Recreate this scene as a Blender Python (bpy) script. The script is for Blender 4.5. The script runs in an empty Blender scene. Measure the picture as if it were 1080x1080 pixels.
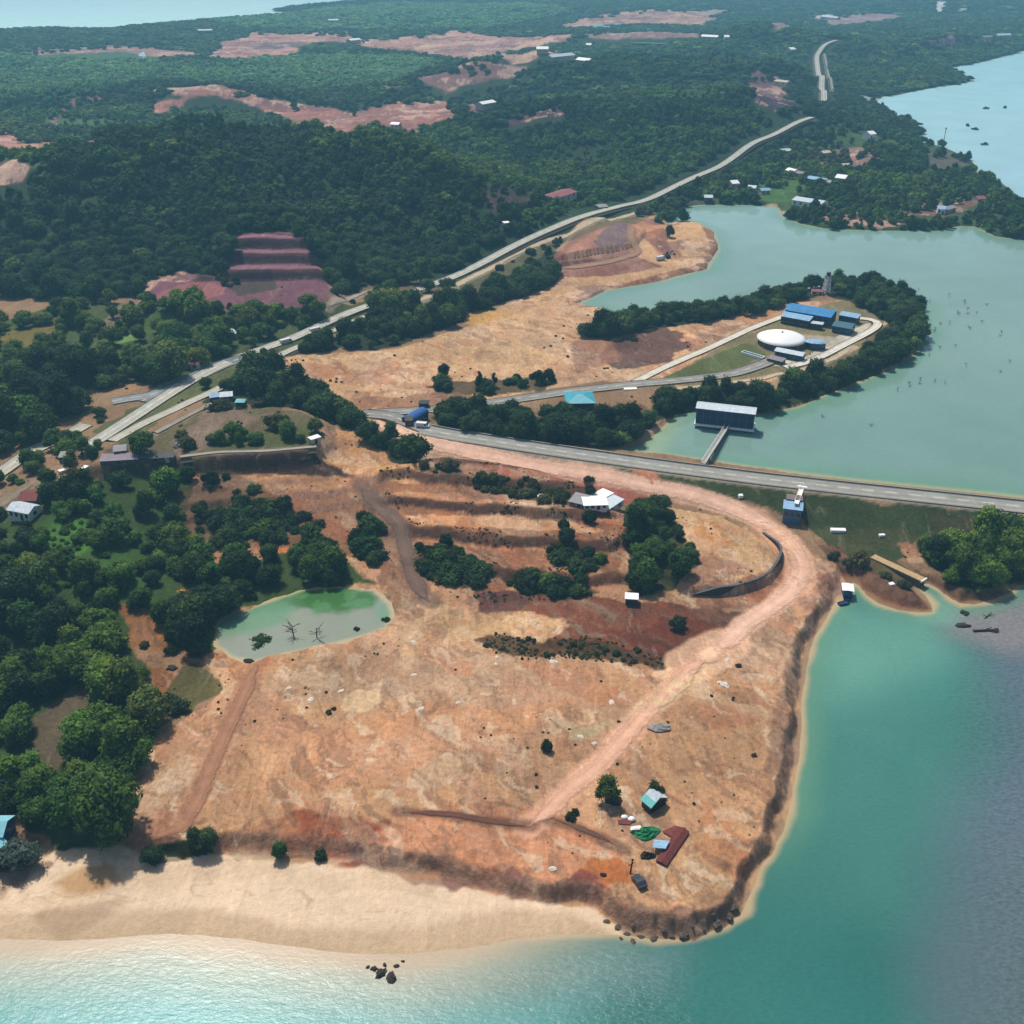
import bpy, math, random
import numpy as np
random.seed(7)
RNG = np.random.default_rng(11)
R = math.radians
scene = bpy.context.scene
col = scene.collection

# ------------------------------------------------------------------ camera geometry (used to place measured features on the ground)
HC = 160.0
PITCH = R(29.4)
FPX = 1083.0
CP, SP = math.cos(PITCH), math.sin(PITCH)

def ray(px, py):
    u = (np.asarray(px, float) - 540) / FPX
    v = (540 - np.asarray(py, float)) / FPX
    return u, v * SP + CP, v * CP - SP          # direction x, y, z

def W(px, py, z=0.0):
    dx, dy, dz = ray(px, py)
    t = (z - HC) / np.minimum(dz, -0.02)
    return dx * t, dy * t

def WP(pts, z=0.0):
    a = np.array(pts, float)
    x, y = W(a[:, 0], a[:, 1], z)
    return np.stack([x, y], 1)

def WY(px, Y, z):
    t = Y * CP + (HC - z) * SP
    return ((px - 540) / FPX * t, Y)

# ------------------------------------------------------------------ noise
def _hash(ix, iy, seed):
    n = (ix.astype(np.int64) * 374761393 + iy.astype(np.int64) * 668265263 + seed * 1274126177) & 0x7fffffff
    n = ((n ^ (n >> 13)) * 1274126177) & 0x7fffffff
    return ((n ^ (n >> 16)) & 0xffff).astype(np.float32) / 32767.5 - 1.0

def vnoise(x, y, seed=0):
    ix = np.floor(x); iy = np.floor(y)
    fx = (x - ix).astype(np.float32); fy = (y - iy).astype(np.float32)
    fx = fx * fx * (3 - 2 * fx); fy = fy * fy * (3 - 2 * fy)
    ix = ix.astype(np.int64); iy = iy.astype(np.int64)
    a = _hash(ix, iy, seed); b = _hash(ix + 1, iy, seed)
    c = _hash(ix, iy + 1, seed); d = _hash(ix + 1, iy + 1, seed)
    return (a + (b - a) * fx) * (1 - fy) + (c + (d - c) * fx) * fy

def fbm(x, y, scale, octv=3, seed=0):
    s = 0; amp = 1; tot = 0
    for k in range(octv):
        s = s + amp * vnoise(x / scale, y / scale, seed + k * 17)
        tot += amp; amp *= 0.5; scale *= 0.47
    return s / tot

def sstep(a, b, x):
    t = np.clip((x - a) / (b - a), 0, 1)
    return t * t * (3 - 2 * t)

# ------------------------------------------------------------------ polygons
def sdist(P, poly, closed=True):
    """signed distance (positive inside) of points P (n,2) to a polygon; unsigned to an open line"""
    x = P[:, 0].astype(np.float32); y = P[:, 1].astype(np.float32)
    d2 = np.full(len(x), 1e12, np.float32)
    ins = np.zeros(len(x), bool)
    n = len(poly)
    for i in range(n if closed else n - 1):
        ax, ay = poly[i]; bx, by = poly[(i + 1) % n]
        ex, ey = bx - ax, by - ay
        L = ex * ex + ey * ey + 1e-9
        t = np.clip(((x - ax) * ex + (y - ay) * ey) / L, 0, 1)
        dx = x - ax - t * ex; dy = y - ay - t * ey
        np.minimum(d2, dx * dx + dy * dy, out=d2)
        if closed and ay != by:
            c = (y >= min(ay, by)) & (y < max(ay, by))
            if c.any():
                xi = ax + (y[c] - ay) / (by - ay) * ex
                ins[c] ^= x[c] < xi
    d = np.sqrt(d2)
    return np.where(ins, d, -d) if closed else d

def sdist_near(P, poly, margin):
    """as sdist, but only worked out near the polygon: -1e6 elsewhere"""
    lo = poly.min(0) - margin; hi = poly.max(0) + margin
    m = (P[:, 0] > lo[0]) & (P[:, 0] < hi[0]) & (P[:, 1] > lo[1]) & (P[:, 1] < hi[1])
    out = np.full(len(P), -1e6, np.float32)
    if m.any():
        out[m] = sdist(P[m], poly)
    return out

def ridge(P, pts, prof=1.0):
    """height of a ridge: pts = (x, y, z, halfwidth)"""
    x = P[:, 0]; y = P[:, 1]
    best = np.zeros(len(x), np.float32)
    for (ax, ay, az, aw), (bx, by, bz, bw) in zip(pts[:-1], pts[1:]):
        ex, ey = bx - ax, by - ay
        L = ex * ex + ey * ey
        t = np.clip(((x - ax) * ex + (y - ay) * ey) / L, 0, 1)
        d = np.hypot(x - ax - t * ex, y - ay - t * ey)
        w = aw + (bw - aw) * t
        z = az + (bz - az) * t
        q = np.clip(d / w, 0, 1)
        np.maximum(best, (z * (0.5 + 0.5 * np.cos(np.pi * q)) ** prof).astype(np.float32), out=best)
    return best

# ------------------------------------------------------------------ water outlines and landforms
_sh = WP([(-500, 1000), (-100, 992), (0, 990), (60, 992), (120, 988), (180, 984), (240, 990), (300, 998), (370, 1004), (430, 1006), (490, 1000),
          (545, 990), (600, 985), (650, 984), (690, 990), (730, 987), (765, 976), (783, 962), (788, 945), (800, 920), (815, 900),
          (826, 875), (835, 845), (841, 800), (846, 750), (850, 705), (856, 680), (868, 655), (880, 638), (890, 628), (900, 615), (908, 620), (914, 627),
          (927, 636), (947, 643), (965, 646), (983, 646), (982, 637), (976, 629), (966, 620), (977, 615), (992, 622), (1003, 631), (1014, 637), (1027, 637),
          (1050, 632), (1066, 626), (1072, 618), (1120, 612), (1500, 600)])
SHORE = np.vstack([_sh, [[4000, _sh[-1][1]], [4000, -3000], [-4000, -3000], [-4000, _sh[0][1]]]])      # the sea's outline
_pl = WP([(-500, 900), (-60, 905), (0, 905), (30, 898), (60, 893), (120, 893), (150, 905), (200, 903), (250, 902), (340, 906), (380, 910), (400, 918), (470, 926),
          (520, 938), (570, 952), (618, 954), (640, 970), (662, 982), (690, 987), (730, 984), (762, 972), (779, 958), (784, 942), (795, 917), (810, 896),
          (821, 872), (829, 842), (834, 800), (838, 750), (842, 705), (849, 678), (862, 652), (876, 634), (890, 606), (903, 606), (912, 620),
          (930, 632), (950, 639), (975, 640), (963, 619), (980, 613), (997, 624), (1012, 633), (1050, 628), (1066, 616), (1120, 606), (1500, 595)], 0.5)
PLAT = np.vstack([_pl, [[5000, _pl[-1][1]], [5000, 9000], [-5000, 9000], [-5000, _pl[0][1]]]])
LAKE_Z = 6.0
LAKE = WP([(652, 474), (668, 470), (690, 460), (703, 447), (713, 437), (735, 433), (775, 437), (800, 437), (840, 429), (870, 416), (900, 405), (935, 391), (962, 375),
           (976, 357), (978, 345), (968, 325), (945, 308), (915, 300), (870, 303), (820, 312), (760, 325), (700, 335), (660, 335), (635, 326), (608, 321),
           (640, 306), (700, 296), (745, 283), (757, 262), (752, 245), (735, 235), (716, 234), (700, 238), (716, 219), (735, 216), (760, 216), (795, 216), (822, 219),
           (826, 228), (845, 236), (870, 241), (920, 243), (960, 243), (990, 243), (1012, 238), (1030, 239), (1050, 249), (1080, 253), (1300, 262),
           (1500, 400), (1500, 566), (1300, 548), (1080, 524), (900, 506), (800, 494), (700, 479)], LAKE_Z)
BAY = WP([(922, 108), (930, 102), (960, 98), (985, 92), (1005, 90), (1022, 86), (1016, 78), (998, 73), (1030, 66), (1080, 54), (1180, 40), (1500, 60), (1700, 200), (1500, 250),
          (1120, 222), (1083, 216), (1070, 212), (1062, 200), (1050, 190), (1035, 189), (1030, 178), (1020, 165), (1000, 158), (985, 153), (965, 147), (975, 137),
          (960, 128), (945, 122), (935, 114)], 0)
SEAFAR = WP([(-900, 60), (-300, 40), (0, 34), (60, 31), (100, 33), (150, 28), (220, 22), (290, 17), (312, 14), (285, 12), (300, 8), (340, 5), (392, 0), (440, -6), (500, -14), (-900, -14)], 0)
POND_Z = 3.2
POND = WP([(224, 660), (240, 648), (265, 641), (290, 632), (320, 622), (360, 618), (395, 622), (412, 636), (416, 652), (408, 663), (380, 672), (345, 681), (300, 690),
           (268, 698), (240, 693), (226, 682)], POND_Z)

DAM_Z = 9.2
DAM = WP([(430, 452), (470, 458), (560, 472), (700, 492), (800, 505), (900, 516), (1080, 535), (1500, 580)], DAM_Z)

HILLTOP = WP([(60, 500), (110, 490), (200, 484), (300, 478), (335, 474), (350, 458), (345, 438), (300, 425), (215, 428), (170, 455), (120, 470)], 14)
TERR = WP([(395, 505), (470, 492), (560, 505), (620, 525), (665, 560), (660, 622), (520, 628), (440, 610), (415, 560)], 6)
SLOPE2 = WP([(190,508),(300,506),(372,512),(410,540),(428,600),(400,606),(330,582),(190,566)], 7)
BERM = WP([(700, 535), (760, 545), (810, 568), (824, 590), (815, 608), (780, 620), (728, 622), (690, 600), (675, 560)], 6)
QUARRY = WP([(140, 318), (165, 292), (230, 292), (244, 266), (236, 248), (302, 241), (328, 268), (348, 296), (358, 312), (338, 322), (250, 327), (160, 327)], 14)
PAD = WP([(587, 268), (622, 243), (670, 230), (684, 236), (668, 254), (655, 266), (630, 274), (595, 276)], 15)
BENCH = WP([(580, 283), (590, 262), (618, 238), (670, 226), (705, 240), (690, 256), (705, 282), (640, 292), (590, 293)], 11)
LOW = WP([(868, 600), (890, 590), (905, 575), (960, 565), (1100, 560), (1300, 575), (1300, 640), (1000, 660), (900, 645)], 2)
CHAN = WP([(915, 588), (935, 592), (985, 622), (972, 626)], 1)
TRENCH = WP([(200, 870), (235, 785), (272, 702)], 4)

HILL_A = [WY(-260, 620, 0) + (21, 130), WY(-60, 630, 0) + (25, 140), WY(60, 650, 0) + (33, 150), WY(140, 670, 0) + (42, 165), WY(205, 690, 0) + (51, 175), WY(270, 690, 0) + (45, 175),
          WY(345, 680, 0) + (39, 160), WY(420, 660, 0) + (33, 140), WY(480, 640, 0) + (25, 115), WY(545, 620, 0) + (12, 80)]
HILL_B = [WY(480, 960, 0) + (12, 120), WY(540, 960, 0) + (16, 160), WY(620, 955, 0) + (21, 180), WY(700, 960, 0) + (25, 180), WY(770, 990, 0) + (26, 150), WY(830, 1040, 0) + (12, 110)]
HILL_C = [WY(520, 1300, 0) + (14, 170), WY(570, 1290, 0) + (24, 190), WY(640, 1280, 0) + (26, 200), WY(730, 1270, 0) + (27, 200), WY(790, 1240, 0) + (23, 160), WY(840, 1190, 0) + (13, 110)]
HILL_D = [WY(640, 1800, 0) + (12, 200), WY(720, 1750, 0) + (21, 230), WY(790, 1700, 0) + (27, 220), WY(845, 1650, 0) + (13, 150)]
HILL_E = [WY(190, 1120, 0) + (9, 60), WY(230, 1130, 0) + (14, 70), WY(285, 1120, 0) + (9, 60)]
HILL_F = [WY(40, 1150, 0) + (8, 110), WY(120, 1180, 0) + (9, 110), WY(165, 1180, 0) + (8, 90)]
HILL_G = [WY(930, 1650, 0) + (9, 200), WY(1000, 1700, 0) + (17, 200), WY(1100, 1750, 0) + (9, 200)]
HILL_H = [WY(960, 800, 0) + (9, 60), WY(1000, 790, 0) + (12, 70), WY(1050, 770, 0) + (8, 60)]
HILL_I = [WY(380, 2300, 0) + (4, 300), WY(560, 2500, 0) + (8, 300), WY(760, 2700, 0) + (4, 300), WY(960, 2700, 0) + (10, 300), WY(1150, 2600, 0) + (8, 300)]
HILL_L = [WY(-120, 215, 0) + (9, 55), WY(-20, 225, 0) + (8, 50), WY(60, 235, 0) + (5, 40), WY(90, 262, 0) + (5, 35)]
HILL_M = [WY(400, 1130, 0) + (4, 80), WY(480, 1230, 0) + (8, 110)]

def height(P):
    x = P[:, 0]; y = P[:, 1]
    g = 3.6 + 3.6 * sstep(250, 330, y) + 0.8 * sstep(420, 560, y)
    rough = sstep(500, 1000, y)
    g = g + (0.35 + 2.2 * rough) * fbm(x, y, 26 + 0, 3, 3) + 1.6 * rough * fbm(x, y, 130, 2, 9)
    g = g + 0.10 * fbm(x, y, 3.1, 2, 21) * (1 - rough)
    # left shore hill
    g = g + ridge(P, HILL_L)
    # hillock with houses
    d = sdist_near(P, HILLTOP, 60)
    wob = 2.0 * fbm(x, y, 12, 2, 5)
    top = 13.4
    g = g + (top - g) * (0.62 * sstep(-2.5, 2.5, d + wob) + 0.38 * sstep(-34, -2, d + wob))
    # farmed terraces: a slope cut into steps
    d = sdist_near(P, TERR, 20)
    w = sstep(-8, 4, d)
    yy = y + 0.13 * x + 5 * fbm(x, y, 22, 2, 31) + 2.2 * fbm(x, y, 5.5, 3, 33)
    s = (yy - 240) / 14.0
    fl = np.floor(s); fr = s - fl
    st = 4.2 + 1.75 * (fl + sstep(0.0, 0.22, fr) - 0.25 * fr)
    g = g * (1 - w) + np.clip(st, 4, 11) * w
    # old steps on the slope under the hillock
    d = sdist_near(P, SLOPE2, 10)
    w = sstep(-4, 3, d)
    q2 = (g + .6 * fbm(x, y, 20, 2, 32)) / 1.5
    f2 = np.floor(q2)
    g = g * (1 - w) + 1.5 * (f2 + sstep(.1, .42, q2 - f2)) * w
    # mound held by the dark wall
    d = sdist_near(P, BERM, 12)
    g = g + 2.6 * sstep(-0.6, 1.2, d)
    # hills
    n1 = fbm(x, y, 95, 2, 41) + .9 * (.5 - 2 * np.abs(fbm(x, y, 85, 3, 43)))     # spurs and gullies
    for hl, pr in ((HILL_A, 1.0), (HILL_B, 1.0), (HILL_C, 1.0), (HILL_D, 1.0), (HILL_E, .8), (HILL_F, .8), (HILL_G, 1.0), (HILL_H, 1.0), (HILL_I, 1.0), (HILL_M, 1.0)):
        r = ridge(P, hl, pr)
        g = g + r * (1 + 0.34 * n1 * sstep(0, 8, r))
    # quarry: a flat floor and three benches cut into the hillside
    d = sdist_near(P, QUARRY, 14)
    w = sstep(-7, 4, d)
    q = np.clip((y - 490 + 2.5 * fbm(x, y, 18, 2, 51)) / 10.5, 0, 3)
    f = np.floor(q); fr = q - f
    qb = 12.5 + 0.012 * (y - 470) + 4.6 * np.minimum(f + sstep(0.0, 0.34, fr), 3) * sstep(-168, -148, x) * (1 - sstep(-92, -78, x))
    g = g * (1 - w) + (qb + .5 * fbm(x, y, 9, 3, 52)) * w
    # cut mound by the highway
    d = sdist_near(P, BENCH, 12); g = g + 3.0 * sstep(-4, 4, d)
    d = sdist_near(P, PAD, 12); g = g + 3.6 * sstep(-9, 7, d)
    # low ground below the dam, by the inlet
    d = sdist_near(P, LOW, 30)
    w = sstep(-14, 3, d)
    g = g * (1 - w) + (1.9 + 0.3 * fbm(x, y, 9, 2, 61)) * w
    # the dam bank
    d = sdist(P, DAM, False)
    g = np.maximum(g, DAM_Z - np.maximum(0, d - 5.2) / 2.3)
    g = np.where(d < 5.2, DAM_Z, g)
    # drainage ditch of the double track
    d = sdist(P, TRENCH, False) if False else None
    # lake, bay and far sea
    d = sdist(P, LAKE) + 1.2 * fbm(x, y, 14, 2, 71)
    g = np.minimum(g, LAKE_Z + np.where(d > 0, -0.25 * d - 0.05, 0.9 * np.minimum(-d, 1.3) + 0.12 * np.maximum(-d - 1.3, 0) - 0.05) + np.where(d < -40, 100, 0))
    damd = sdist(P, DAM, False)
    g = np.where(damd < 6, np.maximum(g, DAM_Z - np.maximum(0, damd - 5.2) / 2.3), g)
    d = sdist(P, BAY) + 5 * fbm(x, y, 40, 2, 72)
    g = np.minimum(g, np.where(d > 0, -0.2 * d, -0.16 * d) + np.where(d < -70, 200, 0))
    d = sdist(P, SEAFAR) + 10 * fbm(x, y, 90, 2, 73)
    g = np.minimum(g, np.where(d > 0, -0.2 * d, -0.10 * d) + np.where(d < -120, 200, 0))
    d = sdist_near(P, POND, 12) + 1.9 * fbm(x, y, 6, 3, 74)
    g = np.where(d > -10, np.minimum(g, POND_Z - 0.16 * d + 0.02), g)
    # shore and scarp
    dS = -sdist(P, SHORE) + 0.7 * fbm(x, y, 8, 2, 75)
    beach = np.where(dS > 0, np.minimum(0.055 * dS, 1.4), 0.06 * dS)
    dP = -sdist(P, np.array(PLAT)) if False else sdist(P, np.array(PLAT))
    dP = dP + 1.8 * fbm(x, y, 8, 4, 76)
    s = sstep(-0.4, 2.6, dP)
    g = g + .75 * fbm(x, y, 2.6, 3, 77) * sstep(7, 2, np.abs(dP - 1.5)) * (y < 330)
    g = beach * (1 - s) + g * s
    g = g - 1.4 * sstep(0, 1.5, sdist_near(P, CHAN, 8)) * (g > 0.5)
    return np.maximum(g, -7)

# ------------------------------------------------------------------ terrain grid: rows of constant Y, columns fanning out
def build_grid(nr=880, nc=900):
    py = np.concatenate([np.linspace(1330, 421.5, 600), np.linspace(420, 2, 540)])
    _, dy, dz = ray(540, py)
    Y = dy * (HC - 4) / -dz
    far = Y[-1] * np.cumprod(np.full(14, 1.045))
    Y = np.concatenate([Y, far])
    uin = np.linspace(-0.53, 0.53, nc)
    ue = np.linspace(0.536, 0.95, 70)
    U = np.concatenate([-ue[::-1], uin, ue])
    return Y, U
YR, UC = build_grid()
TD = YR * CP + HC * SP
GX = UC[None, :] * TD[:, None]
GY = np.repeat(YR[:, None], len(UC), 1)
GP = np.stack([GX.ravel(), GY.ravel()], 1)
GH = height(GP).reshape(GX.shape).astype(np.float64)

def hgrid(x, y):
    x = np.asarray(x, float); y = np.asarray(y, float)
    r = np.clip(np.searchsorted(YR, y) - 1, 0, len(YR) - 2)
    fr = np.clip((y - YR[r]) / (YR[r + 1] - YR[r]), 0, 1)
    u = x / (y * CP + HC * SP)
    c = np.clip(np.searchsorted(UC, u) - 1, 0, len(UC) - 2)
    fc = np.clip((u - UC[c]) / (UC[c + 1] - UC[c]), 0, 1)
    a = GH[r, c] * (1 - fc) + GH[r, c + 1] * fc
    b = GH[r + 1, c] * (1 - fc) + GH[r + 1, c + 1] * fc
    return a * (1 - fr) + b * fr

def G(px, py):
    """the point of the ground seen at a measured place of the photograph"""
    dx, dy, dz = (float(k) for k in ray(px, py))
    xs = dx / dy * YR
    zs = HC + dz / dy * YR
    u = xs / TD
    c = np.clip(np.searchsorted(UC, u) - 1, 0, len(UC) - 2)
    fc = np.clip((u - UC[c]) / (UC[c + 1] - UC[c]), 0, 1)
    idx = np.arange(len(YR))
    hh = GH[idx, c] * (1 - fc) + GH[idx, c + 1] * fc
    hh = np.maximum(hh, 0)
    b = np.nonzero(zs < hh)[0]
    if len(b) == 0 or b[0] == 0:
        x, y = W(px, py, 4.0)
        return float(x), float(y), 4.0
    i = b[0]
    e0 = zs[i - 1] - hh[i - 1]; e1 = hh[i] - zs[i]
    f = e0 / (e0 + e1 + 1e-9)
    y = YR[i - 1] + f * (YR[i] - YR[i - 1])
    x = dx / dy * y
    return x, y, float(hgrid(x, y))

def GPOLY(pts):
    return np.array([G(*p)[:2] for p in pts])
HAZE, SKY, SUN, EXPO = 0.00025, 0.085, 3.8, 0.17
# ------------------------------------------------------------------ land cover: (outline, colour, feather m, ragged edge m, strength, trees (density, crown m), foliage, place)
def lin(c):
    a = np.asarray(c, float) / 255
    return np.where(a <= 0.04045, a / 12.92, ((a + 0.055) / 1.055) ** 2.4)

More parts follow.
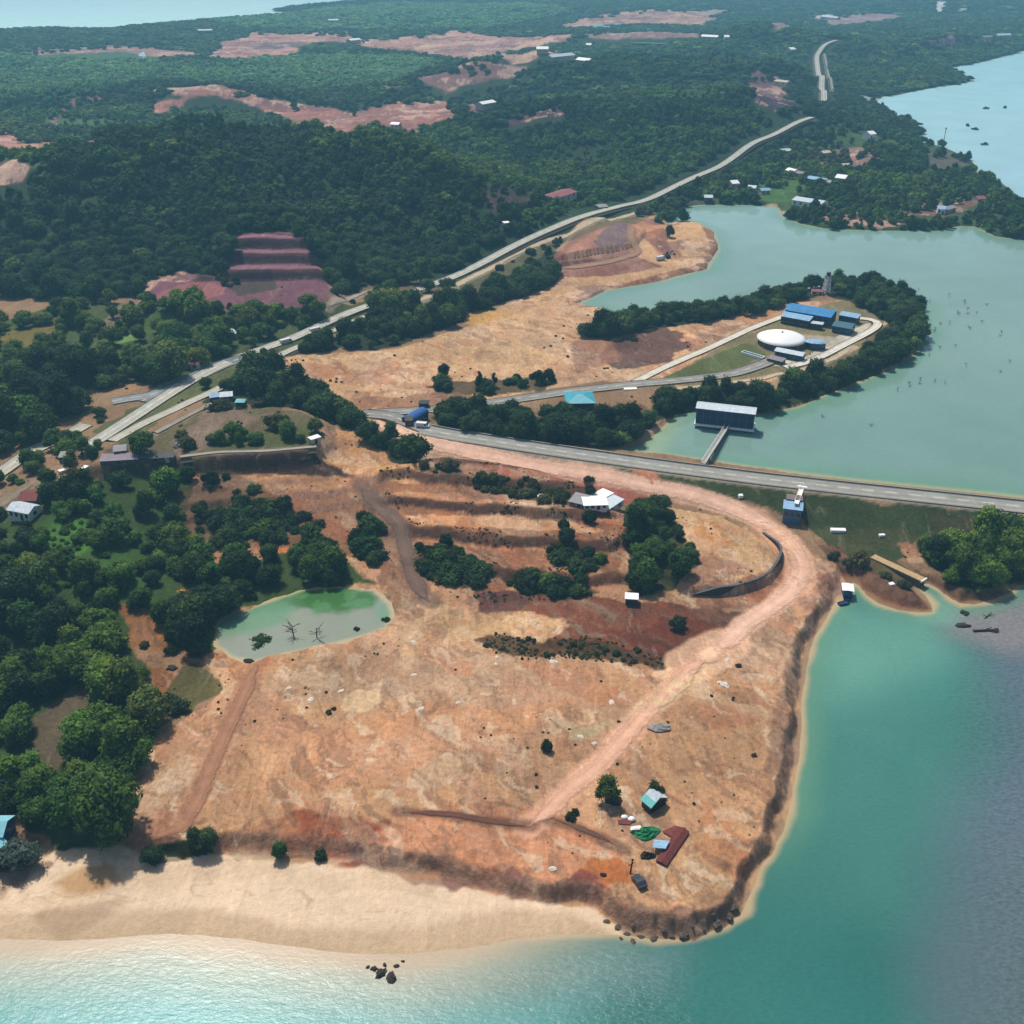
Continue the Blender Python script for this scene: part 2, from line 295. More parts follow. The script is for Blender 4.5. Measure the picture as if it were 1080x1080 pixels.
N_ = None
LAYERS = [
 # bare land of the headland and of the works
 ([(95,912),(130,850),(150,800),(170,770),(225,735),(240,700),(225,692),(190,640),(182,560),(205,500),(345,452),(385,438),(460,470),(560,497),(700,545),(800,560),(870,590),(900,600),(893,640),(860,680),(852,760),(842,850),(800,960),(700,1000),(640,1000),(500,965),(300,925)], (197,152,112), 2, 3, 1, (0,5), 5, N_),
 ([(265,402),(300,376),(360,372),(420,368),(490,345),(530,322),(590,294),(602,282),(583,264),(600,245),(640,230),(690,226),(716,234),(752,240),(760,262),(745,287),(690,300),(610,324),(700,330),(640,342),(622,352),(680,346),(800,331),(832,318),(890,316),(938,340),(905,372),(845,402),(740,412),(690,405),(640,400),(560,410),(500,425),(470,428),(385,438),(340,415)], (206,164,120), 3, 4, 1, (0,5), 5, N_),
 # beach
 ([(-400,900),(0,922),(50,905),(70,893),(120,893),(250,903),(380,911),(560,950),(630,957),(665,985),(640,1040),(400,1060),(0,1060),(-400,1060)], (240,211,178), 1.5, 1.5, 1, (0,5), N_, N_),
 ([(-400,960),(0,965),(150,955),(330,968),(480,975),(600,970),(640,985),(600,1050),(0,1060),(-400,1060)], (200,170,138), 6, 4, .75, N_, N_, N_),
 ([(40,935),(85,905),(125,905),(135,930),(110,945),(70,945)], (188,142,86), 4, 4, .8, N_, N_, N_),
 ([(0,915),(30,905),(45,912),(20,935),(-30,960),(-100,960)], (120,88,72), 2, 3, .8, N_, N_, N_),
 ([(40,965),(130,940),(150,950),(70,985)], (176,146,118), 4, 4, .6, N_, N_, N_),
 # headland soil patches
 ([(225,850),(330,765),(420,735),(560,735),(600,750),(540,780),(480,810),(360,840)], (200,142,102), 9, 9, .55, N_, N_, N_),
 ([(330,800),(370,770),(470,765),(500,790),(420,830)], (208,160,126), 6, 8, .6, N_, N_, N_),
 ([(120,860),(170,790),(250,730),(300,720),(250,800),(200,870)], (200,160,124), 6, 6, .7, N_, N_, N_),
 ([(255,720),(360,680),(480,690),(620,700),(640,720),(520,735),(330,750)], (184,150,118), 7, 7, .7, N_, N_, N_),
 ([(540,800),(620,745),(690,735),(660,770),(600,820),(560,840)], (178,140,108), 6, 6, .7, N_, N_, N_),
 ([(370,728),(400,722),(402,732),(420,742),(382,755),(360,745)], (222,190,148), 1.5, 3, .9, N_, N_, N_),
 ([(600,770),(640,757),(660,762),(630,775),(598,780)], (176,158,120), 2, 2, .8, N_, N_, N_),
 ([(440,815),(470,800),(500,800),(470,822),(445,828)], (200,170,135), 3, 4, .7, N_, N_, N_),
 ([(215,885),(280,860),(345,850),(430,875),(400,912),(300,905),(220,900)], (172,120,88), 4, 4, .8, N_, N_, N_),
 ([(315,858),(360,850),(425,868),(405,895),(340,905),(318,885)], (160,84,58), 3, 3, .95, N_, N_, N_),
 ([(400,880),(440,860),(560,860),(650,880),(665,900),(650,930),(600,930),(500,915),(410,905)], (208,146,108), 4, 4, .9, N_, N_, N_),
 ([(375,902),(400,893),(470,910),(580,935),(620,945),(600,955),(520,940),(400,922)], (132,84,74), 2, 2, .85, N_, N_, N_),
 ([(412,905),(450,905),(460,924),(415,920)], (170,100,50), 2, 2, .9, N_, N_, N_),
 ([(620,905),(660,905),(668,925),(640,935),(618,922)], (188,112,58), 2, 3, .9, N_, N_, N_),
 ([(582,930),(606,920),(630,925),(650,940),(660,960),(625,955)], (140,78,72), 2, 3, .9, N_, N_, N_),
 ([(640,965),(700,962),(760,955),(790,930),(800,945),(770,985),(690,995),(650,985)], (140,110,90), 2, 3, .8, N_, N_, N_),
 ([(700,900),(730,860),(800,860),(810,900),(780,950),(720,958),(690,940)], (206,162,116), 5, 6, .7, N_, N_, N_),
 ([(640,850),(700,850),(720,880),(690,900),(640,880)], (176,138,110), 4, 4, .8, N_, N_, N_),
 ([(815,900),(820,850),(826,790),(836,740),(840,690),(858,650),(880,630),(884,640),(860,690),(850,740),(840,820),(825,880)], (140,110,92), 1.5, 2.5, .8, N_, N_, N_),
 ([(800,820),(822,700),(845,650),(868,640),(850,690),(834,760),(824,830),(812,870)], (150,116,94), 3, 4, .8, N_, N_, N_),
 ([(700,760),(760,720),(800,720),(815,760),(790,830),(730,850),(690,820)], (186,146,106), 5, 6, .6, N_, N_, N_),
 ([(775,640),(830,622),(850,630),(840,660),(790,700),(770,690)], (170,138,110), 3, 4, .8, N_, N_, N_),
 ([(835,590),(870,590),(895,620),(870,640),(845,640)], (164,124,102), 2, 3, .8, N_, N_, N_),
 ([(862,610),(885,600),(890,625),(872,640)], (124,92,88), 2, 2, .8, N_, N_, N_),
 ([(738,682),(764,672),(778,690),(772,704),(742,704),(706,718),(690,712),(718,698)], (236, 192, 154), .8, 1.5, .95, N_, N_, N_),
 ([(640,782),(690,735),(742,704),(745,712),(722,730),(694,752),(664,776)], (232, 194, 150), .8, 2.0, .8, N_, N_, N_),
 # dark ploughed field in the middle
 ([(498,625),(520,618),(560,622),(650,632),(735,640),(790,645),(765,662),(745,685),(720,705),(690,702),(640,690),(570,682),(596,656),(530,645),(500,650)], (124,70,50), 1.5, 2, .95, N_, N_, N_),
 ([(498,628),(520,618),(556,624),(548,645),(500,655)], (104,66,62), 1.5, 2, .9, N_, N_, N_),
 ([(503,675),(520,668),(560,676),(620,672),(690,690),(712,700),(690,704),(600,692),(540,695)], (80,58,36), 1.0, 2.2, .9, (.2,.95), 5, 'the dark field'),
 ([(640,668),(740,650),(770,658),(740,688),(680,690)], (110,58,40), 3, 3, .8, N_, N_, N_),
 ([(400,660),(470,640),(496,640),(596,655),(572,676),(515,666),(425,692)], (208,168,122), 2, 3, .9, N_, N_, N_),
 ([(380,672),(412,652),(430,655),(420,680),(380,700),(340,700)], (196,150,110), 2, 3, .8, N_, N_, N_),
 # terraces
 ([(380,512),(470,490),(560,500),(640,530),(665,560),(655,620),(520,625),(440,612),(410,560)], (160,106,74), 2, 3, .95, N_, N_, N_),
 ([(430,545),(520,540),(600,548),(640,560),(610,562),(520,556),(440,556)], (214,158,112), 1.2, 1.5, .9, N_, N_, N_),
 ([(400,522),(470,520),(540,528),(560,534),(480,534),(405,532)], (200,146,100), 1.2, 1.5, .8, N_, N_, N_),
 ([(545,528),(600,525),(660,545),(665,556),(600,550),(550,540)], (206,146,102), 1.2, 1.5, .9, N_, N_, N_),
 ([(440,570),(520,566),(600,570),(650,575),(600,584),(500,578)], (196,134,92), 1.2, 1.5, .8, N_, N_, N_),
 ([(570,600),(620,598),(660,612),(640,616),(580,608)], (208,162,118), 1.2, 1.5, .8, N_, N_, N_),
 ([(375,500),(400,510),(430,560),(450,620),(440,650),(415,640),(395,590)], (140,96,66), 2, 3, .8, N_, N_, N_),
 # ground behind the berm
 ([(700,535),(760,545),(808,568),(820,590),(800,605),(740,612),(720,590),(700,560)], (206,166,122), 2, 3, .9, N_, N_, N_),
 ([(725,590),(760,575),(790,600),(740,618)], (160,110,92), 3, 3, .7, N_, N_, N_),
 ([(740,550),(770,560),(765,590),(745,585)], (190,132,78), 4, 4, .7, N_, N_, N_),
 ([(740,622),(800,612),(830,600),(820,625),(780,645),(730,640)], (150,86,58), 2, 3, .8, N_, N_, N_),
 # red strip along the foot of the dam
 ([(395,446),(440,462),(500,482),(560,493),(640,506),(720,525),(690,530),(600,526),(520,515),(440,490),(405,462)], (158,92,74), 2, 2, .95, N_, N_, N_),
 ([(520,500),(600,510),(625,520),(560,516)], (120,60,66), 3, 2, .7, N_, N_, N_),
 # slope of the hillock
 ([(190,500),(345,480),(420,500),(425,560),(440,640),(390,602),(330,580),(180,565)], (148,104,74), 3, 4, .95, N_, N_, N_),
 ([(205,500),(330,500),(370,505),(360,520),(260,515),(200,515)], (188,140,98), 2, 3, .7, N_, N_, N_),
 ([(196,492),(210,481),(340,477),(362,490),(374,502),(330,502),(230,501)], (50,34,32), 1.2, 1.5, .95, N_, N_, N_),
 ([(332,474),(348,454),(366,452),(400,468),(452,497),(460,506),(400,510),(360,494)], (192,142,92), 1.5, 2, .95, N_, N_, N_),
 ([(390,490),(440,500),(462,508),(420,510),(395,506)], (210,164,106), 1.5, 2, .8, N_, N_, N_),
 ([(170,572),(260,570),(350,581),(345,588),(250,580),(170,579)], (196,120,72), 1, 1.5, .95, (0,5), N_, N_),
 # hillock top: thin grass and worn tracks
 ([(110,490),(196,482),(330,476),(345,456),(330,440),(262,428),(214,430),(170,455),(110,475)], (104,96,66), 3, 3, 1, (.05,5), 5, 'the hillock'),
 ([(180,466),(235,432),(260,440),(285,436),(240,456),(215,476),(185,480)], (132,112,98), 3, 2, .8, N_, N_, N_),
 ([(250,462),(330,445),(340,465),(330,472),(225,474),(226,458)], (84,92,46), 2, 3, .8, (.35,4), 3, 'the hillock'),
 ([(110,490),(190,484),(186,505),(120,510)], (60,48,46), 2, 2, .9, (.02,5), N_, N_),
 # left shore wood
 ([(-500,530),(0,530),(60,515),(110,495),(196,502),(206,520),(186,562),(235,600),(292,584),(335,588),(382,600),(394,615),(350,625),(300,632),(262,641),(240,650),(224,660),(222,684),(214,694),(180,690),(150,720),(168,745),(160,790),(145,812),(118,860),(112,893),(70,897),(30,880),(20,860),(-60,890),(-500,890)], (62,80,36), 1.5, 2, 1, (1.0,6.0), 1, 'the shore wood'),
 ([(195,520),(240,500),(290,535),(330,550),(340,575),(280,575),(200,568)], (98,76,50), 3, 4, .7, (.5,3.0), 2, 'the slope below the hillock'),
 ([(-500,560),(0,560),(60,600),(90,640),(60,700),(0,740),(-500,800)], N_, 6, 6, 1, (1.0,7.0), 0, 'the shore wood'),
 ([(20,618),(50,552),(100,540),(165,575),(160,640),(105,646),(60,626)], (60, 92, 36), 4, 5, .9, (.75,4.6), 3, 'the bright part of the wood'),
 ([(38,602),(60,556),(92,553),(98,580),(66,605)], (70,112,40), 4, 5, 1, (.5,1.9), 3, 'the bright clearing'),
 ([(130,640),(172,650),(192,680),(205,725),(172,748),(160,700),(140,670)], (150,100,58), 2, 3, .9, (.06,4), 5, 'the orange gully'),
 ([(188,624),(210,621),(214,635),(197,639)], (206,146,76), 1, 1.5, .95, (0,4), N_, N_),
 ([(214,690),(244,694),(240,725),(222,716)], (204,140,72), 1, 1.5, .9, (0,4), N_, N_),
 ([(162,772),(165,745),(195,700),(215,700),(236,728),(200,755)], (84,84,46), 1.5, 2, .9, (.12,3.5), 5, 'the grassy bank'),
 ([(20,800),(56,738),(108,705),(122,718),(92,775),(50,822)], (98,84,66), 2, 3, .9, (.05,4), 5, 'the bare gully'),
 ([(108,745),(150,720),(170,745),(150,790),(120,800),(95,780)], N_, 2, 2, 1, (.9,6), 3, 'the strip by the cleared land'),
 ([(66,870),(90,860),(130,868),(118,896),(70,897)], N_, 2, 1, 1, (1.0,7), 3, 'the beach end of the wood'),
 ([(215,695),(224,680),(205,640),(186,650),(190,680)], N_, 1, 1, 1, (1.0,8), 2, 'the pond edge'),
 ([(145,905),(152,892),(190,888),(222,885),(226,900),(185,908),(160,912)], (52,56,28), .6, .6, 1, (1.6,4.4), 2, 'the top of the beach'),
 ([(240,898),(330,900),(345,907),(250,908)], (70,60,40), .6, .6, .6, (.5,2.6), 2, 'the top of the beach'),
 # terrace thickets and the clump
 ([(434,580),(470,574),(500,590),(520,612),(490,620),(450,612),(438,600)], (60,58,36), 1.5, 2, .9, (1.2,3.6), 2, 'the terraces'),
 ([(524,610),(560,600),(610,612),(640,625),(600,632),(540,622)], (60,58,36), 1, 1.5, .9, (1.4,3.4), 2, 'the terraces'),
 ([(574,585),(610,575),(645,590),(640,600),(590,600)], (96,74,50), 1.5, 2, .8, (.7,3), 2, 'the terraces'),
 ([(500,505),(530,503),(580,515),(640,535),(640,542),(560,528),(510,520)], (78,80,44), 1.5, 2, .9, (1.1,2.4), 5, 'the terraces'),
 ([(440,495),(480,492),(500,508),(470,505)], (82,76,44), 1.5, 2, .8, (.4,3), 5, 'the terraces'),
 ([(376,545),(402,540),(412,556),(388,562)], N_, 1, 1, 1, (1.3,4.8), 2, 'the farm track'),
 ([(372,565),(390,560),(404,590),(392,598),(376,585)], N_, 1, 1, 1, (1.3,4.6), 2, 'the farm track'),
 ([(318,572),(345,568),(352,580),(325,582)], N_, 1, 1, 1, (1,4), 2, 'the farm track'),
 ([(215,530),(300,535),(310,560),(240,570),(205,558)], (66,60,38), 3, 3, .8, (.9,3.6), 2, 'the slope below the hillock'),
 ([(652,537),(698,534),(720,564),(733,594),(716,620),(674,627),(657,609),(668,590),(654,575),(670,556)], (70,70,40), 1.2, 2.5, 1, (1.05,5.0), 1, 'the big clump'),
 # strip of trees on the right flank of the hillock
 ([(275,398),(300,402),(340,412),(372,428),(384,440),(402,455),(440,484),(438,492),(400,474),(366,452),(340,440),(300,430),(262,428),(240,430),(210,425),(225,408)], (46,50,28), 1.2, 1.5, 1, (1.25,7), 2, 'the hillock edge'),
 # trees by the dam road
 ([(458,440),(500,432),(560,440),(620,438),(690,448),(686,460),(655,474),(620,470),(540,462),(470,452)], (50,56,32), 1.2, 2, 1, (1.1,5.2), 2, 'the dam head'),
 ([(604,436),(632,430),(680,425),(690,445),(620,440)], (128,88,70), 1.5, 2, .9, (.02,4), N_, N_),
 ([(448,408),(470,402),(520,402),(560,396),(590,402),(570,412),(520,416),(470,416)], (72,62,42), 1, 2, .9, (.6,4.6), 2, 'the plant road'),
 # lakeside spit
 ([(618,354),(640,338),(700,334),(760,324),(820,311),(868,302),(872,310),(838,318),(800,331),(740,340),(680,348),(640,358)], (44,50,30), 1, 1.5, 1, (1.4,5.6), 2, 'the lakeside belt'),
 ([(872,312),(872,301),(916,299),(946,308),(968,326),(978,346),(974,358),(960,376),(934,392),(900,406),(868,417),(838,430),(800,438),(735,434),(705,440),(690,445),(688,428),(700,412),(735,412),(790,412),(840,404),(880,390),(905,375),(938,342),(920,332),(895,318)], (46,54,30), 1, 1.5, 1, (1.25,5.9), 2, 'the spit'),
 ([(700,411),(740,411),(800,402),(850,385),(905,366),(935,340),(945,350),(915,380),(850,408),(790,418),(705,418)], (150,126,88), 2, 2, .9, (.02,4), 5, 'the spit'),
 ([(870,380),(925,345),(940,342),(938,358),(900,385),(850,405)], (96,92,58), 3, 2, .8, (.15,4), 5, 'the spit'),
 ([(720,406),(800,394),(850,382),(835,398),(790,408),(740,411)], (206,158,108), 1.5, 1.5, .9, (0,4), N_, N_),
 ([(690,405),(760,366),(800,347),(826,335),(890,316),(936,338),(905,366),(845,392),(740,408)], (128,120,84), 2, 1.5, .95, (0,4), N_, N_),
 ([(700,398),(740,380),(790,360),(806,374),(780,388),(730,398)], (92,104,56), 2, 1.5, .9, (0,4), N_, N_),
 ([(812,385),(826,378),(850,376),(872,362),(890,352),(905,345),(915,340),(922,342),(900,358),(870,375),(845,388)], (206,198,182), 1, .8, .9, N_, N_, N_),
 ([(840,352),(880,356),(892,362),(870,366),(845,358)], (172,164,146), 1, .8, .8, N_, N_, N_),
 ([(640,366),(668,352),(700,346),(722,352),(728,366),(700,384),(650,390),(630,378)], (92,62,62), 2, 3, .9, (.02,4), 5, 'the spit'),
 ([(770,332),(830,316),(838,320),(800,341),(755,356),(720,360),(722,350)], (206,148,102), 2, 2, .9, N_, N_, N_),
 ([(735,352),(790,340),(760,358),(720,375)], (170,112,84), 2, 2, .8, N_, N_, N_),
 ([(652,474),(668,464),(700,446),(715,440),(715,448),(690,466),(668,476)], (204,178,140), 1.2, 1.2, .9, (0,4), N_, N_),
 # works soil
 ([(300,382),(360,378),(380,395),(330,405)], (178,124,88), 4, 4, .8, N_, N_, N_),
 ([(360,395),(400,385),(430,395),(400,410),(350,405)], (186,130,100), 4, 4, .7, N_, N_, N_),
 ([(470,368),(560,355),(600,372),(560,395),(480,390)], (218,178,130), 5, 5, .7, N_, N_, N_),
 ([(600,360),(640,355),(650,380),(610,392)], (150,104,84), 4, 4, .8, N_, N_, N_),
 ([(480,335),(520,325),(540,332),(500,345)], (206,160,84), 3, 3, .8, N_, N_, N_),
 ([(370,420),(460,415),(500,418),(470,428),(385,436)], (150,104,76), 3, 3, .8, N_, N_, N_),
 # cut mound
 ([(582,282),(588,264),(618,240),(665,228),(690,240),(672,256),(665,266),(700,282),(640,292),(590,292)], (140,92,80), 2, 2, .95, N_, N_, N_),
 ([(600,262),(622,246),(650,240),(648,262),(630,272),(598,272)], (172,116,92), 2, 2, .8, N_, N_, N_),
 ([(625,256),(645,236),(664,232),(664,254),(648,264),(630,262)], (104,90,98), 2, 2, .85, N_, N_, N_),
 ([(664,232),(690,232),(702,240),(680,252),(668,250)], (204,146,104), 1.5, 1.5, .9, N_, N_, N_),
 ([(676,246),(700,240),(704,256),(712,272),(692,264)], (164,104,72), 1.5, 1.5, .9, N_, N_, N_),
 ([(590,276),(650,270),(675,262),(662,272),(620,280),(590,282)], (60,46,40), 1, 1, .7, N_, N_, N_),
 ([(738,236),(752,240),(758,262),(746,286),(690,298),(630,312),(608,322),(625,308),(690,290),(740,278),(750,262)], (150,104,76), 1.2, 1.2, .9, N_, N_, N_),
 # roadside belt
 ([(492,318),(520,300),(556,286),(580,274),(592,280),(590,294),(560,306),(530,320),(500,330),(488,328)], (44,52,30), 1.5, 2, 1, (1.2,6.2), 2, 'the highway belt'),
 ([(350,362),(372,346),(420,325),(470,315),(492,322),(488,340),(450,352),(420,366),(380,370)], (46,54,30), 1.5, 2, 1, (1.05,6.6), 2, 'the highway belt'),
 ([(285,378),(320,360),(350,355),(365,366),(330,372),(296,378)], (54,58,34), 1.5, 2, 1, (.9,5), 2, 'the highway belt'),
 ([(680,222),(700,212),(715,216),(712,236),(694,234)], N_, 1.5, 2, 1, (1.1,7), 2, 'the lake head'),
 ([(440,338),(480,315),(530,292),(575,268),(640,240),(700,222),(690,216),(620,235),(560,260),(500,288),(430,325)], (110,104,70), 2, 2, .8, (.04,4), 5, 'the highway verge'),
 # dam bank grass and low ground
 ([(440,461),(560,480),(700,501),(800,514),(900,525),(1080,545),(1400,580),(1400,640),(1080,600),(985,580),(940,590),(900,590),(870,570),(845,552),(820,542),(760,525),(700,511),(600,498),(500,480)], (60,72,38), 1.5, 2, 1, (0,4), 5, N_),
 ([(860,560),(940,560),(1000,565),(960,580),(890,582)], (84,86,54), 3, 3, .7, N_, N_, N_),
 ([(985,545),(1080,556),(1080,575),(1000,566)], (92,80,60), 3, 3, .5, N_, N_, N_),
 ([(862,575),(885,578),(905,600),(960,620),(984,643),(940,646),(905,632),(885,605)], (118,72,52), 1.2, 1.5, .95, (.05,3), 5, N_),
 ([(900,582),(930,584),(975,615),(955,618),(905,598)], (74,72,44), 1.2, 1.2, .8, (.6,3), 5, 'the culvert'),
 ([(944,572),(968,570),(976,590),(962,594)], (176,128,92), 1, 1.5, .95, (0,3), N_, N_),
 ([(950,592),(990,612),(1020,628),(1060,622),(1060,632),(1010,640),(985,626)], (104,70,52), 1.2, 1.2, .9, (.05,3), 5, N_),
 ([(968,574),(985,566),(1010,562),(1060,562),(1200,570),(1200,610),(1070,614),(1050,620),(1020,626),(1000,614),(980,596)], (46,54,30), 1.2, 1.2, 1, (1.3,6.4), 1, 'the mangrove by the inlet'),
 # quarry below the hill
 ([(140,318),(165,292),(195,284),(236,292),(248,268),(240,252),(258,246),(300,243),(328,268),(348,296),(360,312),(338,322),(250,328),(160,328)], (122,80,92), 2, 3, 1, (0,4), 5, N_),
 ([(240,254),(262,246),(300,245),(310,258),(250,262)], (100,70,82), 3, 3, .7, N_, N_, N_),
 ([(160,314),(200,298),(240,300),(240,312),(180,320)], (158,100,98), 3, 3, .8, N_, N_, N_),
 ([(232,300),(262,282),(288,290),(292,305),(250,312)], (66,66,48), 2, 3, .8, (.9,3), 0, 'the quarry'),
 ([(340,305),(380,310),(375,320),(345,325)], (110,84,70), 2, 3, .8, (.1,5), 5, N_),
 # fields and scrub at the foot of the hill
 ([(-300,350),(0,336),(80,320),(140,322),(250,330),(350,330),(380,320),(440,312),(420,326),(330,358),(270,378),(215,398),(150,410),(60,390),(-300,400)], (62,84,40), 4, 6, .9, (.52,6.5), 3, 'the foot of the hill'),
 ([(-10,358),(20,346),(58,340),(66,358),(30,366)], (116,104,48), 2, 2, 1, (0,5), N_, N_),
 ([(96,352),(140,310),(150,316),(120,352)], (128,110,90), 3, 3, .8, (0,5), N_, N_),
 ([(105,358),(140,352),(146,358),(115,364)], (104,138,66), 1.5, 2, 1, (0,5), N_, N_),
 ([(110,348),(170,330),(200,335),(210,350),(150,352)], (84,110,52), 3, 3, .8, (.1,5), 3, N_),
 ([(-300,392),(0,386),(80,385),(160,392),(215,398),(160,425),(110,440),(60,470),(0,480),(-300,500)], N_, 3, 4, 1, (1.15,9), 0, 'the dark wood below the highway'),
 ([(0,490),(60,460),(110,440),(150,440),(110,480),(60,510),(0,530)], N_, 2, 2, 1, (.4,5), 3, 'the highway end'),
 ([(95,455),(150,425),(215,395),(260,372),(290,378),(240,408),(190,430),(130,470)], (86,98,56), 2, 2, .9, (.06,5), 3, N_),
 ([(0,522),(30,508),(48,512),(40,535),(0,545)], (126,110,88), 1.5, 1.5, .9, (.05,5), N_, N_),
 ([(300,150),(400,142),(480,136),(530,150),(565,190),(575,212),(520,200),(470,180),(400,163)], (58, 88, 46), 8, 12, .8, (.7,5), 3, N_),
 ([(560,100),(640,94),(740,92),(800,98),(760,106),(660,108),(580,112)], (56, 84, 50), 10, 14, .8, (.6,5), 3, N_),
 ([(560,150),(700,140),(800,140),(830,132),(760,165),(690,195),(620,205),(570,190)], N_, 10, 14, 1, (.8,5.5), 3, N_),
 # hill scars
 ([(505,205),(530,195),(560,205),(555,222),(520,225)], (70,56,56), 4, 4, .85, (.2,4), 5, N_),
 ([(585,212),(640,205),(680,210),(640,232),(580,240),(555,235)], (50,74,40), 4, 5, .8, (.5,5), 3, N_),
 ([(500,130),(560,120),(600,112),(600,122),(545,132)], (84,54,66), 5, 5, .9, (.1,5), N_, N_),
 ([(785,80),(800,74),(828,82),(838,108),(820,118),(795,108)], (72,46,68), 6, 8, .9, (.15,5), N_, N_),
 ([(-60,122),(40,118),(160,114),(320,124),(480,134),(490,150),(400,148),(300,142),(150,138),(60,168),(-60,196)], (74,104,56), 6, 8, .9, (.55,4.2), 3, N_),
 # the far side: cleared land
 ([(156,98),(176,92),(232,90),(258,96),(275,103),(330,110),(372,118),(420,108),(470,108),(482,124),(440,134),(372,141),(338,142),(310,128),(282,112),(245,103),(196,106),(162,118),(176,106),(196,103)], (172,116,104), 4, 12, .95, (0,6), N_, N_),
 ([(45,128),(60,110),(110,98),(165,97),(130,102),(80,112),(58,132)], (116,84,82), 8, 16, .9, (.15,6), N_, N_),
 ([(36,132),(60,130),(58,135),(40,136)], (190,140,120), 4, 4, .9, (0,6), N_, N_),
 ([(-60,135),(0,136),(30,148),(0,156),(-60,156)], (164,98,90), 4, 5, .95, (0,6), N_, N_),
 ([(0,152),(60,150),(104,149),(100,155),(0,157)], (196,140,116), 3, 3, .95, (0,6), N_, N_),
 ([(-60,172),(0,172),(30,176),(20,192),(-60,200)], (104,74,76), 4, 5, .9, (.05,6), N_, N_),
 ([(258,133),(300,135),(308,139),(270,138)], (200,160,140), 3, 4, .9, (0,6), N_, N_),
 ([(162,110),(196,103),(192,112),(165,119)], (190,130,112), 3, 4, .9, (0,6), N_, N_),
 ([(215,60),(232,48),(262,34),(300,36),(372,36),(380,43),(460,36),(480,31),(510,36),(600,36),(604,40),(560,49),(480,60),(440,56),(372,45),(330,44),(306,58),(250,62)], (200,150,134), 10, 16, .95, (0,7), N_, N_),
 ([(255,52),(275,44),(320,44),(325,50),(290,52)], (104,84,98), 10, 14, .8, (.3,7), N_, N_),
 ([(125,51),(180,52),(180,56),(150,55)], (198,140,120), 6, 8, .9, (0,7), N_, N_),
 ([(0,52),(30,50),(60,50),(30,54),(0,57)], (150,110,120), 10, 10, .7, (.2,7), N_, N_),
 ([(300,34),(400,33),(430,36),(380,40)], (222,180,160), 8, 10, .8, N_, N_, N_),
 ([(450,50),(530,42),(560,48),(500,60),(455,56)], (168,128,120), 10, 16, .8, N_, N_, N_),
 ([(590,24),(610,20),(660,12),(700,10),(745,13),(760,18),(740,26),(680,24),(640,26),(600,28)], (204,156,140), 12, 18, .9, (0,8), N_, N_),
 ([(435,80),(480,72),(520,66),(556,70),(540,80),(490,90),(470,100),(440,84)], (126,90,90), 8, 10, .85, (.1,6), N_, N_),
 ([(395,88),(430,86),(432,90),(400,94)], (170,130,126), 4, 6, .9, (0,6), N_, N_),
 ([(480,110),(520,108),(516,116),(490,130),(470,130),(500,118)], (118,88,92), 5, 8, .9, (.1,6), N_, N_),
 ([(470,150),(500,148),(510,160),(470,165)], (78,70,70), 6, 8, .7, (.4,6), N_, N_),
 ([(862,22),(900,14),(930,12),(962,14),(930,22),(880,26)], (170,140,148), 12, 16, .8, (.05,8), N_, N_),
 ([(855,14),(885,16),(880,20),(858,19)], (226,206,200), 6, 8, .9, (0,8), N_, N_),
 ([(940,38),(980,34),(1020,40),(1010,52),(960,50)], (104,74,96), 14, 18, .8, (.4,7), N_, N_),
 ([(730,10),(760,8),(770,14),(735,16)], (190,170,160), 10, 12, .8, (.1,8), N_, N_),
 ([(985,0),(998,0),(996,11),(987,13)], (226,230,226), 4, 5, .9, (0,8), N_, N_),
 ([(1010,6),(1024,4),(1020,10),(1011,12)], (190,206,206), 6, 8, .8, (0,8), N_, N_),
 ([(0,58),(60,52),(130,49),(210,52),(214,58),(150,60),(60,60)], (168,128,120), 8, 14, .85, (.08,6), N_, N_),
 ([(480,62),(520,56),(590,54),(600,60),(540,68)], (190,150,134), 8, 12, .85, (.05,6), N_, N_),
 ([(610,36),(700,33),(745,36),(700,42),(640,42)], (168,132,128), 10, 16, .8, (.1,7), N_, N_),
 ([(360,20),(450,15),(520,18),(450,24)], (70,104,92), 16, 20, .8, (.5,5), 4, N_),
 ([(780,24),(850,26),(870,32),(820,36)], (176,148,144), 12, 16, .8, (.1,7), N_, N_),
 # far plain: low mangrove
 ([(-500,60),(0,58),(130,54),(168,62),(170,84),(120,96),(60,104),(0,110),(-500,120)], (56,104,66), 12, 14, .9, (1.0,4.5), 4, N_),
 ([(170,70),(300,60),(430,58),(470,66),(430,84),(330,96),(250,90),(180,86)], N_, 12, 14, 1, (1,7), 4, N_),
 ([(200,22),(400,4),(560,4),(600,14),(520,30),(400,32),(260,30)], (50,86,74), 16, 20, .9, (1,8), 4, N_),
 # village shore
 ([(715,218),(760,212),(800,208),(830,224),(870,238),(920,240),(1000,236),(1080,248),(1300,250),(1300,200),(1085,214),(1060,195),(1035,182),(985,150),(930,140),(900,132),(860,140),(800,170),(740,200)], (70,90,48), 4, 6, .9, (.42,4.4), 1, 'the village shore'),
 ([(838,170),(860,158),(910,155),(930,162),(915,176),(880,178)], (116,92,86), 4, 6, .8, (.2,5), 5, N_),
 ([(895,165),(905,158),(908,172),(895,174)], (170,104,92), 3, 3, .9, (0,5), N_, N_),
 ([(800,195),(840,190),(850,202),(835,214),(795,212)], (74,108,50), 3, 3, .9, (.08,5), 3, N_),
 ([(945,185),(980,178),(1020,186),(1035,200),(1000,212),(955,205)], (82,104,54), 6, 6, .8, (.3,5), 1, N_),
 ([(865,215),(885,215),(925,232),(960,235),(930,240),(870,236)], (120,78,68), 3, 4, .8, (.2,5), N_, N_),
 ([(950,220),(985,214),(1030,208),(1036,214),(1000,228),(955,228)], (128,84,70), 3, 4, .8, (.15,5), N_, N_),
 ([(970,160),(1010,162),(1025,175),(985,178)], (104,96,90), 4, 6, .8, (.15,5), N_, N_),
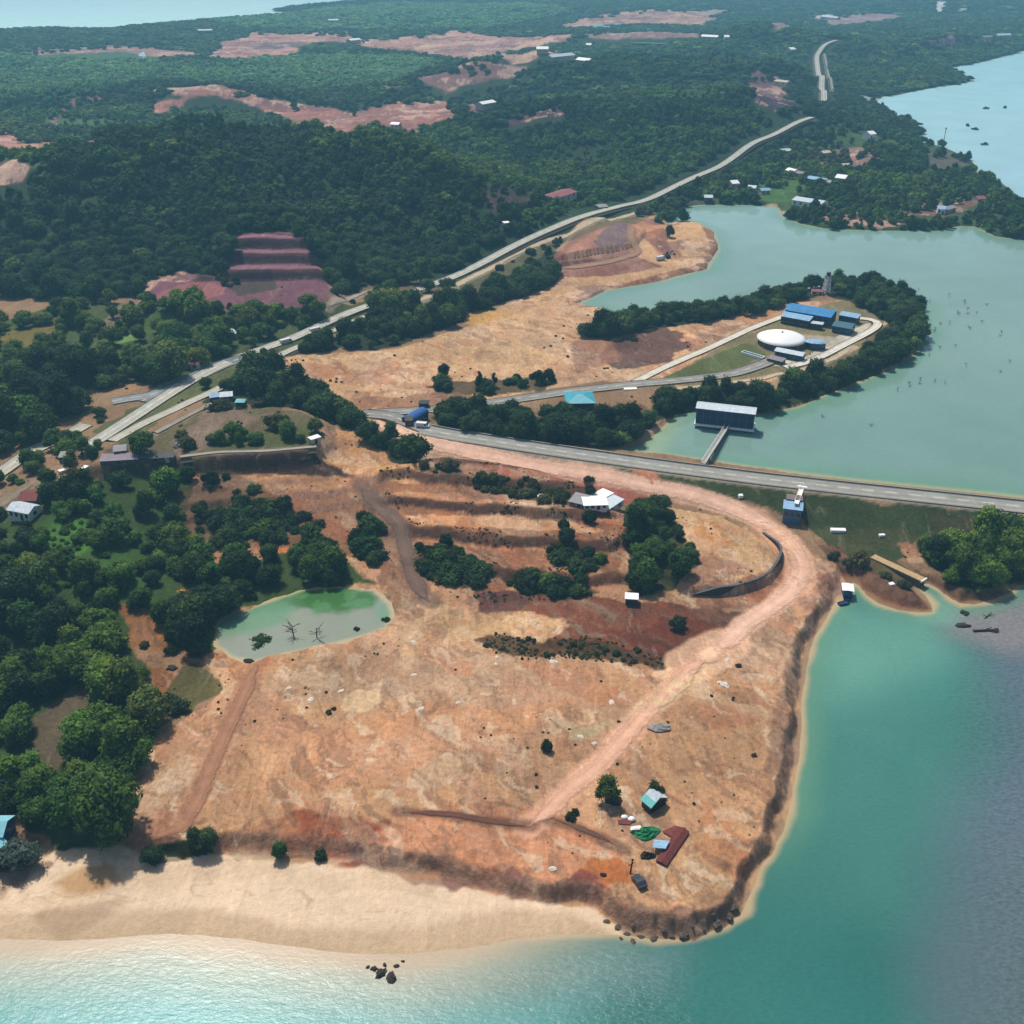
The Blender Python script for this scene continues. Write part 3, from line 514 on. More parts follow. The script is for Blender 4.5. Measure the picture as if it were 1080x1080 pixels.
 ([(1025,165),(1034,178),(1036,190),(1028,178)], (206,186,150), 2, 2, .9, (0,5), N_, N_),
 ([(1062,192),(1085,190),(1100,215),(1070,210)], (216,190,150), 2, 2, .95, (0,5), N_, N_),
 ([(815,222),(800,217),(818,216),(828,225)], (190,180,150), 2, 2, .9, (0,5), N_, N_),
 ([(712,216),(728,212),(760,212),(790,215),(740,219)], (84,80,70), 2, 3, .8, (.3,5), N_, N_),
 # right far shore
 ([(870,90),(900,88),(960,90),(990,90),(960,98),(915,98)], (84,104,70), 5, 8, .8, (.4,6), 1, N_),
 ([(908,100),(928,100),(920,110),(908,108)], (186,196,186), 3, 5, .7, (.2,6), N_, N_),
]

ROADS = [   # name, width m, colour, line on the ground, surface
 ('highway', 6.0, (186,184,170), [(92,472),(125,452),(160,428),(196,404),(230,386),(258,374),(285,366),(318,354),(350,340),(390,322),(430,309),(470,296),(500,283),(530,268),(560,252),(590,240),(620,229),(655,218),(680,213),(700,203),(740,184),(780,163),(820,142),(856,127)], 'paved'),
 ('highway', 6.5, (186,184,172), [(869,109),(866,92),(862,72),(861,60),(868,50),(882,43)], 'paved'),
 ('side_road', 3.0, (150,148,140), [(878,98),(874,82),(871,66),(869,57)], 'paved'),
 ('highway', 6.0, (186,182,164), [(-60,540),(0,500),(34,476),(66,462),(90,448)], 'paved'),
 ('frontage_road', 4.2, (190,186,168), [(118,466),(150,448),(185,432),(220,416),(255,396),(280,384),(300,372),(325,362),(345,352),(366,342),(386,334)], 'paved'),
 ('frontage_road', 4.5, (196,178,148), [(405,336),(430,322),(456,312),(478,303),(500,292),(525,279),(545,267),(575,254),(610,243),(645,232),(672,224)], 'dirt'),
 ('junction_apron', 8.5, (126,132,128), [(150,424),(175,410),(205,398),(235,384),(262,377)], 'paved'),
 ('junction_apron', 6.0, (146,150,150), [(118,424),(140,420),(158,418),(176,410)], 'paved'),
 ('hillock_lane', 2.4, (156,148,132), [(164,457),(190,443),(214,431),(224,427)], 'paved'),
 ('hillock_lane', 1.6, (170,160,146), [(190,482),(230,477),(280,476),(334,474)], 'paved'),
 ('shore_lane', 4.0, (140,126,104), [(-40,560),(5,530),(24,516),(40,508)], 'dirt'),
 ('dam_road', 7.2, (158,156,148), [(446,453),(470,458),(560,472),(700,492),(800,505),(900,516),(1080,535),(1400,570)], 'paved'),
 ('plant_road', 6.0, (150,148,140), [(384,437),(430,434),(480,430),(540,422),(600,413),(640,409),(672,405),(700,403),(740,399),(775,394),(800,386),(814,380)], 'paved'),
 ('plant_road', 6.5, (146,144,138), [(384,437),(410,440),(432,446),(450,453)], 'paved'),
 ('plant_road', 3.6, (222,214,196), [(670,403),(700,388),(730,375),(762,361),(790,348),(812,339),(826,334)], 'paved'),
 ('plant_road', 3.8, (226,220,206), [(900,336),(918,336),(930,341),(915,352),(890,364),(868,376),(848,384),(828,388)], 'paved'),
 ('plant_road', 2.4, (200,180,150), [(900,366),(880,378),(850,390),(800,400),(740,408),(700,412)], 'dirt'),
 ('dirt_road', 5.6, (238,192,164), [(398,447),(430,460),(470,471),(520,483),(580,494),(640,503),(690,514),(730,522),(770,535),(802,549),(826,566),(840,584),(846,602),(838,622),(815,640),(792,654),(770,672),(750,690)], 'dirt'),
 ('dirt_road', 7.5, (228,178,144), [(798,548),(826,566),(842,584),(848,602),(840,620)], 'dirt'),
 ('dirt_road', 12.0, (240,194,158), [(765,678),(748,688),(728,700)], 'dirt'),
 ('dirt_road', 4.4, (230,178,146), [(745,690),(718,712),(690,742),(664,772),(630,806),(600,834),(575,856),(556,872)], 'dirt'),
 ('dirt_road', 4.4, (232,196,152), [(738,702),(712,724),(690,744),(676,754)], 'dirt'),
 ('dirt_road', 5.0, (206,140,108), [(690,514),(684,500),(676,494)], 'dirt'),
 ('dirt_track', 3.4, (170,122,92), [(274,698),(262,722),(248,750),(234,780),(220,812),(208,842),(198,868),(180,880),(150,884)], 'dirt'),
 ('farm_track', 4.2, (118,94,80), [(380,512),(398,532),(416,548),(424,562),(428,580),(434,605),(446,628),(456,636)], 'dirt'),
 ('farm_track', 1.5, (110,72,56), [(560,872),(520,866),(470,858),(420,856)], 'dirt'),
 ('farm_track', 1.5, (110,78,60), [(575,862),(610,872),(640,886),(658,896)], 'dirt'),
 ('bench_track', 4.5, (170,130,104), [(590,284),(620,280),(650,276),(676,266),(664,252),(668,240)], 'dirt'),
 ('side_road', 3.5, (170,156,140), [(345,326),(370,314),(395,306)], 'dirt'),
]

def layer_weight(P, L, n1, n2):
    poly, c, fea, wob = L[0], L[1], L[2], L[3]
    far = min(1.0, max(0.0, (poly[:, 1].mean() - 500) / 300)); fea = fea * (.5 + .5 * far); wob = wob * (1.25 - .25 * far)
    m = max(wob, fea) * 1.6 + 1
    lo = poly.min(0) - m; hi = poly.max(0) + m
    idx = np.nonzero((P[:, 0] > lo[0]) & (P[:, 0] < hi[0]) & (P[:, 1] > lo[1]) & (P[:, 1] < hi[1]))[0]
    if len(idx) == 0:
        return idx, None
    d = sdist(P[idx], poly) + wob * (n1[idx] if wob < 5 else n2[idx])
    return idx, sstep(-fea * 0.5, fea * 0.5, d) * L[4]

LY = []
for L in LAYERS:
    LY.append((GPOLY(L[0]),) + L[1:])
ROADLINES = []
for nm, wd, c, line, surf in ROADS:
    ROADLINES.append(np.array([G(*p)[:2] for p in line]))
# ------------------------------------------------------------------ material helpers
def nt_new(name):
    m = bpy.data.materials.new(name); m.use_nodes = True
    nt = m.node_tree; nt.nodes.clear()
    out = nt.nodes.new('ShaderNodeOutputMaterial')
    b = nt.nodes.new('ShaderNodeBsdfPrincipled')
    nt.links.new(b.outputs[0], out.inputs[0])
    return m, nt, b

def N(nt, t, **kw):
    n = nt.nodes.new(t)
    for k, v in kw.items():
        if k.startswith('i_'):
            key = k[2:]
            n.inputs[int(key) if key.isdigit() else key].default_value = v
        else:
            setattr(n, k, v)
    return n

def noise(nt, scale, detail=4, rough=.55, vec=None, dist=0.0):
    n = N(nt, 'ShaderNodeTexNoise', i_Scale=scale, i_Detail=detail, i_Roughness=rough, i_Distortion=dist)
    if vec is not None: nt.links.new(vec, n.inputs['Vector'])
    return n.outputs['Fac']

def mrange(nt, src, a, b, c, d):
    n = N(nt, 'ShaderNodeMapRange')
    n.inputs[1].default_value = a; n.inputs[2].default_value = b; n.inputs[3].default_value = c; n.inputs[4].default_value = d
    nt.links.new(src, n.inputs[0]); return n.outputs[0]

def math2(nt, op, a, b):
    n = N(nt, 'ShaderNodeMath', operation=op)
    for i, v in enumerate((a, b)):
        if isinstance(v, (int, float)): n.inputs[i].default_value = v
        else: nt.links.new(v, n.inputs[i])
    return n.outputs[0]

def mixc(nt, fac, a, b, mode='MIX'):
    n = N(nt, 'ShaderNodeMix', data_type='RGBA', blend_type=mode)
    for i, v in ((0, fac), (6, a), (7, b)):
        if isinstance(v, (int, float)): n.inputs[i].default_value = v
        elif isinstance(v, (tuple, list, np.ndarray)): n.inputs[i].default_value = (*[float(k) for k in v][:3], 1)
        else: nt.links.new(v, n.inputs[i])
    return n.outputs[2]

def scale_col(nt, c, f):
    n = N(nt, 'ShaderNodeVectorMath', operation='SCALE')
    nt.links.new(c, n.inputs[0]); nt.links.new(f, n.inputs['Scale'])
    return n.outputs[0]

def bump(nt, b, h, strength, dist):
    n = N(nt, 'ShaderNodeBump', i_Strength=strength, i_Distance=dist)
    nt.links.new(h, n.inputs['Height']); nt.links.new(n.outputs[0], b.inputs['Normal'])

ALB = 0.80
def srgb(c, k=1.0):
    return tuple(float(v) * k for v in lin(c))

def simple(name, c, rough=.6, var=.18, nscale=1.2, spec=.3, k=ALB, metal=0.0, stripes=None):
    m, nt, b = nt_new(name)
    co = N(nt, 'ShaderNodeTexCoord').outputs['Object']
    f = mrange(nt, noise(nt, nscale, 5, .6, co), .3, .7, 1 - var, 1 + var)
    rgb = N(nt, 'ShaderNodeRGB'); rgb.outputs[0].default_value = (*srgb(c, k), 1)
    f2 = mrange(nt, noise(nt, nscale * 6, 3, .6, co), .3, .7, 1 - var * .6, 1 + var * .6)
    f = math2(nt, 'MULTIPLY', f, f2)
    nt.links.new(scale_col(nt, rgb.outputs[0], f), b.inputs['Base Color'])
    b.inputs['Roughness'].default_value = rough
    b.inputs['Specular IOR Level'].default_value = spec
    b.inputs['Metallic'].default_value = metal
    if stripes:
        w = N(nt, 'ShaderNodeTexWave', i_Scale=stripes, bands_direction='X')
        nt.links.new(co, w.inputs['Vector'])
        bump(nt, b, w.outputs['Fac'], .35, .04)
    return m

def grid_mesh(name, verts, faces, cols=None, mat=None, smooth=False, attr='cover', extra=None):
    me = bpy.data.meshes.new(name)
    verts = np.asarray(verts, np.float32); faces = np.asarray(faces, np.int32)
    nv, nf, k = len(verts), len(faces), faces.shape[1]
    me.vertices.add(nv); me.vertices.foreach_set('co', verts.ravel())
    me.loops.add(nf * k); me.loops.foreach_set('vertex_index', faces.ravel())
    me.polygons.add(nf); me.polygons.foreach_set('loop_start', np.arange(0, nf * k, k, dtype=np.int32))
    if smooth: me.polygons.foreach_set('use_smooth', np.ones(nf, bool))
    me.update(calc_edges=True)
    if cols is not None:
        a = me.attributes.new(attr, 'FLOAT_COLOR', 'POINT')
        c4 = np.ones((nv, 4), np.float32); c4[:, :cols.shape[1]] = cols
        a.data.foreach_set('color', c4.ravel())
    for nm, arr in (extra or {}).items():
        a = me.attributes.new(nm, 'FLOAT', 'POINT'); a.data.foreach_set('value', np.asarray(arr, np.float32))
    if mat: me.materials.append(mat)
    o = bpy.data.objects.new(name, me); col.objects.link(o)
    return o

def quads(nr, nc):
    i = np.arange((nr - 1) * (nc - 1)); r = i // (nc - 1); c = i % (nc - 1)
    a = r * nc + c
    return np.stack([a, a + 1, a + nc + 1, a + nc], 1)

# ------------------------------------------------------------------ ground cover colours
def road_pts(line, step):
    seg = np.hypot(*np.diff(line, axis=0).T); s = np.r_[0, np.cumsum(seg)]
    n = max(4, int(s[-1] / step)); t = np.linspace(0, s[-1], n)
    q = np.stack([np.interp(t, s, line[:, 0]), np.interp(t, s, line[:, 1])], 1)
    for _ in range(int(min(12, max(2, n // 12)))):
        q[1:-1] = .25 * q[:-2] + .5 * q[1:-1] + .25 * q[2:]
    return q

NX1 = fbm(GP[:, 0], GP[:, 1], 6.0, 3, 101); NX2 = fbm(GP[:, 0], GP[:, 1], 38.0, 4, 102)
COL = np.empty((len(GP), 3), np.float32); COL[:] = lin((46, 64, 36)) * (1 + .35 * fbm(GP[:, 0], GP[:, 1], 120, 3, 77)[:, None])
FOR = np.ones(len(GP), np.float32)
near = sstep(470, 520, GP[:, 1]); COL[:] = COL * near[:, None] + lin((150, 120, 90)) * (1 - near[:, None])
for L in LY:
    idx, w = layer_weight(GP, L, NX1, NX2)
    if w is None: continue
    if L[1] is not None:
        COL[idx] += (lin(L[1]).astype(np.float32) - COL[idx]) * w[:, None]
    if L[5] is not None:
        FOR[idx] += (min(1, L[5][0]) - FOR[idx]) * w
# exposed subsoil on steep bare banks
gy_, gx_ = np.gradient(GH)
dX = np.gradient(GX, axis=1); dY = np.gradient(GY, axis=0)
slope = np.hypot(gx_ / dX, gy_ / dY).ravel()
w = sstep(.32, .75, slope) * (1 - FOR) * .8 * (GH.ravel() > .6) * (COL.sum(1) > .35)
sub_ = lin((180, 138, 112))[None] * (1 - np.clip(NX1, 0, 1)[:, None]) + lin((150, 118, 112))[None] * np.clip(NX1, 0, 1)[:, None]
COL += ((sub_ * (1 + .35 * NX2[:, None])).astype(np.float32) - COL) * w[:, None]
# stone facing on the lake side of the dam
dd = sdist(GP, DAM, False); dl = -sdist_near(GP, LAKE, 40)
w = sstep(9.5, 8, dd) * sstep(6.0, 4.4, dl)
COL += (lin((146, 132, 112)).astype(np.float32) - COL) * w[:, None]
w = sstep(5.9, 5.1, dd)
COL += (lin((150, 142, 126)).astype(np.float32) - COL) * w[:, None]
# mud below water level
w = sstep(.3, -.2, GH.ravel()) * .6
COL += (lin((190, 164, 124)).astype(np.float32) - COL) * w[:, None]
# crusts, stains and scraped patches of the bare land
SOIL = np.clip(1 - .8 * sstep(1.2, -.6, sdist(GP, PLAT)), 0, 1)
ca, sa = math.cos(R(40)), math.sin(R(40))
ax_ = GP[:, 0] * ca + GP[:, 1] * sa; al_ = (-GP[:, 0] * sa + GP[:, 1] * ca) / 2.0
mk = SOIL * (1 - FOR) * (GH.ravel() > .5) * sstep(1.25, 1.75, COL[:, 0] / (COL[:, 1] + 1e-4))
nearm = sstep(490, 430, GP[:, 1]); farm = 1 - nearm
wx = 3.0 * fbm(GP[:, 0], GP[:, 1], 7, 3, 701); wy = 3.0 * fbm(GP[:, 0], GP[:, 1], 7, 3, 702)
lumc = COL.mean(1)
cut = 1 - np.maximum(sstep(-3, 2, sdist_near(GP, QUARRY, 6)), .8 * sstep(-3, 2, sdist_near(GP, BENCH, 6)))
mk = mk * cut
for sc_, thr, ed, rgb, k, sd in ((26, .16, .16, (202, 170, 142), .45, 711), (17, .22, .12, (212, 180, 148), .4, 712), (14, .26, .10, (186, 118, 80), .5, 713), (11, .27, .07, (156, 112, 84), .5, 714),
                                 (8, .31, .04, (224, 196, 162), .45, 715), (6, .30, .05, (206, 154, 122), .45, 716), (4.5, .33, .04, (140, 106, 84), .45, 717), (3.0, .35, .03, (228, 202, 170), .5, 718), (2.2, .36, .03, (128, 98, 78), .5, 719), (1.2, .38, .04, (134, 102, 80), .5, 720)):
    f_ = fbm(ax_ + wx, al_ * (.75 if sc_ < 9 else 1) + wy, sc_, 5, sd)
    w = sstep(thr, thr + ed, f_) * k * mk * nearm
    tgt = lin(rgb).astype(np.float32)[None] * np.clip(lumc / .30, .2, 1.0)[:, None]        # dark soils keep dark crusts
    COL += (tgt - COL) * w[:, None]
for sc_, thr, ed, rgb, k, sd in ((70, .16, .08, (150, 108, 100), .6, 731), (45, .2, .06, (214, 178, 156), .7, 732), (30, .24, .05, (128, 92, 88), .7, 733), (18, .28, .05, (226, 192, 166), .6, 734), (12, .3, .05, (110, 84, 80), .6, 735)):
    f_ = fbm(GP[:, 0] + 4 * wx, GP[:, 1] + 4 * wy, sc_, 4, sd)
    w = sstep(thr, thr + ed, f_) * k * mk * farm
    COL += (lin(rgb).astype(np.float32) - COL) * w[:, None]
# tide lines and damp patches on the beach
bm = (1 - SOIL) * sstep(.2, .5, GH.ravel()) * (GP[:, 1] < 165)
f_ = fbm(GP[:, 0] * .45, GP[:, 1] * 1.3 + wy, 9, 5, 741)
COL += (lin((204, 174, 140)).astype(np.float32) - COL) * (sstep(.05, .3, f_) * .5 * bm)[:, None]
f_ = fbm(GP[:, 0] * .6, GP[:, 1] * 1.2 + wx, 4, 5, 742)
COL += (lin((236, 208, 172)).astype(np.float32) - COL) * (sstep(.18, .3, f_) * .5 * bm)[:, None]
f_ = np.abs(fbm(GP[:, 0] * .25, GP[:, 1] + .5 * wy, 6, 4, 743))
COL += (lin((140, 116, 92)).astype(np.float32) - COL) * (sstep(.025, .0, f_) * .4 * bm)[:, None]
# cut banks of the farm terraces
dT = sdist_near(GP, TERR, 4)
st_ = (GP[:, 1] + .13 * GP[:, 0] + 5 * fbm(GP[:, 0], GP[:, 1], 22, 2, 31) + 2.2 * fbm(GP[:, 0], GP[:, 1], 5.5, 3, 33) - 240) / 14.0
fr_ = st_ - np.floor(st_)
w = sstep(-.03, .02, fr_) * sstep(.34, .22, fr_) * sstep(-2, 2, dT) * .85
COL += (lin((84, 56, 42)).astype(np.float32) * (1 + .3 * NX1[:, None]) - COL) * w[:, None]
# quarry benches: pale treads, dark cut faces
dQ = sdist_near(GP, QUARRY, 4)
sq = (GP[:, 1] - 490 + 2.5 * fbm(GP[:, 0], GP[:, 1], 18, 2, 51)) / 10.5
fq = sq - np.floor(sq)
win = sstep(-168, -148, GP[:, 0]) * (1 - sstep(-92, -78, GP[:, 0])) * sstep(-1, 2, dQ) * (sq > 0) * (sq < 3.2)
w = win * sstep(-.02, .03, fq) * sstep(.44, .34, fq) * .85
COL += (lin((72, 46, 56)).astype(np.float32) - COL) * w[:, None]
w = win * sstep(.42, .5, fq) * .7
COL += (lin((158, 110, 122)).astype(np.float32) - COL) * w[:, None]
# worn shoulders of roads and tracks
for (nm, wd, c, line, surf), RL in zip(ROADS, ROADLINES):
    lo = RL.min(0) - 12; hi = RL.max(0) + 12
    idx = np.nonzero((GP[:, 0] > lo[0]) & (GP[:, 0] < hi[0]) & (GP[:, 1] > lo[1]) & (GP[:, 1] < hi[1]))[0]
    d = sdist(GP[idx], road_pts(RL, 5.0), False) + .8 * NX1[idx]
    k = sstep(wd * .5 + 1.6, wd * .5 - .3, d) * (.75 if surf == 'dirt' else .5)
    cc = lin(c) if surf == 'dirt' else lin((150, 132, 104))
    COL[idx] += (cc.astype(np.float32) - COL[idx]) * k[:, None]
    FOR[idx] *= 1 - k

def ground_material():
    m, nt, b = nt_new('ground_cover')
    at = N(nt, 'ShaderNodeAttribute', attribute_name='cover').outputs['Color']
    fo = N(nt, 'ShaderNodeAttribute', attribute_name='wood').outputs['Fac']
    so_ = N(nt, 'ShaderNodeAttribute', attribute_name='soil').outputs['Fac']
    bare = math2(nt, 'MULTIPLY', math2(nt, 'SUBTRACT', 1.0, fo), so_)
    co = N(nt, 'ShaderNodeTexCoord').outputs['Object']
    # drag marks and rills run roughly along one direction
    mp = N(nt, 'ShaderNodeMapping'); nt.links.new(co, mp.inputs[0])
    mp.inputs['Rotation'].default_value = (0, 0, R(40)); mp.inputs['Scale'].default_value = (1, .22, 1)
    n1 = noise(nt, .035, 6, .6, co, .6)
    n2 = noise(nt, .16, 7, .65, mp.outputs[0], .5)
    n3 = noise(nt, .85, 6, .7, co)
    n4 = noise(nt, .30, 5, .6, co, 1.2)
    f = mrange(nt, n1, .3, .7, .76, 1.2)
    f = math2(nt, 'MULTIPLY', f, mrange(nt, n2, .3, .7, .86, 1.13))
    f = math2(nt, 'MULTIPLY', f, mrange(nt, n3, .28, .72, .72, 1.26))
    # three tones of crust broken into flakes along the drag marks
    fl = noise(nt, .42, 9, .72, mp.outputs[0], 1.4)
    f = math2(nt, 'MULTIPLY', f, mrange(nt, fl, .44, .50, .92, 1.0))
    f = math2(nt, 'MULTIPLY', f, mrange(nt, fl, .55, .60, 1.0, 1.14))
    f = math2(nt, 'ADD', math2(nt, 'MULTIPLY', math2(nt, 'SUBTRACT', f, 1.0), math2(nt, 'ADD', .3, math2(nt, 'MULTIPLY', so_, .7))), 1.0)
    c = scale_col(nt, at, f)
    # iron-rich stains and pale crusts on bare soil
    st = math2(nt, 'MULTIPLY', mrange(nt, n4, .50, .60, 0, .35), bare)
    c = mixc(nt, st, c, mixc(nt, 1.0, c, (1.0, .80, .64), 'MULTIPLY'))
    pal = math2(nt, 'MULTIPLY', mrange(nt, noise(nt, .22, 6, .7, mp.outputs[0], .8), .58, .68, 0, .3), bare)
    c = mixc(nt, pal, c, mixc(nt, .5, c, (.62, .52, .40)))
    # tufts, clods and pits
    tf = noise(nt, .55, 8, .78, co)
    tm = math2(nt, 'MULTIPLY', mrange(nt, noise(nt, .05, 4, .6, co), .42, .62, 0, 1), so_)
    tu = math2(nt, 'MULTIPLY', mrange(nt, tf, .60, .68, 0, .85), tm)
    c = mixc(nt, tu, c, mixc(nt, 1.0, c, (.34, .33, .26), 'MULTIPLY'))
    rl = N(nt, 'ShaderNodeMath', operation='ABSOLUTE'); nt.links.new(math2(nt, 'SUBTRACT', noise(nt, .09, 7, .62, mp.outputs[0], 1.0), .5), rl.inputs[0])
    rm = math2(nt, 'MULTIPLY', mrange(nt, rl.outputs[0], .0, .012, .55, 0), mrange(nt, noise(nt, .04, 3, .6, co), .45, .6, 0, 1))
    rm = math2(nt, 'MULTIPLY', rm, bare)
    c = mixc(nt, rm, c, mixc(nt, 1.0, c, (.55, .46, .40), 'MULTIPLY'))
    sp = math2(nt, 'MULTIPLY', mrange(nt, noise(nt, 1.5, 5, .8, co), .64, .72, 0, .6), bare)
    c = mixc(nt, sp, c, mixc(nt, .6, c, (.66, .58, .48)))
    nt.links.new(c, b.inputs['Base Color'])
    b.inputs['Roughness'].default_value = .92
    b.inputs['Specular IOR Level'].default_value = .12
    h = math2(nt, 'ADD', math2(nt, 'MULTIPLY', n3, .5), math2(nt, 'MULTIPLY', n2, 1.0))
    bump(nt, b, h, .9, .7)
    return m

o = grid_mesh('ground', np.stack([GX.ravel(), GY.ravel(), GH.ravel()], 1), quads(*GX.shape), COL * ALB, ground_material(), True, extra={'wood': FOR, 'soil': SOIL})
o['kind'] = 'structure'

# ------------------------------------------------------------------ water
def water_material(name, bscale, bstr, rough, spec=.5, bdist=.12, stretch=1.0):
    m, nt, b = nt_new(name)
    at = N(nt, 'ShaderNodeAttribute', attribute_name='cover')
    chop = N(nt, 'ShaderNodeAttribute', attribute_name='chop').outputs['Fac']
    co = N(nt, 'ShaderNodeTexCoord').outputs['Object']
    mp = N(nt, 'ShaderNodeMapping'); nt.links.new(co, mp.inputs[0])
    mp.inputs['Scale'].default_value = (1, stretch, 1)
    mp.inputs['Rotation'].default_value = (0, 0, R(8))
    n1 = noise(nt, bscale, 5, .62, mp.outputs[0], .4)
    n2 = noise(nt, .03, 4, .55, co, .5)
    n3 = noise(nt, bscale * .28, 4, .6, mp.outputs[0], .8)
    f = math2(nt, 'MULTIPLY', mrange(nt, n2, .3, .7, .93, 1.07), 1.0)
    # wave glints painted in: colour lighter on crests, darker in troughs
    g = math2(nt, 'MULTIPLY', mrange(nt, n1, .35, .65, -.5, .5), math2(nt, 'MULTIPLY', chop, .5))
    f = math2(nt, 'MULTIPLY', f, math2(nt, 'ADD', 1.0, g))
    nt.links.new(scale_col(nt, at.outputs['Color'], f), b.inputs['Base Color'])
    b.inputs['Roughness'].default_value = rough
    b.inputs['Specular IOR Level'].default_value = spec
    b.inputs['IOR'].default_value = 1.333
    bn = N(nt, 'ShaderNodeBump', i_Distance=bdist)
    nt.links.new(math2(nt, 'ADD', n1, math2(nt, 'MULTIPLY', n3, 1.5)), bn.inputs['Height'])
    nt.links.new(math2(nt, 'MULTIPLY', chop, bstr), bn.inputs['Strength'])
    nt.links.new(bn.outputs[0], b.inputs['Normal'])
    gl = N(nt, 'ShaderNodeAttribute', attribute_name='gloss').outputs['Fac']
    nt.links.new(gl, b.inputs['Specular IOR Level'])
    nt.links.new(mrange(nt, gl, .1, .5, .6, rough), b.inputs['Roughness'])
    return m

def paint(c, w, rgb):
    c += (lin(rgb).astype(np.float32) - c) * np.clip(w, 0, 1)[:, None]

# the sea: one sheet at z = 0 that runs on under the land
pyv = np.concatenate([np.linspace(1330, 560, 330), np.linspace(558, 2, 120)])
_, dyv, dzv = ray(540, pyv)
ys = np.concatenate([[-900, -500, -250, -100, -20, 30], dyv * HC / -dzv, dyv[-1] * HC / -dzv[-1] * np.cumprod(np.full(12, 1.05))])
us = np.concatenate([np.linspace(-2.4, -.56, 10), np.linspace(-.55, .55, 420), np.linspace(.56, 2.4, 10)])
td = np.maximum(ys, 60) * CP + HC * SP
sx = us[None, :] * td[:, None]; sy = np.repeat(ys[:, None], len(us), 1)
SPt = np.stack([sx.ravel(), sy.ravel()], 1)
dsh = sdist(SPt, SHORE) + 1.2 * fbm(SPt[:, 0], SPt[:, 1], 9, 3, 201)
sc = np.empty((len(SPt), 3), np.float32); sc[:] = lin((54, 118, 106))
n5 = fbm(SPt[:, 0], SPt[:, 1], 60, 3, 202)
def sea_blob(pts, fea, rgb, k=1.0):
    d = sdist(SPt, WP(pts, 0)) + fea * .5 * n5
    paint(sc, sstep(-fea, fea, d) * k, rgb)
sea_blob([(860,660),(1000,650),(1040,700),(1000,850),(880,850),(850,720)], 16, (80,142,128))
sea_blob([(880,640),(985,655),(1010,690),(880,740),(862,690)], 9, (108,164,146), .8)
sea_blob([(890,780),(1000,740),(1010,900),(940,1000),(860,960)], 16, (68,128,118))
sea_blob([(600,1010),(820,960),(960,1000),(1000,1100),(700,1200),(560,1100)], 14, (46,116,108))
sea_blob([(-300,1010),(420,1015),(560,1030),(640,1010),(620,1080),(500,1200),(-300,1300)], 8, (88,154,150))
sea_blob([(-300,1040),(250,1040),(420,1060),(480,1100),(-300,1300)], 10, (76,164,162))
sea_blob([(400,1012),(640,1000),(720,1000),(700,1040),(560,1060),(430,1040)], 6, (96,132,130), .8)
sea_blob([(1030,640),(1300,600),(1600,900),(1600,1300),(1060,1200),(1000,1020),(1010,880),(1046,780)], 13, (98,112,126))  # sky sheen on ruffled water painted into the colour, next blob too
sea_blob([(1050,900),(1300,860),(1300,1300),(1030,1200),(1010,1060)], 12, (92,116,116), .7)
sea_blob([(985,628),(1030,640),(1100,624),(1300,620),(1300,680),(1060,690),(1000,670)], 7, (142,136,136), .85)
sea_blob([(975,625),(1010,640),(1010,660),(970,655)], 3, (124,170,158), .8)
paint(sc, sstep(9.0, 1.0, dsh) * .55 * sstep(132, 160, SPt[:, 1]), (112, 160, 128))
paint(sc, sstep(2.2, .3, dsh) * .85, (206, 178, 134))
bw = sstep(30, -20, SPt[:, 0]) * sstep(150, 136, SPt[:, 1])                # shallow sand in front of the beach
paint(sc, sstep(17, 1, dsh) * bw * .85, (190, 184, 160))
paint(sc, sstep(6, .5, dsh) * bw, (194, 170, 140))
dfar = sdist(SPt, SEAFAR); paint(sc, sstep(-200, 60, dfar) * (SPt[:, 1] > 1600), (214, 255, 255))  # glare of the horizon sky painted into the far water's colour
dbay = sdist(SPt, BAY); paint(sc, sstep(-60, 10, dbay), (172, 216, 224))  # bay lightened too: sky reflection put into its colour
chop = np.where(sdist(SPt, WP([(860,640),(985,640),(1025,700),(1010,880),(980,1080),(900,1300),(700,1300),(760,985),(830,900),(855,700)], 0)) > 0, .16, .9)
dq = sdist(SPt, WP([(840,640),(985,640),(1030,700),(1015,880),(985,1080),(900,1400),(740,1400),(720,985),(800,900),(850,700)], 0)) + 10 * n5
chop = (.3 + .65 * sstep(8, -10, dq)) * (1 - .62 * sstep(40, -10, SPt[:, 0]))
chop = chop * (1 - .8 * sstep(400, 900, SPt[:, 1])) * (.3 + .7 * sstep(0, 8, dsh))
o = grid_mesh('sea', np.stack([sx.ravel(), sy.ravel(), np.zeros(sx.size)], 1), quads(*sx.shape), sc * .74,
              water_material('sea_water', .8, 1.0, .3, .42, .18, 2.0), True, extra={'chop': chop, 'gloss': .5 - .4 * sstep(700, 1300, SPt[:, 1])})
o['kind'] = 'structure'

def sub_water(name, poly, z, margin, paintfn, mat, chopv):
    d = sdist(GP, poly)
    keep = (d > -margin).reshape(GX.shape)
    q = quads(*GX.shape)
    kq = keep.ravel()[q].any(1)
    q = q[kq]
    used, inv = np.unique(q, return_inverse=True)
    q = inv.reshape(q.shape)
    pts = GP[used]
    c = paintfn(pts, d[used])
    v = np.stack([pts[:, 0], pts[:, 1], np.full(len(pts), z)], 1)
    o = grid_mesh(name, v, q, c * .74, mat, True, extra={'chop': np.full(len(pts), chopv), 'gloss': np.full(len(pts), .5)})
    o['kind'] = 'structure'
    return o

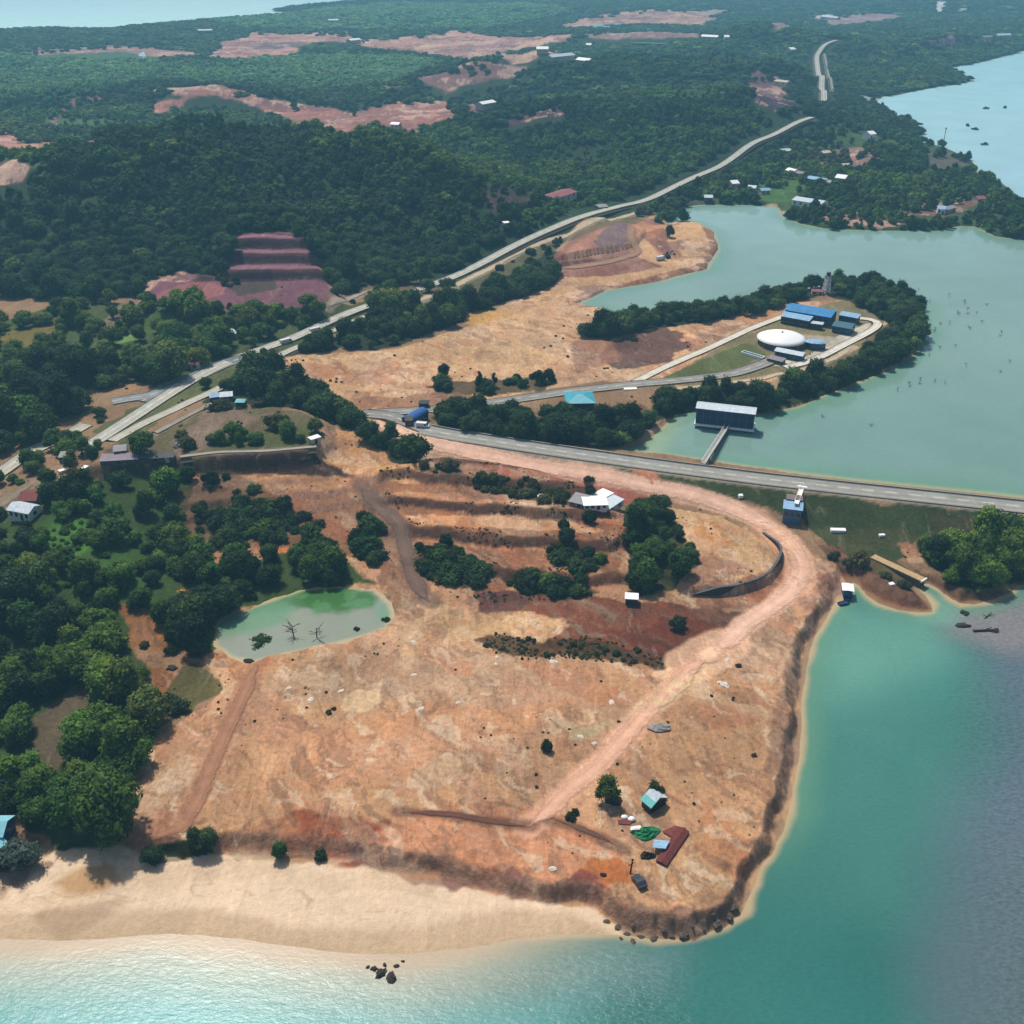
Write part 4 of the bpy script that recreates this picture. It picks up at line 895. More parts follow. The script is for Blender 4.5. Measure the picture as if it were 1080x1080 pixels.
def lake_paint(p, d):
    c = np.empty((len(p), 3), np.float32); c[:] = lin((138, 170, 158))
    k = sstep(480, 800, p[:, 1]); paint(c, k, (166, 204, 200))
    k = sstep(420, 330, p[:, 1]) * sstep(30, 100, p[:, 0]) ; paint(c, k * .6, (116, 154, 142))
    n = fbm(p[:, 0], p[:, 1], 40, 3, 303)
    paint(c, sstep(14, 1, d + 4 * n) * .5, (104, 158, 124))
    paint(c, sstep(2.6, .3, d + n) * .85, (176, 176, 134))
    e = sdist(p, WP([(652,474),(668,468),(700,446),(722,440),(715,452),(700,476),(690,482)], LAKE_Z))
    paint(c, sstep(-4, 5, e) * .7, (164, 186, 148))
    return c
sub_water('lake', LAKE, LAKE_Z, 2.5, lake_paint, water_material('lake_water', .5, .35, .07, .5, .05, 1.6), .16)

def pond_paint(p, d):
    c = np.empty((len(p), 3), np.float32); c[:] = lin((150, 158, 140))
    n = fbm(p[:, 0], p[:, 1], 9, 4, 304)
    g = sdist(p, GPOLY([(268,640),(320,620),(375,616),(402,628),(396,642),(360,650),(310,644)])) + 5.5 * n
    paint(c, sstep(-2.0, 2.0, g) * .95, (66, 118, 54))
    paint(c, sstep(.1, .35, fbm(p[:, 0], p[:, 1], 4, 3, 305)) * sstep(-4, 1, g) * .7, (96, 148, 92))
    g = sdist(p, GPOLY([(228,655),(290,634),(310,645),(300,660),(260,668),(236,672)])) + 3.5 * n
    paint(c, sstep(-3, 2, g) * .8, (112, 156, 122))
    g = sdist(p, GPOLY([(395,636),(414,640),(414,655),(398,658)])) + 1.5 * n
    paint(c, sstep(-1.5, 1.5, g) * .8, (120, 162, 130))
    paint(c, sstep(1.6, .2, d + .6 * n) * .8, (206, 184, 140))
    return c
sub_water('pond', POND, POND_Z, 3.0, pond_paint, water_material('pond_water', .8, .4, .14, .4, .05, 1.0), .12)

def flat_pool(name, pts, rgb):
    p = np.array([G(*q) for q in pts]); z = p[:, 2].mean() + .9
    ctr = p.mean(0)
    n = len(p)
    v = []; f = []
    for k in range(5):
        for i in range(n):
            q = ctr + (p[i] - ctr) * (k + 1) / 5
            v.append((q[0], q[1], z + .002 * fbm(np.array([q[0]]), np.array([q[1]]), 8, 1, 3)[0]))
    for k in range(4):
        for i in range(n):
            j = (i + 1) % n
            f.append((k * n + i, (k + 1) * n + i, (k + 1) * n + j, k * n + j))
    for i in range(n):
        f.append((i, (i + 1) % n, ((i + 2) % n), ((i + 2) % n))) if False else None
    v.append((ctr[0], ctr[1], z)); cidx = len(v) - 1
    me = bpy.data.meshes.new(name)
    fl = [tuple(q) for q in f] + [(cidx, i, (i + 1) % n) for i in range(n)]
    me.from_pydata(v, [], fl); me.update()
    me.materials.append(simple(name + '_water', rgb, .12, .06, .02, .5, .8))
    o = bpy.data.objects.new(name, me); col.objects.link(o); o['kind'] = 'structure'
flat_pool('pool_water', [(621,28),(635,25),(655,25),(668,29),(655,33),(630,33)], (120, 196, 204))
flat_pool('pool_water', [(675,30),(690,28),(724,28),(722,31),(680,33)], (190, 226, 226))
flat_pool('stream_water', [(146,58),(152,56),(154,60),(166,66),(160,68),(147,62)], (206, 220, 226))
flat_pool('stream_water', [(54,48),(72,46),(94,50),(90,52),(70,50)], (206, 214, 220))
flat_pool('pool_water', [(882,32),(898,28),(904,30),(888,34)], (150, 190, 204))
flat_pool('pool_water', [(660,46),(700,45),(722,46),(690,48)], (150, 200, 196))

# ------------------------------------------------------------------ roads
def road_material(name, c, paved, wide=False):
    m, nt, b = nt_new(name)
    ac = N(nt, 'ShaderNodeAttribute', attribute_name='across').outputs['Fac']
    co = N(nt, 'ShaderNodeTexCoord').outputs['Object']
    rgb = N(nt, 'ShaderNodeRGB'); rgb.outputs[0].default_value = (*srgb(c, ALB), 1)
    f = mrange(nt, noise(nt, .25, 6, .65, co, .4), .3, .7, .80, 1.16)
    f = math2(nt, 'MULTIPLY', f, mrange(nt, noise(nt, 1.6, 4, .6, co), .3, .7, .88, 1.1))
    # wheel tracks: two bands each side of the middle
    t = N(nt, 'ShaderNodeMath', operation='ABSOLUTE'); nt.links.new(ac, t.inputs[0])
    k = N(nt, 'ShaderNodeMath', operation='SUBTRACT'); nt.links.new(t.outputs[0], k.inputs[0]); k.inputs[1].default_value = .45
    a = N(nt, 'ShaderNodeMath', operation='ABSOLUTE'); nt.links.new(k.outputs[0], a.inputs[0])
    f = math2(nt, 'MULTIPLY', f, mrange(nt, a.outputs[0], 0, .3, .84 if paved else .88, 1.06))
    c1 = scale_col(nt, rgb.outputs[0], f)
    if paved and wide:
        lg = N(nt, 'ShaderNodeAttribute', attribute_name='along').outputs['Fac']
        ds = math2(nt, 'LESS_THAN', math2(nt, 'FRACT', math2(nt, 'MULTIPLY', lg, 1 / 7.0), 0.0), .5)
        ds = math2(nt, 'MULTIPLY', ds, math2(nt, 'LESS_THAN', t.outputs[0], .035))
        c1 = mixc(nt, math2(nt, 'MULTIPLY', ds, .8), c1, srgb((236, 234, 226), .9))
    if paved:
        e = mrange(nt, t.outputs[0], .86, .94, 0, .6)
        c1 = mixc(nt, e, c1, mixc(nt, .5, c1, srgb((214, 206, 186), .8)))
    if paved:
        c1 = mixc(nt, mrange(nt, t.outputs[0], 1.04, 1.16, 0, 1), c1, srgb((120, 104, 80)))
    nt.links.new(c1, b.inputs['Base Color'])
    b.inputs['Roughness'].default_value = .85
    b.inputs['Specular IOR Level'].default_value = .2
    bump(nt, b, noise(nt, 1.2, 5, .65, co), .3, .15)
    if not paved:
        tr = N(nt, 'ShaderNodeBsdfTransparent'); mx = N(nt, 'ShaderNodeMixShader')
        e = math2(nt, 'ADD', t.outputs[0], mrange(nt, noise(nt, .5, 6, .7, co), .3, .7, -.22, .22))
        e = math2(nt, 'ADD', e, N(nt, 'ShaderNodeAttribute', attribute_name='ends').outputs['Fac'])
        nt.links.new(mrange(nt, e, .62, 1.0, .97, 0), mx.inputs[0]); nt.links.new(tr.outputs[0], mx.inputs[1]); nt.links.new(b.outputs[0], mx.inputs[2])
        nt.links.new(mx.outputs[0], [n for n in nt.nodes if n.type == 'OUTPUT_MATERIAL'][0].inputs[0])
    return m

for ri, ((nm, wd, c, line, surf), RL) in enumerate(zip(ROADS, ROADLINES)):
    q = road_pts(RL, 1.6 if RL[:, 1].mean() < 420 else 4.0)
    tan = np.gradient(q, axis=0); tan /= np.hypot(tan[:, 0], tan[:, 1])[:, None] + 1e-9
    nrm = np.stack([-tan[:, 1], tan[:, 0]], 1)
    if surf == 'dirt': q = q + nrm * (.9 * fbm(q[:, 0], q[:, 1], 14, 2, 470))[:, None]
    K = 7
    ac = np.linspace(-1, 1, K)
    wv = np.full(len(q), wd / 2.0 * (1.12 if surf == 'dirt' else 1))
    rag = .16 if surf == 'dirt' else .015
    wl = wv * (1 + rag * fbm(q[:, 0], q[:, 1], 6, 2, 400 + ri)); wr = wv * (1 + rag * fbm(q[:, 0], q[:, 1], 6, 2, 430 + ri))
    wrow = np.where(ac[None, :] > 0, wl[:, None], wr[:, None]) * ac[None, :]
    px = q[:, None, 0] + nrm[:, None, 0] * wrow; py = q[:, None, 1] + nrm[:, None, 1] * wrow
    pz = hgrid(px, py)
    if surf == 'paved':                       # a paved road is even across its width
        zc = pz.max(1); 
        ker = np.ones(9) / 9; zp = np.pad(zc, 4, 'edge'); mxf = np.max(np.stack([zp[k:k + len(zc)] for k in range(2, 7)]), 0); zs = np.convolve(np.pad(mxf, 4, 'edge'), ker, 'valid')
        pz = np.repeat(zs[:, None], K, 1)
    D = np.hypot(py, HC)
    off = (.13 + .004 * ri if surf == 'paved' else .11 + .0012 * ri) + .0006 * np.maximum(0, D - 200)
    pz = pz + off
    V = np.stack([px.ravel(), py.ravel(), pz.ravel()], 1)
    F = quads(len(q), K)
    # kerbs: the edge of a paved road runs down into the ground
    nV = len(V); n = len(q)
    i0 = np.arange(len(q)) * K; i1 = i0 + K - 1
    low = V[np.r_[i0, i1]].copy(); low[:, 2] -= 1.3; low[:n, :2] -= nrm * 1.6; low[n:, :2] += nrm * 1.6
    V = np.vstack([V, low])
    n = len(q); a0 = np.arange(n - 1)
    F2 = np.stack([i0[:-1], i0[1:], nV + a0 + 1, nV + a0], 1)
    F3 = np.stack([i1[1:], i1[:-1], nV + n + a0, nV + n + a0 + 1], 1)
    if surf == 'paved': F = np.vstack([F, F2[:, ::-1], F3[:, ::-1]])
    cum = np.r_[0, np.cumsum(np.hypot(*np.diff(q, axis=0).T))]; along = np.concatenate([np.repeat(cum, K), cum, cum])
    en = np.minimum(np.arange(n), np.arange(n)[::-1]) * (1.6 if RL[:, 1].mean() < 420 else 4.0)
    en = np.clip(1 - en / 7.0, 0, 1)
    ends = np.concatenate([np.repeat(en, K), en, en])
    across = np.concatenate([np.tile(ac, len(q)), np.full(n, -1.6), np.full(n, 1.6)])
    o = grid_mesh(nm, V, F, None, road_material(nm + '_surface', c, surf == 'paved', wd > 5), False, extra={'across': across, 'ends': ends, 'along': along})
    o['kind'] = 'structure'
# ------------------------------------------------------------------ mesh builder
class MB:
    def __init__(s): s.v = []; s.f = []
    def add(s, v, f):
        k = len(s.v); s.v += [tuple(float(c) for c in p) for p in v]; s.f += [tuple(i + k for i in q) for q in f]; return s
    def box(s, x0, x1, y0, y1, z0, z1):
        v = [(x0,y0,z0),(x1,y0,z0),(x1,y1,z0),(x0,y1,z0),(x0,y0,z1),(x1,y0,z1),(x1,y1,z1),(x0,y1,z1)]
        return s.add(v, [(0,3,2,1),(4,5,6,7),(0,1,5,4),(1,2,6,5),(2,3,7,6),(3,0,4,7)])
    def prism(s, poly, z0, z1, top=None):
        n = len(poly); t = top or poly
        v = [(x, y, z0) for x, y in poly] + [(x, y, z1) for x, y in t]
        return s.add(v, [tuple(range(n))[::-1], tuple(range(n, 2 * n))] + [(i, (i + 1) % n, n + (i + 1) % n, n + i) for i in range(n)])
    def extr(s, prof, x0, x1):                 # profile in (y, z) swept along x
        n = len(prof)
        v = [(x0, y, z) for y, z in prof] + [(x1, y, z) for y, z in prof]
        return s.add(v, [tuple(range(n)), tuple(range(n, 2 * n))[::-1]] + [(i, n + i, n + (i + 1) % n, (i + 1) % n) for i in range(n)])
    def tube(s, p, q, r0, r1, n=8):
        p = np.array(p, float); q = np.array(q, float); d = q - p; d /= np.linalg.norm(d) + 1e-9
        a = np.cross(d, (0, 0, 1) if abs(d[2]) < .9 else (1, 0, 0)); a /= np.linalg.norm(a); b = np.cross(d, a)
        v = []
        for c, r in ((p, r0), (q, r1)):
            v += [tuple(c + r * (math.cos(2 * math.pi * i / n) * a + math.sin(2 * math.pi * i / n) * b)) for i in range(n)]
        return s.add(v, [tuple(range(n))[::-1], tuple(range(n, 2 * n))] + [(i, (i + 1) % n, n + (i + 1) % n, n + i) for i in range(n)])
    def lathe(s, prof, n=24):                  # profile (r, z) from bottom to top
        v = []; f = []
        for r, z in prof: v += [(r * math.cos(2 * math.pi * i / n), r * math.sin(2 * math.pi * i / n), z) for i in range(n)]
        for k in range(len(prof) - 1):
            f += [(k * n + i, k * n + (i + 1) % n, (k + 1) * n + (i + 1) % n, (k + 1) * n + i) for i in range(n)]
        f += [tuple(range(n))[::-1], tuple(range((len(prof) - 1) * n, len(prof) * n))]
        return s.add(v, f)
    def lump(s, c, r, seed, n=10, m=7, jag=.25, sq=1.0):
        rg = np.random.default_rng(seed); v = []; f = []
        for j in range(m + 1):
            th = math.pi * j / m
            for i in range(n):
                ph = 2 * math.pi * i / n
                d = (math.sin(th) * math.cos(ph), math.sin(th) * math.sin(ph), math.cos(th))
                k = 1 + jag * rg.uniform(-1, 1) if 0 < j < m else 1
                v.append((c[0] + r[0] * d[0] * k, c[1] + r[1] * d[1] * k, c[2] + r[2] * d[2] * k))
        for j in range(m):
            f += [(j * n + i, (j + 1) * n + i, (j + 1) * n + (i + 1) % n, j * n + (i + 1) % n) for i in range(n)]
        return s.add(v, f)
    def build(s, name, m, parent=None, smooth=False, bevel=0):
        me = bpy.data.meshes.new(name); me.from_pydata(s.v, [], s.f); me.update()
        me.materials.append(m)
        if smooth:
            for p in me.polygons: p.use_smooth = True
        o = bpy.data.objects.new(name, me); col.objects.link(o)
        if parent: o.parent = parent
        if bevel:
            b = o.modifiers.new('bevel', 'BEVEL'); b.width = bevel; b.segments = 2; b.limit_method = 'ANGLE'
        return o

def tag(o, label=None, cat=None, group=None):
    if label: o['label'] = label
    if cat: o['category'] = cat
    if group: o['group'] = group
    return o
def thing(name, label, cat, loc, rz=0.0, group=None):
    o = bpy.data.objects.new(name, None); col.objects.link(o)
    o.location = loc; o.rotation_euler = (0, 0, rz); o.empty_display_size = .5
    return tag(o, label, cat, group)
def copy_thing(o, loc, rz=0.0, label=None, scale=None):
    c = o.copy(); col.objects.link(c); c.location = loc; c.rotation_euler = (0, 0, rz)
    if label: c['label'] = label
    if scale: c.scale = (scale,) * 3
    for ch in list(o.children):
        d = ch.copy(); col.objects.link(d); d.parent = c
        for g in ch.children:
            e = g.copy(); col.objects.link(e); e.parent = d
    return c

EXCL = []                                       # footprints no tree may stand in: x, y, radius
_M = {}
def M(key, *a, **k):
    if key not in _M: _M[key] = simple(key, *a, **k)
    return _M[key]
M('white_paint', (240,240,238), .5, .05, 1.2, .3, .95); M('pale_sheet', (206,218,226), .4, .22, stripes=6); M('blue_sheet', (62,140,196), .4, .22, .5, stripes=5)
M('light_blue_sheet', (150,190,222), .4, .22, .5, stripes=5); M('dark_blue_wall', (46,78,124), .6, .15); M('teal_sheet', (64,168,186), .4, .22, stripes=5)
M('dark_teal_sheet', (58,108,124), .5, .15, stripes=5); M('concrete', (172,168,158), .85, .14); M('dark_concrete', (92,88,84), .9, .2)
M('glass_dark', (24,34,48), .15, .1, 1, .5); M('dark_wall', (58,64,74), .8, .2); M('rust_sheet', (124,56,46), .7, .25, 1.5, stripes=6)
M('dark_rust_sheet', (108,46,42), .7, .25, 1.5, stripes=6); M('cyan_sheet', (150,214,226), .4, .08, stripes=6); M('grey_sheet', (152,150,152), .6, .15, stripes=6)
M('blue_grey_wall', (82,110,150), .6, .12); M('timber', (98,78,60), .8, .25); M('dark_metal', (40,42,46), .5, .2); M('car_white', (232,232,230), .3, .04)
M('car_grey', (66,70,78), .3, .08); M('tyre', (24,24,24), .8, .1); M('red_tile', (150,84,86), .7, .2, 1.0, stripes=6); M('cream_wall', (206,196,176), .8, .12)
M('aqua_sheet', (120,206,200), .4, .1, stripes=6); M('navy', (30,44,80), .5, .15); M('green_tarp', (34,128,78), .5, .22, 1.5); M('dead_wood', (52,44,38), .9, .3)
M('dark_rock', (62,54,48), .9, .35, 1.5); M('pale_rock', (222,210,196), .9, .15, 1.5); M('grey_rock', (150,146,142), .9, .25, 1.5); M('brown_stone', (96,84,76), .9, .3, .8)
M('tan_concrete', (190,160,118), .85, .2); M('blue_body', (40,92,160), .45, .15); M('mauve_sheet', (146,132,142), .7, .2, stripes=6); M('opening_shade', (14,14,16), .9, .1)
M('wall_stone', (70,66,70), .9, .35, 1.2); M('cap_stone', (96,94,98), .9, .25, 1.2); M('slab_purple', (128,112,112), .85, .2)

def house(name, label, cat, A, B, depth, h, roof, rh, wall, rmat, over=.35, win=3, door=True, group=None, ang=None, z=None, extra=0, skirt=1.0, winmat='glass_dark'):
    """A, B: front base corners as seen in the photograph; depth runs away from the viewer"""
    a = np.array(G(*A)); b = np.array(G(*B))
    if z is not None:
        a = np.array((*W(*A, z), z)); b = np.array((*W(*B, z), z))
    d = b - a; L = float(np.hypot(d[0], d[1])); rz = math.atan2(d[1], d[0])
    if ang is not None: rz = R(ang)
    nx, ny = -math.sin(rz), math.cos(rz)
    c = (a + b) / 2; loc = (c[0] + nx * depth / 2, c[1] + ny * depth / 2, 0)
    zz = z if z is not None else float(hgrid(loc[0], loc[1]))
    loc = (loc[0], loc[1], zz)
    t = thing(name, label, cat, loc, rz, group)
    EXCL.append((loc[0], loc[1], max(L, depth) * .5 + 1.2))
    hx, hy = L / 2, depth / 2
    roof_walls = [(-hy, -skirt), (hy, -skirt), (hy, h), (-hy, h)]
    if roof == 'gable': roof_walls = [(-hy, -skirt), (hy, -skirt), (hy, h), (0, h + rh), (-hy, h)]
    if roof == 'mono': roof_walls = [(-hy, -skirt), (hy, -skirt), (hy, h + rh), (-hy, h)]
    if roof == 'barrel':
        roof_walls = [(-hy, -skirt), (hy, -skirt), (hy, h)] + [(hy * math.cos(q), h + rh * math.sin(q)) for q in np.linspace(.3, 2.84, 7)] + [(-hy, h)]
    w = MB().extr(roof_walls, -hx, hx).build('wall', M(wall), t)
    r = MB(); o_ = over; tk = .12
    if roof == 'gable':
        s = rh / hy
        r.extr([(-hy - o_, h - s * o_ + .03), (0, h + rh + .03), (hy + o_, h - s * o_ + .03), (hy + o_, h - s * o_ + tk + .03), (0, h + rh + tk + .06), (-hy - o_, h - s * o_ + tk + .03)], -hx - o_, hx + o_)
    elif roof == 'mono':
        s = rh / depth
        r.extr([(-hy - o_, h - s * o_ + .03), (hy + o_, h + rh + s * o_ + .03), (hy + o_, h + rh + s * o_ + .03 + tk), (-hy - o_, h - s * o_ + .03 + tk)], -hx - o_, hx + o_)
    elif roof == 'flat':
        r.box(-hx - o_, hx + o_, -hy - o_, hy + o_, h + .02, h + .02 + max(tk, rh))
    elif roof == 'hip':
        k = min(hx, hy) * .8
        base = [(-hx - o_, -hy - o_), (hx + o_, -hy - o_), (hx + o_, hy + o_), (-hx - o_, hy + o_)]
        r.prism(base, h + .02, h + .14)
        r.prism([(x * .999, y * .999) for x, y in base], h + .143, h + rh, [(-hx + k, -.15), (hx - k, -.15), (hx - k, .15), (-hx + k, .15)])
    elif roof == 'barrel':
        q = np.linspace(0, math.pi, 11)
        out = [((hy + o_) * math.cos(u), h - .05 + (rh + .25) * math.sin(u)) for u in q]
        inn = [((hy + o_ - .12) * math.cos(u), h - .05 + (rh + .12) * math.sin(u)) for u in q[::-1]]
        r.extr(out + inn, -hx - o_, hx + o_)
    r.build('roof', M(rmat), t)
    hw = min(1.2, h * .42)
    for i in range(win):
        x = -hx + L * (i + .5) / win
        ww = min(1.4, L / win * .55)
        if door and i == win // 2: continue
        f = MB().box(x - ww / 2, x + ww / 2, -hy - .05, -hy + .04, h * .42, h * .42 + hw).build('window', M(winmat), t)
        MB().box(x - ww / 2 - .1, x + ww / 2 + .1, -hy - .14, -hy + .02, h * .42 - .12, h * .42 - .005).build('sill', M('concrete'), f)
    if win:
        MB().box(hx - .04, hx + .05, -depth * .14, depth * .14, h * .42, h * .42 + hw).build('window', M(winmat), t)
    if door:
        x = -hx + L * (win // 2 + .5) / max(win, 1) if win else 0
        d_ = MB().box(x - .5, x + .5, -hy - .06, -hy + .04, 0, min(2.1, h * .85)).build('door', M('dark_wall'), t)
    t['_'] = 0
    del t['_']
    return t, L, hx, hy

# ------------------------------------------------------------------ the waterworks on the spit
GW = 'buildings of the waterworks on the spit'
t, L, hx, hy = house('treatment_hall', 'long hall with the bright blue roof, largest building of the waterworks', 'hall', (827,337), (874,345.5), 10.5, 4.6, 'gable', 1.0, 'dark_blue_wall', 'blue_sheet', .5, 7, True, GW)
for i in range(6):
    MB().box(-hx + L * (i + 1) / 7 - .12, -hx + L * (i + 1) / 7 + .12, -hy - .16, -hy + .02, 0, 4.5).build('pilaster', M('blue_grey_wall'), t)
house('filter_annex', 'pale blue roofed annex along the front of the big blue hall', 'annex', (823,341), (852,346.5), 5.0, 3.4, 'mono', .6, 'dark_wall', 'light_blue_sheet', .3, 6, True, GW)
house('porch', 'small white flat canopy between the hall and the round tank', 'canopy', (855,347), (866,348.5), 3.0, 2.6, 'flat', .14, 'dark_wall', 'pale_sheet', .4, 0, True, GW)
house('pump_house', 'dark teal roofed shed at the right end of the blue hall', 'shed', (877,350.5), (896,354), 7.5, 3.0, 'gable', .8, 'dark_blue_wall', 'dark_teal_sheet', .35, 4, True, GW)
house('store_shed', 'light blue roofed shed behind the dark teal roofed shed', 'shed', (884,339), (903,342.5), 4.5, 3.0, 'mono', .4, 'dark_blue_wall', 'light_blue_sheet', .3, 3, True, GW)
house('chemical_house', 'long low house with a white roof in front of the round tank', 'house', (817,376), (845,381.5), 4.2, 2.6, 'gable', .6, 'dark_blue_wall', 'pale_sheet', .45, 5, True, GW)
house('guard_house', 'small grey roofed block beside the access road below the round tank', 'block', (808.5,381.5), (824,385.5), 3.6, 1.5, 'mono', .3, 'dark_concrete', 'mauve_sheet', .2, 2, False, GW)
# round tank
x, y, z = G(823.5, 362.5); EXCL.append((x, y, 11.5))
t = thing('round_tank', 'round tank with a wide white domed cover in the waterworks', 'tank', (x, y, z), 0, GW)
MB().lathe([(9.7, -1), (9.7, 2.4)], 48).build('wall', M('dark_concrete'), t, True)
MB().lathe([(10.3, 2.42), (10.35, 2.62), (8.6, 3.5), (6.2, 4.3), (3.4, 4.85), (1.0, 5.08), (.02, 5.1)], 48).build('roof', M('white_paint'), t, True)
for i in range(12):
    a = 2 * math.pi * i / 12
    MB().tube((9.9 * math.cos(a), 9.9 * math.sin(a), -.5), (9.9 * math.cos(a), 9.9 * math.sin(a), 2.41), .14, .14, 6).build('pilaster', M('concrete'), t)
MB().lathe([(.35, 5.0), (.35, 5.5), (.45, 5.55), (.02, 5.7)], 12).build('vent', M('grey_sheet'), t)
# eight-sided pump kiosk
x, y, z = G(859.5, 367); EXCL.append((x, y, 5.5))
t = thing('kiosk', 'eight sided pavilion with a pale blue roof right of the round tank', 'pavilion', (x, y, z), R(-12), GW)
o8 = [(4.4 * math.cos(a), 2.7 * math.sin(a)) for a in np.arange(8) * math.pi / 4 + math.pi / 8]
MB().prism(o8, -1, 2.8).build('wall', M('dark_blue_wall'), t)
MB().prism([(a * 1.12, b * 1.12) for a, b in o8], 2.82, 3.3, [(a * .8, b * .8) for a, b in o8]).build('roof', M('light_blue_sheet'), t)
for k in (4, 5, 6):
    a = np.array(o8[k]); b = np.array(o8[(k + 1) % 8]); c = (a + b) / 2; d = (b - a) * .3; n_ = c / np.linalg.norm(c) * .05
    MB().prism([tuple(c - d - n_), tuple(c + d - n_), tuple(c + d + n_), tuple(c - d + n_)], 1.0, 2.2).build('window', M('glass_dark'), t)
# washwater basin
a = np.array(G(783, 372.5)); b = np.array(G(805, 379)); d = b - a; L = float(np.hypot(d[0], d[1]))
t = thing('settling_basin', 'narrow white walled basin on the grass left of the round tank', 'basin', tuple((a + b) / 2), math.atan2(d[1], d[0]), GW)
EXCL.append((*((a + b) / 2)[:2], L / 2))
m = MB(); m.box(-L/2, L/2, -1.2, -.9, -1, 1.0); m.box(-L/2, L/2, .9, 1.2, -1, 1.0); m.box(-L/2, -L/2 + .3, -.895, .895, -1, 1.0); m.box(L/2 - .3, L/2, -.895, .895, -1, 1.0)
m.build('wall', M('white_paint'), t)
MB().box(-L/2 + .31, L/2 - .31, -.89, .89, -.5, .55).build('water_surface', M('dark_teal_sheet'), t)
# lattice water tower
x, y, z = G(871, 309); EXCL.append((x, y, 3))
t = thing('lattice_tower', 'slim white lattice tower rising out of the trees behind the waterworks', 'tower', (x, y, z), R(20))
TH = 8.5
for sx_ in (-1, 1):
    for sy_ in (-1, 1):
        MB().tube((sx_ * 1.5, sy_ * 1.5, -.5), (sx_ * .9, sy_ * .9, TH), .16, .13, 6).build('leg', M('white_paint'), t)
m = MB()
for k in range(4):
    for i, (p, q) in enumerate((((-1,-1),(1,-1)), ((1,-1),(1,1)), ((1,1),(-1,1)), ((-1,1),(-1,-1)))):
        z0, z1 = TH * k / 4, TH * (k + 1) / 4
        r0 = 1.5 - .6 * k / 4; r1 = 1.5 - .6 * (k + 1) / 4
        m.tube((p[0]*r0, p[1]*r0, z0), (q[0]*r1, q[1]*r1, z1), .08, .08, 5); m.tube((q[0]*r0, q[1]*r0, z0), (p[0]*r1, p[1]*r1, z1), .08, .08, 5)
        m.tube((p[0]*r1, p[1]*r1, z1 - .02), (q[0]*r1, q[1]*r1, z1 - .02), .08, .08, 5)
m.build('bracing', M('white_paint'), t)
MB().box(-1.3, 1.3, -1.3, 1.3, TH + .02, TH + .2).build('platform', M('grey_sheet'), t)
MB().lathe([(1.0, TH + .22), (1.05, TH + 1.6), (.3, TH + 1.9), (.02, TH + 1.92)], 16).build('water_drum', M('dark_metal'), t)
house('garage', 'low pink roofed shed at the foot of the white lattice tower', 'shed', (856,311), (868,311.5), 4, 1.6, 'gable', .5, 'cream_wall', 'red_tile', .2, 2, True, GW)

# ------------------------------------------------------------------ intake building standing in the lake
FZ = LAKE_Z + 1.7
t, L, hx, hy = house('intake_building', 'blue walled intake building standing on piles in the lake', 'building', (733.6,446.2), (793.8,453.0), 5.6, 5.9, 'gable', .7, 'dark_blue_wall', 'pale_sheet', .45, 0, False, None, None, FZ, skirt=0.0)
MB().box(-hx - .5, hx + .5, -hy - .5, hy + .5, -.75, -.005).build('deck', M('white_paint'), t)
for i in range(9):
    for s_ in (-1, 1):
        MB().tube((-hx + L * (i + .1) / 8.2, s_ * (hy - .4), -7), (-hx + L * (i + .1) / 8.2, s_ * (hy - .4), -.76), .32, .32, 10).build('pile', M('dark_concrete'), t)
for i in range(8):
    w0, w1 = -hx + L * i / 8 + .12, -hx + L * (i + 1) / 8 - .12
    for z0, z1 in ((.5, 2.6), (3.1, 5.2)):
        f = MB().box(w0, w1, -hy - .05, -hy + .02, z0, z1).build('window', M('navy'), t)
        g = MB()
        for j in (1, 2): g.box(w0 + (w1 - w0) * j / 3 - .03, w0 + (w1 - w0) * j / 3 + .03, -hy - .09, -hy - .051, z0, z1)
        g.build('frame', M('blue_grey_wall'), f)
for i in range(9):
    MB().box(-hx + L * i / 8 - .11, -hx + L * i / 8 + .11, -hy - .14, -hy + .02, 0, 5.85).build('pilaster', M('blue_grey_wall'), t)
MB().box(hx - .02, hx + .06, -hy + .6, hy - .6, .1, 5.0).build('end_panel', M('blue_grey_wall'), t)
# gangway to the dam
a = np.array((*W(766.8, 449.5, FZ), FZ)); b = np.array((*W(741.5, 488.8, DAM_Z + .35), DAM_Z + .35)); d = b - a; L2 = float(np.linalg.norm(d[:2]))
rz = math.atan2(d[1], d[0])
t = thing('gangway', 'long narrow concrete gangway between the dam and the intake building', 'footbridge', tuple(a), rz)
sl = (b[2] - a[2]) / L2
def sbox(m, x0, x1, y0, y1, z0, z1):
    v = [(x, yy, zz + sl * x) for zz in (z0, z1) for x, yy in ((x0, y0), (x1, y0), (x1, y1), (x0, y1))]
    return m.add(v, [(0,3,2,1),(4,5,6,7),(0,1,5,4),(1,2,6,5),(2,3,7,6),(3,0,4,7)])
sbox(MB(), 0, L2, -.75, .75, -.25, 0).build('deck', M('concrete'), t)
m = MB(); sbox(m, 0, L2, -.72, -.5, -1.0, -.255); sbox(m, 0, L2, .5, .72, -1.0, -.255); m.build('girder', M('dark_concrete'), t)
for s_ in (-1, 1):
    m = MB(); sbox(m, 0, L2, s_ * .72 - .03, s_ * .72 + .03, .9, .98); sbox(m, 0, L2, s_ * .72 - .025, s_ * .72 + .025, .45, .5)
    for i in range(13): xx = L2 * i / 12; m.box(min(xx, L2 - .06), min(xx, L2 - .06) + .06, s_ * .72 - .03, s_ * .72 + .03, sl * xx + .002, sl * xx + .9)
    m.build('railing', M('white_paint'), t)
for i in range(1, 4):
    MB().tube((L2 * i / 4, 0, -8), (L2 * i / 4, 0, -1.02 + sl * L2 * i / 4), .4, .4, 12).build('pile', M('dark_concrete'), t)

